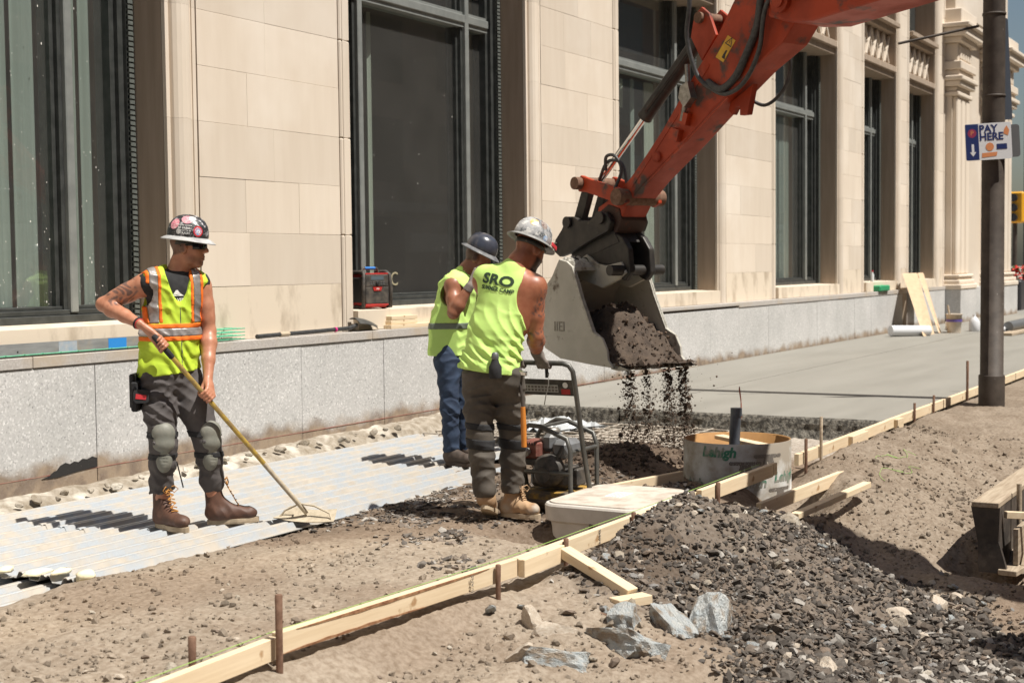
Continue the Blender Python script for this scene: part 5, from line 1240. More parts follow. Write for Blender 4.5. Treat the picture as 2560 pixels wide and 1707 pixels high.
def project_text(name, body, size, m, org, xd, yd, target, parent, eps=.002, cuts=2, **k):
    """lettering wrapped onto a garment: each vertex is cast along the text normal onto the garment's surface"""
    xs = k.pop('xs', 1.0); me = text_mesh(body, size, 0.0, **k); x = Vector(xd).normalized(); y = Vector(yd); y = (y-x*y.dot(x)).normalized(); z = x.cross(y)
    me.transform(Matrix.Diagonal((xs, 1, 1, 1))); bm = bmesh.new(); bm.from_mesh(me); bmesh.ops.triangulate(bm, faces=bm.faces); bmesh.ops.subdivide_edges(bm, edges=bm.edges, cuts=cuts); V, F = target
    tree = BVHTree.FromPolygons([tuple(p) for p in V], [tuple(int(i) for i in f) for f in F])
    dead = []
    for v in bm.verts:
        p = Vector(org)+x*v.co.x+y*v.co.y; h = tree.ray_cast(p+z*.35, -z, .8)
        if h[0] is None: dead.append(v); v.co = p
        else: v.co = h[0]+z*eps
    bmesh.ops.delete(bm, geom=dead, context='VERTS'); bm.to_mesh(me); bm.free(); me.materials.clear(); me.materials.append(m); return link(name, me, parent)
def hard_hat(parent, c, R_, m_dome, sx=1.0, brim_m=None, ridge=True):
    """full-brim hard hat; c: centre of the brim opening, R_: forward,left,up"""
    hat = link('hard_hat', None, parent); T = Matrix([[*R_[i], c[i]] for i in range(3)]+[[0, 0, 0, 1]]) @ Matrix.Diagonal((.88, .83, .95, 1))
    def put(b, n, m, p=hat): b.v = [tuple(T @ Vector(v)) for v in b.v]; return b.build(n, m, p)
    n = 40; b = MB(); prof = [(.128, .004), (.132, .02), (.130, .05), (.120, .085), (.100, .115), (.070, .135), (.035, .145), (.0, .148)]
    vs = []; fs = []
    for r, h in prof:
        for k in range(n):
            a = 2*math.pi*k/n; rg = .006*max(0, math.cos(a*1))**20*0
            bump_ = .005*math.exp(-(math.sin(a)*r/.022)**2)*(1 if ridge else 0)*(h/.148)
            vs.append((r*1.10*math.cos(a), r*.97*math.sin(a), h+bump_))
    m_ = len(prof)
    for i in range(m_-1):
        for k in range(n): fs.append((i*n+k, i*n+(k+1) % n, (i+1)*n+(k+1) % n, (i+1)*n+k))
    b.add(vs, fs, True); dome = put(b, 'dome', m_dome)
    b = MB(); vs = []; fs = []
    for r, h in ((.124, .0), (.131, .010), (.150, .002), (.172, -.010), (.176, -.012), (.175, -.017), (.150, -.006), (.124, .0)):
        for k in range(n):
            a = 2*math.pi*k/n; f = 1.0+.07*max(0, math.cos(a))**2
            vs.append((r*1.06*f*math.cos(a), r*.98*math.sin(a), h-.010*max(0, math.cos(a))**2*(r-.124)/.05))
    for i in range(7):
        for k in range(n): fs.append((i*n+k, i*n+(k+1) % n, (i+1)*n+(k+1) % n, (i+1)*n+k))
    b.add(vs, fs, True); put(b, 'brim', brim_m or m_dome)
    b = MB(); b.lathe([(.100, -.045), (.104, -.045), (.104, -.012), (.100, -.012)], 30, cap=False); put(b, 'head_band', m_blk)
    return hat, T
def sticker(hat, T, az, el, r, m, name='sticker', sq=1.0):
    """round decal following the dome"""
    b = MB(); n = 20; vs = []
    d0 = Vector((math.cos(az)*math.cos(el), math.sin(az)*math.cos(el), math.sin(el))); u = Vector((-math.sin(az), math.cos(az), 0)); w = d0.cross(u)
    ph = [.0, .004, .02, .05, .085, .115, .135, .145, .148]; pr = [.128, .128, .132, .130, .120, .100, .070, .035, .0]
    def dome(dv):
        q = math.hypot(dv.x/1.10, dv.y/.97); lo, hi = 0.0, 4.0
        for _ in range(30):
            t = (lo+hi)/2; z = dv.z*t
            if z < .148 and q*t < np.interp(max(z, 0), ph, pr): lo = t
            else: hi = t
        return dv*lo*1.012+Vector((0, 0, .004*math.exp(-(dv.y*lo/.022)**2)))
    for ring in (0, .5, 1):
        for k in range(n):
            a = 6.2832*k/n; p = d0*.14+u*r*ring*math.cos(a)+w*r*sq*ring*math.sin(a); vs.append(T @ dome(p))
    b.add(vs, [(i*n+k, i*n+(k+1) % n, (i+1)*n+(k+1) % n, (i+1)*n+k) for i in range(2) for k in range(n)], True); b.build(name, m, hat)
def boot(parent, heel, toe, ankle, top, m_l, m_s, lace=None, width=1.0, tilt=None, shaft_r=.056, lowcut=False):
    """work boot: heel and toe on the sole line, ankle joint, top of shaft"""
    heel, toe, ankle, top = map(lambda p: np.array(p, float), (heel, toe, ankle, top)); bt = link('boot', None, parent)
    f = unit(toe-heel); L = np.linalg.norm(toe-heel); sd = unit(np.cross((0, 0, 1), f)) if abs(f[2]) < .95 else vec(1, 0, 0); u = np.cross(f, sd)
    lo = np.minimum.reduce([heel, toe, ankle, top])-.10; hi = np.maximum.reduce([heel, toe, ankle, top])+.10
    S = SDF(lo, hi, .0055)
    Pt = lambda a, b, c: heel+f*a*L+sd*b*width+u*c
    S.cone(Pt(.16, 0, .062), Pt(.62, .0, .058), .046*width, .047*width, .03, flat=(u, .95)); S.ell(Pt(.80, 0, .058), (.19*L, .050*width, .042), np.stack([f, sd, u], 1), .025)
    S.ell(Pt(.12, 0, .07), (.055, .042*width, .05), np.stack([f, sd, u], 1), .02)
    S.cone(Pt(.22, 0, .07), ankle, .050, .050, .03); S.cone(ankle, top, .050, shaft_r, .02)
    if not lowcut: S.cone(Pt(.52, 0, .075), lerp(ankle, top, .25)+f*.018, .034, .036, .03)
    S.plane(top, unit(top-ankle)); S.plane(heel+u*.026, -u)
    S.warp(folds(110, .0016, 5, axis=unit(f+u)), .02); sdf_obj('upper', S, m_l, bt)
    b = MB(); n = 22; out = []
    for k in range(n):
        t = 2*math.pi*k/n; x = math.cos(t); y = math.sin(t); wd = .050*(1-.20*math.exp(-((x+.25)/.3)**2))*width
        out.append((.5+.52*x, wd*y*(1.0 if x > 0 else .86)))
    lo_ = [Pt(a, c, 0) for a, c in out]; md = [Pt(a, c*1.04, .012) for a, c in out]; hi_ = [Pt(a, c*1.03, .030) for a, c in out]
    vs = lo_+md+hi_
    b.add(vs, [(i*n+k, i*n+(k+1) % n, (i+1)*n+(k+1) % n, (i+1)*n+k) for i in range(2) for k in range(n)]); b.add(lo_, [tuple(range(n))[::-1]]); b.add(hi_, [tuple(range(n))]); b.build('sole', m_s, bt)
    if lace is not None:
        fr_ = lambda t: lerp(Pt(.58, 0, .108), lerp(ankle, top, .92)+f*(shaft_r+.002), t)
        b = MB()
        for i in range(7):
            t = i/6; c = fr_(t)+unit(f+u*.7)*.010*(1-t*.2); s_ = 1 if i % 2 else -1
            b.tube([c-sd*.024+u*.002, c+(f+u)*.004, c+sd*.024-u*.004], .0036, 6); b.tube([c-sd*.024*s_, fr_(min(1, t+.16))+unit(f+u*.7)*.010+sd*.024*s_], .0034, 6)
        b.build('laces', lace, bt)
        b = MB(); c = fr_(1.0)+f*.012
        for s_ in (-1, 1): b.tube([c, c+sd*.03*s_+u*.012+f*.02, c+sd*.055*s_-u*.01+f*.025, c+sd*.03*s_-u*.03+f*.02, c+f*.008], .003, 6)
        b.build('lace_bow', lace, bt)
    return bt
# ================================================================== PEOPLE
PR = YAW-math.pi/2          # local x: along the frame, local y: away from the camera
m_skin1 = mat('tanned_skin', (.46, .215, .135), (.38, .165, .10), scale=14, rough=.5, attr='Col', spec=.4)
m_skin1 = mat('skin', (.4, .2, .1), (.84, .74, .70), scale=26, rough=.42, attr='Col', spec=.5, bump=.12, bscale=140, bdist=.002)
m_black = mat('black_cotton', (.014, .014, .016), (.026, .026, .028), scale=20, rough=.85)
m_lime = mat('hi_vis_yellow', (.52, .70, .045), (.42, .58, .04), scale=7, rough=.8, bump=.15, bscale=220, bdist=.002, c3=(.36, .42, .06), s3=4, lo3=.62, hi3=.8)
m_limeg = mat('hi_vis_green', (.60, .85, .24), (.52, .79, .19), scale=5, rough=.8, bump=.1, bscale=260, bdist=.002)
m_trim = mat('hi_vis_orange', (.85, .17, .012), rough=.75)
m_silver = mat('reflective_tape', (.36, .335, .32), (.24, .22, .21), scale=30, rough=.42, metal=.35)
m_trou1 = mat('charcoal_trousers', (.105, .094, .092), (.068, .060, .060), scale=6, rough=.85, bump=.2, bscale=200, bdist=.002, c3=(.13, .115, .10), s3=5, lo3=.6, hi3=.85)
m_trou3 = mat('brown_grey_trousers', (.105, .090, .074), (.068, .058, .048), scale=6, rough=.85, bump=.2, bscale=200, bdist=.002, c3=(.17, .145, .115), s3=4, lo3=.55, hi3=.85)
m_jean = mat('blue_jeans', (.028, .050, .095), (.018, .030, .060), scale=9, rough=.85, c3=(.07, .10, .15), s3=5, lo3=.6, hi3=.8)
m_pad = mat('knee_pad_plastic', (.165, .170, .145), (.235, .23, .195), scale=9, rough=.55, bump=.12, bscale=60)
m_boot1 = mat('brown_leather', (.125, .058, .036), (.075, .036, .024), scale=8, rough=.6, c3=(.22, .15, .11), s3=6, lo3=.6, hi3=.8)
m_boot3 = mat('tan_leather', (.46, .30, .17), (.34, .205, .11), scale=8, rough=.7, c3=(.42, .36, .29), s3=7)
m_sole = mat('crepe_sole', (.50, .40, .28), (.36, .28, .19), scale=14, rough=.85)
m_lace = mat('amber_lace', (.42, .19, .04), rough=.7)
m_glove = mat('grey_glove', (.22, .185, .165), (.15, .125, .11), scale=30, rough=.8)
m_glass2 = mat('dark_lens', (.008, .008, .010), rough=.08)
m_whitep = mat('white_print', (.80, .80, .78), rough=.7); m_darkp = mat('green_black_print', (.02, .045, .02), rough=.8); m_pink = mat('pink_sticker', (.62, .12, .20), (.75, .5, .5), scale=90, rough=.4); m_redst = mat('red_sticker', (.55, .04, .05), rough=.4); m_bluest = mat('blue_sticker', (.10, .28, .55), (.8, .8, .8), scale=60, rough=.4)
SK1 = np.array([.50, .235, .145]); SK2 = np.array([.33, .145, .085]); SK3 = np.array([.40, .155, .085]); INK = np.array([.075, .07, .075])
def tattoo(V, c, regions, seed):
    """ink drawn into the skin colour: wavy bands within soft regions"""
    for (p, q, r, dens) in regions:
        p, q = np.array(p), np.array(q); d = q-p; t = np.clip(((V-p)@d)/(d@d), 0, 1); dist = np.linalg.norm(V-p-t[:, None]*d, axis=1)
        w = np.clip((r-dist)/.02, 0, 1)*np.clip(t/.08, 0, 1)*np.clip((1-t)/.08, 0, 1)
        f = np.sin(70*V[:, 0]+3*np.sin(55*V[:, 2]+seed)+seed)*np.sin(62*V[:, 2]+4*np.sin(48*V[:, 1]+40*V[:, 0]+seed*2))
        m = (w*np.clip((f-(.35-dens))*5, 0, 1)*.72)[:, None]; c = c*(1-m)+INK*m
    return c

# ------------------------------------------------------------------ worker with the rake
W1 = thing('person', 'worker in orange-trimmed lime vest and sticker-covered hard hat leaning on a rake', 'person', (6.4413, 6.0359, .0), rz=PR)
N1 = unit((.50, -.866, 0)); TOP, TIP = vec(-.062, -.200, 1.139), vec(.744, .203, .030); HD1 = unit(TIP-TOP)
shR, elR, wrR = vec(-.172, -.015, 1.485), vec(-.452, .030, 1.362), vec(-.190, -.150, 1.248)
shL, elL, wrL = vec(.108, .165, 1.478), vec(.155, .165, 1.186), vec(.178, .000, .905)
barL = lerp(TOP, TIP, .30); barR = TOP+HD1*.01
S = SDF((-.62, -.36, .02), (.50, .42, 1.90), .0062)
hc1 = vec(.055, .092, 1.700); HR1 = head_frame(-.10, -.03)
head(S, hc1, HR1, vec(.005, .100, 1.545))
S.cone((.005, .10, 1.60), (-.02, .09, 1.50), .062, .085, .03)
S.cone((-.04, .085, 1.40), (-.06, .065, 1.12), .150, .128, .04, flat=(N1, 1.4)); S.cone((-.06, .065, 1.12), (-.075, .055, .96), .128, .138, .04, flat=(N1, 1.3)); S.cone(shR+vec(.04, .02, 0), shL-vec(.03, .02, 0), .062, .062, .05)
for a, e, w in ((shR, elR, wrR), (shL, elL, wrL)):
    S.ell(a+(e-a)*.08, (.066, .066, .070), None, .03); S.chain([(a, .060), (lerp(a, e, .45), .056), (e, .043)], .02); S.cone(lerp(a, e, .25), lerp(a, e, .7), .052, .046, .03)
    S.chain([(e, .043), (lerp(e, w, .25), .050), (lerp(e, w, .6), .040), (w, .0285)], .018)
grip(S, wrR, barR, -HD1, .016, side=-1); grip(S, wrL, barL, HD1, .014, side=1)
for h_, k_, a_ in (((-.135, .01, .93), (-.084, -.060, .52), (-.125, .01, .12)), ((.010, .095, .93), (.160, .040, .517), (.172, .115, .12))): S.chain([(h_, .085), (k_, .055), (a_, .042)], .03)
def col1(V):
    c = np.tile(SK1, (len(V), 1)); n = np.linalg.norm(V-hc1, axis=1); loc = (V-hc1) @ HR1
    hr = np.clip((.035+loc[:, 2]-.25*loc[:, 0])/.012, 0, 1)*np.clip((.02-loc[:, 0])/.02, 0, 1)*(n < .2); c = c*(1-.75*hr[:, None])+np.array([.05, .035, .028])*.75*hr[:, None]
    st = np.clip((-.045-loc[:, 2])/.02, 0, 1)*np.clip((loc[:, 0]-.0)/.03, 0, 1)*(n < .2); c = c*(1-.45*st[:, None])+np.array([.13, .075, .055])*.45*st[:, None]
    return tattoo(V, c, [(lerp(shR, elR, .12), lerp(shR, elR, .85), .10, .25)], 1.3)
sdf_obj('body', S, m_skin1, W1, col1)
# T-shirt
S = SDF((-.34, -.26, .90), (.28, .40, 1.66), .0065)
S.cone((-.035, .088, 1.42), (-.06, .068, 1.12), .166, .146, .04, flat=(N1, 1.38)); S.cone((-.06, .068, 1.12), (-.075, .058, .94), .146, .152, .04, flat=(N1, 1.28))
S.cone(shR+vec(.005, 0, 0), shL, .072, .072, .05); S.cone((.0, .10, 1.52), (.005, .10, 1.57), .085, .076, .03); S.plane((.01, .09, 1.575), (.15, -.25, 1))
for a, q in ((shR, vec(-.90, -.43, .0)), (shL, vec(.90, .43, .0))): S.plane(a+q*.050, q)
S.warp(folds(90, .0025, 3, (.3, 0, .95)), .03); tee, teeV, teeF = sdf_obj('t_shirt', S, m_black, W1)
# vest
S = SDF((-.36, -.30, .88), (.30, .42, 1.66), .0058)
S.cone((-.035, .088, 1.42), (-.06, .068, 1.14), .186, .178, .04, flat=(N1, 1.36)); S.cone((-.06, .068, 1.14), (-.072, .058, .94), .178, .192, .04, flat=(N1, 1.26))
S.cone(shR+vec(.03, .01, .012), shL-vec(.02, .01, -.012), .078, .078, .05)
S.warp(lambda x, y, z: .006*np.sin(60*z+5*np.sin(14*x+9*y)+2*x*30)*np.clip((1.25-z)/.2, .25, 1)+.004*np.sin(45*(x-y)+6*z)+folds(70, .004, 77, (.5, 0, .86), .8)(x, y, z), .04)
S.plane((0, 0, .945), (.10, .05, -1))
for a, dr in ((shR, unit((-.90, -.43, 0))), (shL, unit((.90, .43, 0)))):
    S.cone(a+dr*.030-vec(0, 0, .055), a+dr*.30-vec(0, 0, .055), .090, .10, .01, 's'); S.cone(a+dr*.07-vec(0, 0, .02), a+dr*.07-vec(0, 0, .15), .080, .05, .01, 's')
    X, Y, Z = S.grid(); lim = (X-a[0])*dr[0]+(Y-a[1])*dr[1]+0*Z; S.D = np.where(Z+0*X+0*Y > 1.30, np.maximum(S.D, lim-.058), S.D)
S.cone((.005, .10, 1.52), (.005, .10, 1.75), .082, .09, .01, 's'); S.cone((.012, .0, 1.60), (.045, -.062, 1.335), .092, .026, .01, 's')
X, Y, Z = S.grid(); cen = (-.05, .07); sd1 = vec(.866, .50, 0); lat = (X-cen[0])*sd1[0]+(Y-cen[1])*sd1[1]+0*Z; fr1 = (X-cen[0])*N1[0]+(Y-cen[1])*N1[1]+0*Z
D0 = S.D.copy(); vest, vestV, vestF = sdf_obj('vest', S, m_lime, W1)
def band(name, reg, m, th=.0045, par=None):
    T_ = S.copy(); T_.D = np.maximum(np.maximum(D0-th, reg), -(D0+.006)); return sdf_obj(name, T_, m, par or vest, sm=0)
zz = Z+0*X+0*Y
def iv(a, lo, hi): return np.maximum(lo-a, a-hi)
band('orange_trim', iv(zz, 1.140, 1.168), m_trim); band('reflective_tape', iv(zz, 1.168, 1.216), m_silver, .006); band('orange_trim', iv(zz, 1.216, 1.244), m_trim)
for s_ in (-1, 1):
    for lo, hi, m, th, nm in ((.086, .106, m_trim, .0045, 'orange_trim'), (.106, .156, m_silver, .006, 'reflective_tape'), (.156, .176, m_trim, .0045, 'orange_trim')):
        a, b_ = (lo, hi) if s_ > 0 else (-hi, -lo); band(nm, np.maximum(np.maximum(iv(lat, a, b_), 1.246-zz), -fr1-.02), m, th)
band('zip', np.maximum(np.maximum(iv(lat, .012, .020), -fr1+.02), iv(zz, .95, 1.34)), m_trou1, .003)
# shirt print
project_text('shirt_text', 'SILVER', .026, m_whitep, (.045, -.10, 1.385), (.90, .35, 0), (0, 0, 1), (teeV, teeF), tee, bold=.001)
me_t = None
def project_poly(name, pts, m, org, xd, yd, target, parent, eps=.002):
    x = Vector(xd).normalized(); y = Vector(yd); y = (y-x*y.dot(x)).normalized(); z = x.cross(y); V, F = target
    tree = BVHTree.FromPolygons([tuple(p) for p in V], [tuple(int(i) for i in f) for f in F]); bm = bmesh.new()
    f = bm.faces.new([bm.verts.new((a, b_, 0)) for a, b_ in pts]); bmesh.ops.triangulate(bm, faces=bm.faces); bmesh.ops.subdivide_edges(bm, edges=bm.edges, cuts=3); dead = []
    for v in bm.verts:
        p = Vector(org)+x*v.co.x+y*v.co.y; h = tree.ray_cast(p+z*.3, -z, .7)
        if h[0] is None: dead.append(v)
        else: v.co = h[0]+z*eps
    bmesh.ops.delete(bm, geom=dead, context='VERTS'); me = bpy.data.meshes.new(name); bm.to_mesh(me); bm.free(); me.materials.append(m); return link(name, me, parent)
project_poly('shirt_emblem', [(-.040, -.016), (-.02, -.005), (-.004, .018), (.006, .020), (.018, .004), (.045, -.016)], m_whitep, (.035, -.10, 1.425), (.90, .35, 0), (0, 0, 1), (teeV, teeF), tee)
# trousers
S = SDF((-.36, -.30, .12), (.34, .34, 1.04), .0062)
S.cone((-.075, .055, 1.0), (-.07, .05, .93), .150, .165, .04, flat=(N1, 1.25))
for h_, k_, a_ in (((-.135, .01, .92), (-.086, -.062, .52), (-.124, .008, .225)), ((.010, .095, .92), (.158, .040, .517), (.166, .112, .25))):
    h_, k_, a_ = map(np.array, (h_, k_, a_)); S.chain([(h_, .108), (lerp(h_, k_, .5), .100), (k_, .082)], .035); S.chain([(k_, .080), (lerp(k_, a_, .4), .079), (lerp(k_, a_, .85), .071), (a_, .073)], .03)
    S.plane(a_-vec(0, 0, .015), (0, 0, -1)) if a_[0] < 0 else None
S.warp(lambda x, y, z: folds(125, .0060, 8, (.12, 0, .99), .8)(x, y, z)*np.clip((z-.50)/.1, .25, 1)*np.clip((1.02-z)/.1, 0, 1) + folds(95, .0050, 18, (.5, .2, .85), .8)(x, y, z)*np.clip((.48-z)/.1, 0, 1), .04)
TR1 = S.copy(); sdf_obj('trousers', S, m_trou1, W1)
# pouch, tape measure
b = MB(); b.box((-.275, -.10, .74), (-.245, .06, .945), .008); b.box((-.262, -.12, .72), (-.22, .05, .90), .01); b.build('tool_pouch', m_black, W1)
b = MB(); pts = rrect(.042, .040, .020, 0, 5); b.prism([(p[0], p[1]) for p in pts], -.022, .022, lambda a, c, o: tuple(vec(-.196, -.128, .815)+vec(.94, .33, 0)*a*1.05+vec(0, 0, 1)*c+vec(.33, -.94, 0)*o)); tm = b.build('tape_measure', m_black, W1)
b = MB(); b.prism([(-.034, -.012), (.024, -.02), (.028, .006), (-.030, .018)], .022, .0245, lambda a, c, o: tuple(vec(-.196, -.128, .815)+vec(.94, .33, 0)*a*1.05+vec(0, 0, 1)*c+vec(.33, -.94, 0)*o)); b.build('red_label', m_redst, tm)
# knee pads
for k_, f_ in ((vec(-.086, -.062, .53), unit((.28, -.95, 0))), (vec(.158, .040, .525), unit((.62, -.78, 0)))):
    sd_ = vec(-f_[1], f_[0], 0); R_ = np.stack([f_, sd_, vec(0, 0, 1)], 1); S = SDF(k_-vec(.16, .16, .22), k_+vec(.16, .16, .18), .0055)
    S.ell(k_+f_*.043+vec(0, 0, .055), (.050, .070, .072), R_, .02); S.ell(k_+f_*.050+vec(0, 0, -.005), (.048, .066, .058), R_, .015); S.ell(k_+f_*.032+vec(0, 0, -.100), (.048, .050, .082), R_, .02)
    P_lo = k_+f_*.02; S.plane(P_lo, -f_)
    for i in range(5): S.cone(k_+f_*.115+vec(0, 0, -.075-.020*i)-sd_*.035, k_+f_*.115+vec(0, 0, -.082-.020*i)+sd_*.035, .022, .022, .003, 's') if False else S.cone(k_+f_*.085+vec(0, 0, -.070-.020*i)-sd_*.034, k_+f_*.085+vec(0, 0, -.076-.020*i)+sd_*.030, .0125, .0125, .003, 's')
    kp, _, _ = sdf_obj('knee_pad', S, m_pad, W1)
    Xg, Yg, Zg = TR1.grid()
    for dz in (.045, -.085):
        T_ = TR1.copy(); near = np.sqrt((Xg-k_[0])**2+(Yg-k_[1])**2+0*Zg)-.135; T_.D = np.maximum.reduce([TR1.D-.006, -(TR1.D+.008), np.abs(Zg+0*Xg+0*Yg-(k_[2]+dz))-.017, near]); sdf_obj('strap', T_, m_black, kp, sm=0)
    b = MB(); b.lathe([(.011, 0), (.011, .006), (.006, .009)], 12, k_+f_*.070-sd_*.056+vec(0, 0, .005), f_-sd_*.8); b.build('rivet', m_trou1, kp)
b = MB(); b.bar((-.03, .03, .40), (.005, .035, .24), .03, .005); b.build('loose_strap', m_black, W1)
boot(W1, (-.165, .045, 0), (.072, -.170, 0), (-.122, .006, .105), (-.122, .012, .262), m_boot1, m_sole, m_lace)
boot(W1, (.140, .090, 0), (.435, .165, .004), (.178, .110, .105), (.166, .113, .285), m_boot1, m_sole, m_lace)
# hat, glasses, wristband
m_hat1 = mat('black_hat_stickers', (.035, .035, .038), (.50, .49, .50), scale=34, rough=.35, lo=.58, hi=.63, coord='obj', c3=(.26, .25, .26), s3=60, lo3=.58, hi3=.64)
m_brim1 = mat('scuffed_brim', (.32, .32, .32), (.55, .55, .54), scale=12, rough=.35)
hat, HT = hard_hat(W1, (.053, .094, 1.757), head_frame(-.10, -.115), m_hat1, brim_m=m_brim1)
side_az = -1.45
sticker(hat, HT, side_az-.72, .62, .036, m_pink); sticker(hat, HT, side_az+.05, .95, .038, m_pink); sticker(hat, HT, side_az+.45, 1.0, .022, m_whitep); sticker(hat, HT, side_az-.35, .30, .018, m_whitep); sticker(hat, HT, side_az+.70, .36, .034, m_redst); sticker(hat, HT, side_az+.70, .362, .024, m_bluest)
for i, (tx, sz) in enumerate((('IF YOURE GONNA', .012), ('BE DUMB', .019), ('YOU GOTTA BE', .012), ('TOUGH', .020))):
    d0 = HT @ Vector((.010, -.1305, .082-.0165*i)); xd = Vector(HT.to_3x3() @ Vector((1, 0, 0))); yd = Vector(HT.to_3x3() @ Vector((0, .30-.07*i, 1)))
    place_text('hat_lettering', tx, sz, m_whitep, d0, xd, yd, hat, extrude=.0012)
b = MB(); T1 = lambda x, y, z: tuple(hc1+HR1 @ vec(x, y, z)); arc = np.linspace(-1.15, 1.15, 15)
vs = []
for t in arc: 
    for z, k in ((.030, 1.0), (.004, 1.02), (-.010, .985)): vs.append(T1(.010+.106*math.cos(t)*k, .084*math.sin(t)*k, z))
b.add(vs, [(3*i+j, 3*i+3+j, 3*i+4+j, 3*i+1+j) for i in range(14) for j in range(2)], True)
for s_ in (-1, 1): b.tube([T1(.055, .080*s_, .018), T1(-.02, .085*s_, .010)], .0035, 6)
b.build('sunglasses', m_glass2, W1)
b = MB(); wa = unit(wrR-elR); c0 = wrR-wa*.012; e1 = unit(np.cross(wa, (0, 0, 1))); e2 = np.cross(wa, e1)
b.tube([c0+.0325*(e1*math.cos(t)+e2*math.sin(t)) for t in np.linspace(0, 6.283, 19)[:-1]], .006, 6, closed=True); b.build('wristband', m_black, W1)
b = MB(); c0 = c0+wa*.012; b.tube([c0+.031*(e1*math.cos(t)+e2*math.sin(t)) for t in np.linspace(0, 6.283, 19)[:-1]], .0035, 6, closed=True); b.build('wristband', m_redst, W1)
# the rake
m_brass = mat('yellow_handle', (.46, .32, .07), (.30, .21, .09), scale=18, rough=.4, metal=.25, coord='obj', lo=.48, hi=.6)
m_cemh = mat('cement_caked', (.52, .45, .34), (.38, .32, .23), scale=24, rough=.9, bump=.3, bscale=60)
rk = thing('concrete_rake', 'long yellow-handled concrete rake with curved blade resting on the deck edge', 'rake', tuple(W1.matrix_basis @ Vector((.744, .203, 0))), rz=PR)
RO = vec(.744, .203, 0); H0 = TOP-HD1*.055-RO; H1 = TIP-RO
Lk = lambda t: tuple(lerp(H0, H1, t))
b = MB(); b.tube([Lk(0), Lk(.005), Lk(.115), Lk(.12)], [.012, .0175, .0175, .014], 14); b.build('grip', m_black, rk)
b = MB(); b.tube([Lk(.10), Lk(.70)], .0145, 14); b.build('handle', m_brass, rk); b = MB(); b.tube([Lk(.70), Lk(.985)], [.0148, .0155], 14); b.build('caked_handle', m_cemh, rk)
# blade: wide curved plate, lower edge on the deck
bc = vec(0, 0, .0); bxd = unit((.92, -.38, 0)); byd = unit((.38, .92, 0)); b = MB(); vs = []; n = 12
for i in range(n+1):
    u_ = -1+2*i/n
    for j in range(5):
        v_ = j/4; wd = .215*(1-.22*v_); vs.append(tuple(bc+bxd*u_*wd+byd*(-.075+.135*v_-.035*(1-u_*u_)*.6)+vec(0, 0, .006+.055*v_*v_+.012*(u_*u_))))
f0 = [(i*5+j, (i+1)*5+j, (i+1)*5+j+1, i*5+j+1) for i in range(n) for j in range(4)]; b.add(vs, f0, True); b.add([(x, y, z-.004) for x, y, z in vs], [f[::-1] for f in f0], True); b.build('blade', m_cemh, rk)
for s_ in (-1, 1):
    b = MB(); b.tube([Lk(.93), tuple(lerp(lerp(H0, H1, .95), bc+bxd*s_*.10+vec(0, 0, .10), .6)), tuple(bc+bxd*s_*.16+byd*(-.02)+vec(0, 0, .055)), tuple(bc+bxd*s_*.185+byd*(-.04)+vec(0, 0, .016))], .006, 8); b.build('brace', m_cemh, rk)

# ------------------------------------------------------------------ worker with the compactor
W3 = thing('person', 'worker seen from behind in lime sleeveless shirt, bending over the plate compactor handle', 'person', (7.6084, 4.4893, -.025), rz=PR)
N3 = unit((.40, .916, 0)); HB = unit((.88, -.47, 0))
Rz = Matrix.Rotation(-PR, 4, 'Z')
def loc3(p): return np.array(Rz @ (Vector(p)-Vector((7.6084, 4.4893, -.025))))
cw_ = Matrix.Translation(CO) @ Matrix.Rotation(CR, 4, 'Z') @ Matrix.Scale(.86, 4)
barA, barB = loc3(cw_ @ Vector((-.15, -.255, 1.15))), loc3(cw_ @ Vector((.22, -.255, 1.15))); HB = unit(barB-barA)
bR3 = lerp(barA, barB, .60); bL3 = lerp(barA, barB, .02)
shL3, shR3 = vec(-.070, .190, 1.500), vec(.238, .062, 1.462); elR3 = vec(.250, .085, 1.150); wrR3 = bR3+vec(-.055, -.040, .075); elL3 = vec(.02, .34, 1.22); wrL3 = bL3+vec(-.06, .0, .07)
hc3 = vec(.215, .150, 1.690); HR3 = head_frame(.72, -.50)
S = SDF((-.28, -.14, .05), (.56, .56, 1.88), .0062)
head(S, hc3, HR3, vec(.125, .095, 1.575), .018); S.cone((.150, .11, 1.61), (.105, .10, 1.52), .068, .095, .04)
S.cone((.08, .12, 1.43), (.0, .075, 1.15), .160, .135, .05, flat=(N3, 1.35)); S.cone((.0, .075, 1.15), (-.028, .05, .95), .135, .135, .04, flat=(N3, 1.25)); S.cone(shL3, shR3, .075, .080, .06)
S.ell((.185, .035, 1.40), (.085, .060, .12), None, .05); S.ell((.13, .06, 1.28), (.10, .08, .14), None, .05)
for a, e, w in ((shR3, elR3, wrR3), (shL3, elL3, wrL3)):
    S.ell(a+vec(.008, 0, -.02), (.074, .074, .088), None, .03); S.chain([(a, .070), (lerp(a, e, .35), .062), (lerp(a, e, .6), .058), (e, .046)], .02); S.chain([(e, .047), (lerp(e, w, .28), .056), (lerp(e, w, .65), .043), (w, .031)], .02)
for h_, k_, a_ in (((-.115, .07, .88), (-.107, .028, .526), (-.078, .0, .14)), ((.07, .05, .88), (.098, .14, .51), (.092, .155, .12))): S.chain([(h_, .085), (k_, .055), (a_, .042)], .03)
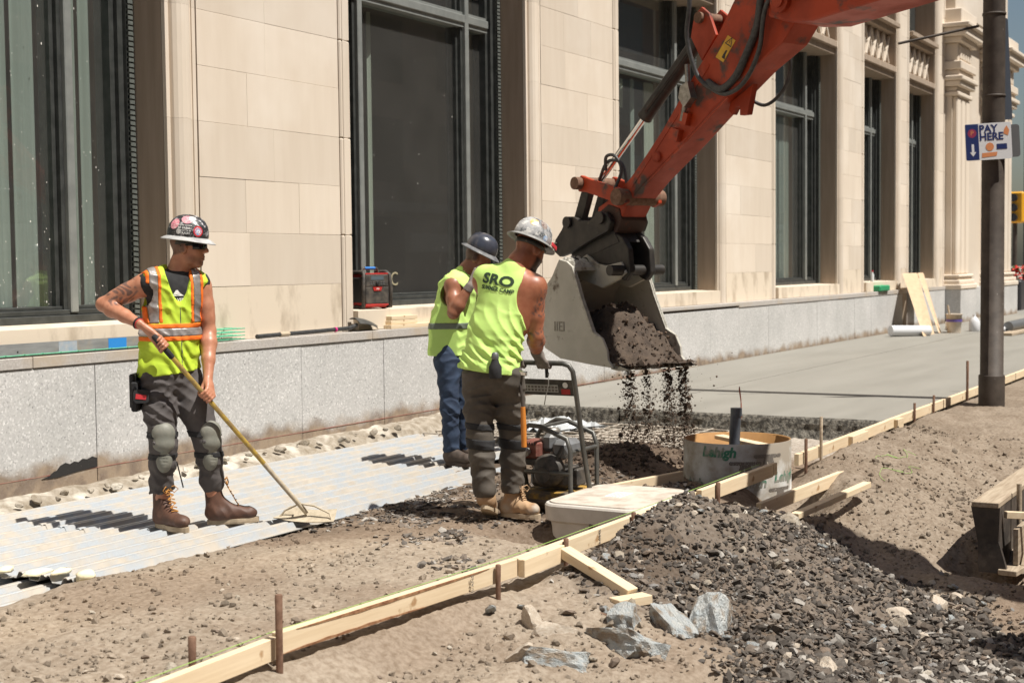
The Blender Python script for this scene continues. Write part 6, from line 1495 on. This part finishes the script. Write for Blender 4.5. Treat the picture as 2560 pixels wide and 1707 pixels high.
def col3(V):
    c = np.tile(SK3, (len(V), 1)); loc = (V-hc3) @ HR3; n = np.linalg.norm(V-hc3, axis=1)
    hr = np.clip((.05+loc[:, 2]-.4*loc[:, 0])/.03, 0, 1)*(n < .2)*np.clip((.05-loc[:, 0])/.03, 0, 1); c = c*(1-.30*hr[:, None])+np.array([.06, .04, .03])*.30*hr[:, None]
    bd = np.clip((-.02-loc[:, 2])/.02, 0, 1)*np.clip((loc[:, 0]-.005)/.02, 0, 1)*(n < .22); c = c*(1-.9*bd[:, None])+np.array([.022, .016, .013])*.9*bd[:, None]
    sh = np.clip(1-np.linalg.norm(V-(shR3+vec(.05, -.03, 0)), axis=1)/.11, 0, 1)
    return tattoo(V, c*(1-.25*sh[:, None]), [(shR3+vec(.05, 0, 0), lerp(shR3, elR3, .6), .085, .35), (lerp(shR3, elR3, .75), lerp(elR3, wrR3, .35), .085, .2)], 4.1)
S_b = S; 
grip(S, wrR3, bR3, HB, .0168, side=1); grip(S, wrL3, bL3, HB, .0168, side=1)
sdf_obj('body', S, m_skin1, W3, col3)
for nm, w, e, bb_ in (('R', wrR3, elR3, bR3), ('L', wrL3, elL3, bL3)):
    lo = np.minimum(w, bb_)-.11; hi = np.maximum(w, bb_)+.11; G_ = SDF(lo, hi, .0045); grip(G_, w, bb_, HB, .0168, side=1, fr=.0118, spread=.022); G_.cone(w, lerp(w, e, .16), .036, .040, .015); G_.cone(lerp(w, bb_, -.05), lerp(w, bb_, .3), .033, .036, .012); G_.plane(lerp(w, e, .15), unit(e-w)); sdf_obj('glove', G_, m_glove, W3)
# sleeveless shirt
S = SDF((-.36, -.24, .88), (.36, .40, 1.66), .0058)
S.cone((.075, .115, 1.42), (-.005, .07, 1.16), .184, .176, .05, flat=(N3, 1.28)); S.cone((-.005, .07, 1.16), (-.045, .05, .93), .176, .212, .05, flat=(N3, 1.22)); S.cone(shL3+vec(.01, 0, .02), shR3+vec(-.05, .02, .03), .085, .078, .06); S.cone((.13, .10, 1.52), (.115, .095, 1.565), .10, .085, .03)
f3a, f3c = folds(70, .0045, 63, (.72, 0, .69), .8), folds(95, .0055, 65, (.15, 0, .98), .8)
def fold3(x, y, z):
    dz = np.clip(1.42-z, 0, 1); t = 92*(x-1.55*dz**2+.12*dz)+1.3*np.sin(9*x+3*z)+.9*np.sin(21*z+7*x)
    e = np.clip((1.40-z)/.14, .03, 1)*np.clip(.62+.6*np.sin(7*x+9*z+.6)*np.sin(5*z-4*x+1.1), .12, 1)*np.clip((z-.955)/.05, .35, 1)
    return .0105*e*(np.abs(np.sin(t*.5))**.75*2-1)+f3a(x, y, z)*np.clip((1.40-z)/.16, .1, 1)+f3c(x, y, z)*np.clip((1.05-z)/.06, 0, 1)+.007*np.sin(42*x+9*z)*np.clip((1.0-z)/.06, 0, 1)
S.warp(fold3, .05)
S.plane((-.04, 0, .935), (-.13, 0, -1)); S.cone((.150, .12, 1.56), (.20, .14, 1.75), .080, .09, .01, 's')
dr = unit((1, -.42, 0)); S.ell((.285, -.005, 1.385), (.155, .22, .165), None, .01, 's'); X, Y, Z = S.grid(); lim = (X-shR3[0])*dr[0]+(Y-shR3[1])*dr[1]+0*Z; S.D = np.where(Z+0*X+0*Y > 1.42, np.maximum(S.D, lim+.035), S.D)
shirt, shV, shF = sdf_obj('sleeveless_shirt', S, m_limeg, W3)
S2 = SDF((-.1, -.16, 1.0), (.36, .36, 1.52), .0065); S2.cone((.075, .115, 1.40), (.0, .075, 1.12), .172, .160, .05, flat=(N3, 1.3)); S2.plane((.19, 0, 1.25), (1, -.3, .42)); sdf_obj('undershirt', S2, mat('grey_undershirt', (.20, .205, .20), (.30, .30, .29), scale=14, rough=.9), W3)
xd3 = unit((.92, -.36, -.17)); yd3 = (.10, 0, 1)
project_text('shirt_text', 'SRO', .088, m_darkp, (-.028, -.10, 1.508), xd3, yd3, (shV, shF), shirt, bold=.003, spacing=1.0, xs=1.35, eps=.004, cuts=3)
project_text('shirt_text', 'SUMMER CAMP', .034, m_darkp, (-.030, -.10, 1.452), xd3, yd3, (shV, shF), shirt, bold=.0012, eps=.004, cuts=3)
# trousers
S = SDF((-.34, -.20, .06), (.32, .38, 1.04), .0062)
S.cone((-.028, .05, 1.0), (-.025, .05, .92), .150, .165, .04, flat=(N3, 1.2)); S.ell((-.10, .0, .90), (.10, .09, .11), None, .05); S.ell((.06, -.01, .90), (.10, .09, .11), None, .05)
for h_, k_, a_ in (((-.112, .065, .88), (-.107, .028, .526), (-.082, .0, .20)), ((.072, .05, .88), (.098, .140, .510), (.093, .155, .16))):
    h_, k_, a_ = map(np.array, (h_, k_, a_)); S.chain([(h_, .110), (lerp(h_, k_, .5), .098), (k_, .082)], .035); S.chain([(k_, .080), (lerp(k_, a_, .4), .080), (a_, .074)], .03)
S.warp(lambda x, y, z: folds(90, .0055, 28, (.35, 0, .93), .8)(x, y, z)*(.5+.5*np.clip(np.abs(z-.53)/.2, 0, 1)), .04); S.plane((0, 0, .155), (0, 0, -1))
TR3 = S.copy(); sdf_obj('trousers', S, m_trou3, W3)
Xg, Yg, Zg = TR3.grid()
for k_ in (vec(-.107, .028, .55), vec(.098, .135, .535)):
    for dz, hh in ((.045, .020), (-.065, .032)):
        T_ = TR3.copy(); near = np.sqrt((Xg-k_[0])**2+(Yg-k_[1])**2+0*Zg)-.135; T_.D = np.maximum.reduce([TR3.D-.007, -(TR3.D+.008), np.abs(Zg+.10*Xg+0*Yg-(k_[2]+dz+.10*k_[0]))-hh, near]); sdf_obj('knee_strap', T_, m_black, W3, sm=0)
b = MB(); b.lathe([(.036, 0), (.040, .01), (.040, .07), (.026, .095), (.020, .12)], 18, (-.005, -.125, .905)); ph = b.build('bottle_pouch', m_black, W3); b = MB(); b.lathe([(.020, 0), (.024, .012), (.022, .035), (.014, .045)], 14, (-.005, -.125, 1.02)); b.build('bottle_cap', m_grey, ph)
b = MB(); b.tube([(.135, -.03, .92), (.16, -.05, .78), (.165, -.05, .66)], .010, 8); hm = b.build('hammer', m_dsteel, W3); b = MB(); b.tube([(.163, -.052, .72), (.166, -.05, .60), (.168, -.045, .47)], [.015, .018, .017], 12); b.build('orange_grip', mat('hammer_grip', (.62, .22, .03), rough=.6), hm); b = MB(); b.bar((.10, -.02, .935), (.19, -.05, .925), .03, .03, .005); b.build('hammer_head', m_chrome, hm)
boot(W3, (-.080, -.045, .085), (-.040, .200, -.005), (-.080, .005, .155), (-.082, .0, .235), m_boot3, m_sole, None, 1.05)
boot(W3, (.020, .190, 0), (.262, .050, 0), (.088, .155, .10), (.092, .156, .20), m_boot3, m_sole, m_boot3, 1.05)
m_hat3 = mat('grey_hat_stickers', (.42, .42, .42), (.10, .11, .12), scale=17, rough=.4, lo=.46, hi=.60, coord='obj', c3=(.66, .65, .62), s3=22, lo3=.56, hi3=.62)
hat, HT = hard_hat(W3, (.228, .135, 1.752), head_frame(.50, -.42), m_hat3, brim_m=mat('grey_brim', (.30, .30, .29), (.16, .16, .155), scale=14, rough=.5))
sticker(hat, HT, math.pi+.9, .75, .030, mat('orange_sticker', (.75, .35, .05), (.8, .7, .5), scale=50, rough=.4)); sticker(hat, HT, -1.5, .85, .026, mat('dark_sticker', (.12, .06, .05), (.5, .45, .4), scale=60, rough=.4), sq=1.4); sticker(hat, HT, -1.25, .20, .022, m_bluest)
b = MB(); b.v = []; b.bar(HT @ Vector((.10, -.135, .012)), HT @ Vector((.17, -.085, .006)), .012, .028, .003); b.build('red_tape', m_redst, hat)
b = MB(); T3 = lambda x, y, z: tuple(hc3+HR3 @ vec(x, y, z)); b.tube([T3(.095*math.cos(t)-.005, .090*math.sin(t), .030) for t in np.linspace(0, 6.283, 25)[:-1]], .013, 8, closed=True, sx=.3); b.build('safety_glasses_strap', mat('strap_green', (.03, .05, .045), (.12, .12, .1), scale=30, rough=.6), W3)

# ------------------------------------------------------------------ worker drinking behind
W2 = thing('person', 'worker in lime vest and dark hard hat holding a gloved hand to his mouth', 'person', (9.4921, 6.0379, .0), rz=PR)
N2 = unit((.80, -.60, 0)); shN, elN, wrN = vec(.046, -.040, 1.420), vec(.050, -.160, 1.205), vec(.178, -.165, 1.410); shF, elF, wrF = vec(.190, .215, 1.42), vec(.23, .22, 1.14), vec(.27, .16, .93)
hc2 = vec(.238, .080, 1.628); HR2 = head_frame(-.15, -.42)
S = SDF((-.22, -.30, .05), (.48, .36, 1.84), .0065)
head(S, hc2, HR2, vec(.128, .078, 1.49)); S.cone((.15, .08, 1.53), (.11, .075, 1.44), .064, .09, .04); S.cone((.08, .07, 1.35), (.02, .05, 1.05), .132, .110, .05, flat=(N2, 1.2)); S.cone((.02, .05, 1.05), (.02, .045, .88), .110, .120, .05, flat=(N2, 1.2)); S.cone(shN, shF, .066, .066, .05)
for a, e, w in ((shN, elN, wrN), (shF, elF, wrF)):
    S.ell(a, (.068, .068, .075), None, .03); S.chain([(a, .062), (lerp(a, e, .5), .056), (e, .046)], .02); S.chain([(e, .046), (lerp(e, w, .3), .052), (w, .031)], .02)
for h_, k_, a_ in (((-.01, -.03, .83), (.009, -.07, .454), (.013, -.05, .12)), ((.085, .12, .82), (.113, .10, .44), (.11, .085, .12))): S.chain([(h_, .08), (k_, .052), (a_, .042)], .03)
bar2 = vec(.252, -.120, 1.505); ax2 = unit((.25, .2, .9)); grip(S, wrN, bar2, -ax2, .015, side=1)
def col2(V):
    c = np.tile(SK2*1.05, (len(V), 1)); loc = (V-hc2) @ HR2; n = np.linalg.norm(V-hc2, axis=1)
    hr = np.clip((.03+loc[:, 2]-.3*loc[:, 0])/.02, 0, 1)*(n < .2)*np.clip((.03-loc[:, 0])/.03, 0, 1); return c*(1-.8*hr[:, None])+np.array([.02, .016, .014])*.8*hr[:, None]
sdf_obj('body', S, m_skin1, W2, col2)
G_ = SDF(np.minimum(wrN, bar2)-.1, np.maximum(wrN, bar2)+.1, .0048); grip(G_, wrN, bar2, -ax2, .015, side=1, fr=.0115, spread=.022); G_.cone(wrN, lerp(wrN, elN, .18), .036, .040, .012); G_.plane(lerp(wrN, elN, .16), unit(elN-wrN)); sdf_obj('glove', G_, m_glove, W2)
S = SDF((-.30, -.26, .80), (.36, .38, 1.58), .0062)
S.cone((.075, .07, 1.37), (.015, .05, 1.10), .176, .172, .05, flat=(N2, 1.18)); S.cone((.015, .05, 1.10), (.0, .045, .86), .172, .186, .05, flat=(N2, 1.15)); S.cone(shN+vec(.02, .02, .015), shF, .078, .078, .05); S.cone((.13, .08, 1.46), (.15, .08, 1.52), .085, .08, .03)
S.warp(folds(60, .0045, 41, (.4, 0, .9)), .04); S.plane((0, 0, .865), (0, 0, -1)); dr = unit(vec(-.15, -1, 0)); S.cone(shN+dr*.0-vec(0, 0, .07), shN+dr*.3-vec(0, 0, .08), .098, .10, .01, 's'); S.plane(shN+dr*.052, dr); S.cone((.17, .08, 1.53), (.20, .08, 1.7), .078, .09, .01, 's')
D0 = S.D.copy(); vest, _, _ = sdf_obj('vest', S, m_limeg, W2); X, Y, Z = S.grid(); zz = Z+0*X+0*Y
band('reflective_tape', iv(zz, 1.075, 1.125), mat('grey_green_tape', (.14, .17, .13), rough=.5), .005)
S = SDF((-.20, -.24, .05), (.28, .30, .96), .0065)
S.cone((.02, .045, .90), (.02, .045, .83), .145, .155, .04, flat=(N2, 1.15))
for h_, k_, a_ in (((-.008, -.03, .82), (.009, -.07, .454), (.013, -.05, .13)), ((.080, .115, .81), (.113, .10, .44), (.11, .085, .13))):
    h_, k_, a_ = map(np.array, (h_, k_, a_)); S.chain([(h_, .100), (k_, .076), (a_, .068)], .035)
S.warp(folds(85, .0048, 51, (.3, 0, .95), .8), .04); S.plane((0, 0, .10), (0, 0, -1)); sdf_obj('jeans', S, m_jean, W2)
m_boot2 = mat('dark_boot', (.085, .058, .042), (.05, .036, .028), scale=9, rough=.7)
boot(W2, (-.03, -.03, 0), (.19, -.17, 0), (.012, -.05, .09), (.013, -.05, .16), m_boot2, m_boot2); boot(W2, (.07, .11, 0), (.30, .0, 0), (.11, .085, .09), (.11, .085, .16), m_boot2, m_boot2)
m_hat2 = mat('dark_blue_hat', (.035, .040, .055), (.06, .065, .085), scale=9, rough=.28, coat=.4)
hard_hat(W2, (.262, .085, 1.690), head_frame(-.15, -.46), m_hat2, brim_m=mat('hat2_brim', (.10, .105, .115), (.22, .22, .22), scale=18, rough=.4))
# ================================================================== SMALL THINGS ON THE LEDGE AND AT THE FAR END
m_red = mat('radio_red', (.50, .03, .025), (.36, .03, .025), scale=8, rough=.4)
rd = thing('jobsite_radio', 'black and red jobsite radio standing on the window sill', 'radio', (11.17, 7.99, 1.172), rz=math.radians(-18))
hw, dp, ht = .165, .115, .385
b = MB(); b.box((-hw+.02, -dp+.012, .012), (hw-.02, dp-.01, ht-.05), .02); b.build('body', m_red, rd)
for x in (-1, 1):
    b = MB(); b.tube([(x*(hw-.004), -dp+.004, .02), (x*(hw-.002), -dp-.002, ht*.5), (x*(hw-.012), -dp+.006, ht-.06), (x*(hw-.03), -dp+.03, ht-.035), (x*(hw-.03), dp-.03, ht-.035), (x*(hw-.012), dp-.01, ht-.07), (x*(hw-.004), dp-.006, .02), (x*(hw-.004), 0, .014)], .019, 8, closed=True); b.build('bumper', m_eng, rd)
b = MB(); b.box((-hw+.03, -dp-.004, .05), (hw-.03, -dp+.02, .21), .006); b.build('speaker_grille', m_eng, rd)
b = MB(); b.box((-hw+.03, -dp-.006, .213), (hw-.03, -dp+.02, .325), .006); pn = b.build('control_panel', m_eng, rd)
b = MB(); b.box((-.075, -dp-.0075, .275), (.075, -dp-.005, .312)); b.build('display', mat('lcd', (.10, .13, .15), rough=.2), pn)
b = MB(); b.lathe([(.019, 0), (.019, .012), (.014, .016)], 16, (0, -dp-.005, .245), (0, -1, 0)); b.build('knob', m_bk2, pn)
for i in range(4):
    for j in range(2):
        for s_ in (-1, 1):
            if i < 2: b = MB(); b.box((s_*(.045+i*.03)-.009, -dp-.009, .232+j*.018), (s_*(.045+i*.03)+.009, -dp-.005, .241+j*.018)); b.build('button', m_grey, pn)
b = MB(); b.prism([(-.055, .208), (.055, .208), (.042, .172), (-.042, .172)], -dp-.010, -dp-.003, lambda a, c, o: (a, o, c)); bd = b.build('badge', m_red, rd); place_text('badge_script', 'Mil', .026, m_whitep, (0, -dp-.0108, .190), (1, .0, .0), (0, 0, 1), bd, extrude=.0006, shear=.3)
b = MB(); b.box((-hw+.03, -dp-.003, .325), (hw-.03, -dp+.03, .34), .004); b.build('red_trim', m_red, rd); b = MB(); b.box((-hw+.03, -dp-.004, .03), (hw-.03, -dp+.03, .046), .004); b.build('red_trim', m_red, rd)
b = MB(); b.tube([(-.10, 0, ht-.04), (-.085, 0, ht+.0), (.085, 0, ht), (.10, 0, ht-.04)], .013, 10); hn = b.build('carry_handle', m_eng, rd); b = MB(); b.tube([(-.06, 0, ht+.001), (.06, 0, ht+.001)], .0155, 10); b.build('blue_tape', mat('blue_tape', (.02, .17, .52), rough=.5), hn)
b = MB(); b.box((-hw-.004, -dp+.04, .06), (-hw+.03, dp-.04, .30), .01); b.build('side_recess', m_bk2, rd)
# wood blocks and lumber on the coping
for i, (p, q, h, z, lb) in enumerate((((11.16, 7.775), (11.60, 7.775), .038, 1.080, 'upper of two short wood blocks stacked below the radio'), ((11.15, 7.775), (11.60, 7.775), .038, 1.039, 'lower of two short wood blocks stacked below the radio'), ((11.12, 7.755), (13.3, 7.755), .038, .998+.002, 'long pale stud lying on the coping behind the workers'))):
    board((*p, z+.02 if i < 2 else 1.018), (*q, z+.02 if i < 2 else 1.018), lb, w=.085, h=h, name='wood_block' if i < 2 else 'stud')
# shovel
sh = thing('shovel', 'black-handled shovel lying on the granite coping under the radio', 'shovel', (10.3, 7.76, .98))
b = MB(); b.tube([(-1.10, -.02, .022), (-.2, -.01, .03), (.22, 0, .035), (.33, .0, .06)], .019, 12); b.build('handle', m_hose, sh); b = MB(); b.tube([(-.80, -.018, .025), (-.68, -.017, .026)], .0215, 12); b.build('sleeve', m_oldwood, sh)
b = MB(); b.tube([(-.02, -.012, .032), (.0, -.011, .0325)], .0225, 12); b.build('pink_band', mat('pink', (.70, .04, .25), rough=.6), sh)
b = MB(); vs = []; n = 10
for i in range(n+1):
    t = i/n
    for j in range(7):
        u_ = -1+j/3; w_ = .115*(1 if t < .6 else (1-((t-.6)/.4)**2*.85)); vs.append((.30+.36*t, u_*w_*.55, .095-.085*t*t+.03*(1-u_*u_)+.02*u_))
f0 = [(i*7+j, (i+1)*7+j, (i+1)*7+j+1, i*7+j+1) for i in range(n) for j in range(6)]; b.add(vs, f0, True); b.add([(x, y, z-.004) for x, y, z in vs], [f[::-1] for f in f0], True); b.build('blade', m_dgrey, sh)
# green wire mats
m_epoxy = mat('green_epoxy', (.16, .50, .30), (.12, .40, .25), scale=14, rough=.5)
for (x0, x1, nz, lb) in ((6.05, 8.25, 1, 'flat green coated wire mat on the ledge behind the worker with the rake'), (8.30, 9.02, 4, 'stack of green coated wire mats on the ledge right of the worker with the rake')):
    mt = thing('wire_mat', lb, 'wire mat', ((x0+x1)/2, 7.77, .982))
    for k in range(nz):
        for j in range(4):
            b = MB(); y = -.055+j*.045; b.tube([(x0-(x0+x1)/2, y, .012+k*.028), ((x1-x0)/2, y, .014+k*.028)], .0045, 6); b.build('long_wire', m_epoxy, mt)
        nb = int((x1-x0)/.16)
        for j in range(nb): b = MB(); x = x0-(x0+x1)/2+.05+j*.16+.03*k; b.tube([(x, -.065, .016+k*.028), (x, .095, .018+k*.028)], .0045, 6); b.build('cross_wire', m_epoxy, mt)
# steel strip with blue tape
b = MB(); b.box((3.6, 7.722, .981), (7.98, 7.734, 1.075)); st = solo(b, 'steel_strip', mat('scratched_steel', (.42, .43, .43), (.30, .31, .31), scale=5, rough=.45, metal=.4, stretch=(1, 1, 6), c3=(.46, .40, .32), s3=6), 'grey steel strip standing on the coping at the left frame edge', 'steel strip')
for x0, x1, m, nm in ((7.52, 7.70, mat('tape_blue', (.03, .25, .66), rough=.5), 'blue_tape'), (7.05, 7.22, mat('chalk_blue', (.28, .36, .44), (.42, .43, .43), scale=20, rough=.7), 'blue_mark')):
    b = MB(); b.box((x0, 7.7205, .985), (x1, 7.7225, 1.07)); b.v = [tuple(Vector(v)-st.location) for v in b.v]; b.build(nm, m, st)
b = MB(); b.lathe([(.006, 0), (.006, .002)], 12, Vector((6.69, 7.7215, 1.02))-st.location, (0, -1, 0)); b.build('bolt_hole', m_bk2, st)
# far end: leaning plywood, roll, pails, jug, lumber
m_ply = mat('plywood', (.62, .46, .30), (.54, .39, .25), scale=3, rough=.8, coord='obj', stretch=(1, 1, 6))
for dx, lb in ((0, 'tan plywood sheet leaning against the granite at the far end'), (1.25, 'narrower plywood strip leaning beside the wide sheet')):
    b = MB(); w_ = 1.15 if dx == 0 else .42
    x0 = 27.55+dx; v0 = [(x0, 6.72, .13), (x0+w_*.92, 6.78, .13), (x0+2.1+w_, 7.66, 1.30), (x0+2.1, 7.66, 1.30)]
    b.add(v0+[(x, y+.025, z+.02) for x, y, z in v0], [(0, 1, 2, 3), (7, 6, 5, 4), (0, 4, 5, 1), (1, 5, 6, 2), (2, 6, 7, 3), (3, 7, 4, 0)]); solo(b, 'plywood_sheet', m_ply, lb, 'plywood')
b = MB(); b.tube([(27.3, 7.30, .24), (27.9, 6.72, .22)], .105, 16); b.tube([(27.88, 6.74, .22), (27.92, 6.70, .22)], .07, 14); solo(b, 'paper_roll', m_signw, 'white roll lying at the foot of the leaning plywood', 'roll')
m_pail = mat('dirty_pail', (.60, .54, .46), (.42, .33, .24), scale=6, rough=.6)
pl = thing('pail', 'dirty white plastic pail beside the leaning plywood', 'pail', (29.15, 6.52, .13)); b = MB(); b.lathe([(.13, 0), (.155, .36), (.165, .36), (.165, .38), (.145, .38), (.14, .30)], 20); b.build('bucket', m_pail, pl); b = MB(); b.lathe([(.158, .22), (.16, .27)], 20, cap=False); b.build('purple_band', mat('purple', (.12, .08, .30), rough=.5), pl); b = MB(); b.bar((-.05, .05, .2), (-.02, .12, .55), .04, .02); b.build('stir_stick', m_oldwood, pl)
jg = thing('plastic_jug', 'white plastic jug on the slab left of the pole', 'jug', (29.9, 6.28, .13)); b = MB(); b.lathe([(.10, 0), (.11, .02), (.11, .20), (.05, .28), (.028, .30), (.028, .34)], 18); b.build('bottle', m_signw, jg); b = MB(); b.tube([(.11, 0, .20), (.15, 0, .22), (.14, 0, .28), (.04, 0, .29)], .014, 8); b.build('handle', m_signw, jg)
for x, y, lb in ((29.4, 6.62, 'left white sack beside the plastic jug'), (30.4, 6.12, 'right white sack beside the plastic jug')):
    solo(blob((x, y, .25), (.20, .13, .13), random), 'sack', m_signw, lb, 'sack')
for i, (p, q, lb) in enumerate((((30.6, 5.0, .30), (37.5, 6.3, .32), 'yellow plank at the far end right of the pole'), ((28.2, 5.35, .18), (31.5, 5.2, .22), 'weathered plank lying right of the pole on the slab'))):
    board(p, q, lb, w=.25, h=.05, m=m_wood if i == 0 else m_oldwood, name='plank')
b = MB(); b.tube([(29.0, 5.45, .27), (31.2, 5.2, .33)], .10, 14); solo(b, 'plastic_pipe', m_grey, 'grey pipe with white end lying right of the pole', 'pipe')
solo(blob((28.9, 5.62, .22), (.22, .14, .10), random), 'plastic_bag', m_signw, 'crumpled white bag beside the grey pipe', 'bag')
b = MB(); b.box((27.9, 7.66, .982), (28.6, 7.84, 1.10), .02); solo(b, 'green_crate', mat('crate_green', (.03, .30, .13), rough=.5), 'small green crate on the coping near the leaning plywood', 'crate')
bo = thing('water_bottle', 'clear bottle with red cap on the far window sill', 'bottle', (28.35, 7.95, 1.17)); b = MB(); b.lathe([(.035, 0), (.035, .14), (.016, .18), (.016, .20)], 14); b.build('bottle', mat('clear_plastic', (.6, .62, .62), rough=.2), bo); b = MB(); b.lathe([(.018, .195), (.018, .225)], 12); b.build('cap', m_redst, bo)
# beyond the building: signal and flower bed
tl = thing('traffic_signal', 'yellow traffic signal at the far right edge', 'traffic signal', (57.6, 10.6, 0)); b = MB(); b.tube([(0, 0, -.2), (0, 0, 4.2)], .09, 10); b.build('post', m_pole, tl); b = MB(); b.box((-.25, -.35, 3.0), (.2, .30, 4.2), .06); b.build('housing', mat('signal_yellow', (.72, .36, .02), rough=.5), tl)
for k in range(3): b = MB(); b.tube([(-.25, 0, 3.2+k*.38), (-.42, 0, 3.22+k*.38)], .15, 12); b.build('visor', m_bk2, tl)
fb = thing('flower_planter', 'planter of red flowers at the far right edge', 'planter', (46.5, 8.75, -.1)); b = MB(); b.box((-.6, -.5, 0), (1.6, 1.2, 1.05), .05); b.build('planter_box', m_dk, fb); b = MB()
for k in range(420):
    c = Vector((random.uniform(-.6, 1.6), random.uniform(-.5, 1.2), random.uniform(1.05, 1.5))); r = random.uniform(.03, .07); nrm = Vector((random.uniform(-1, 1), random.uniform(-1, 1), random.uniform(.1, 1))).normalized(); u_ = nrm.orthogonal().normalized(); v_ = nrm.cross(u_)
    b.mi = 0 if k % 3 else 1; b.add([c+u_*r, c+v_*r, c-u_*r, c-v_*r], [(0, 1, 2, 3)])
o = b.build('blossoms', [mat('red_flower', (.60, .03, .02), rough=.7), mat('leaf', (.05, .10, .03), rough=.7)], fb); o['kind'] = 'stuff'
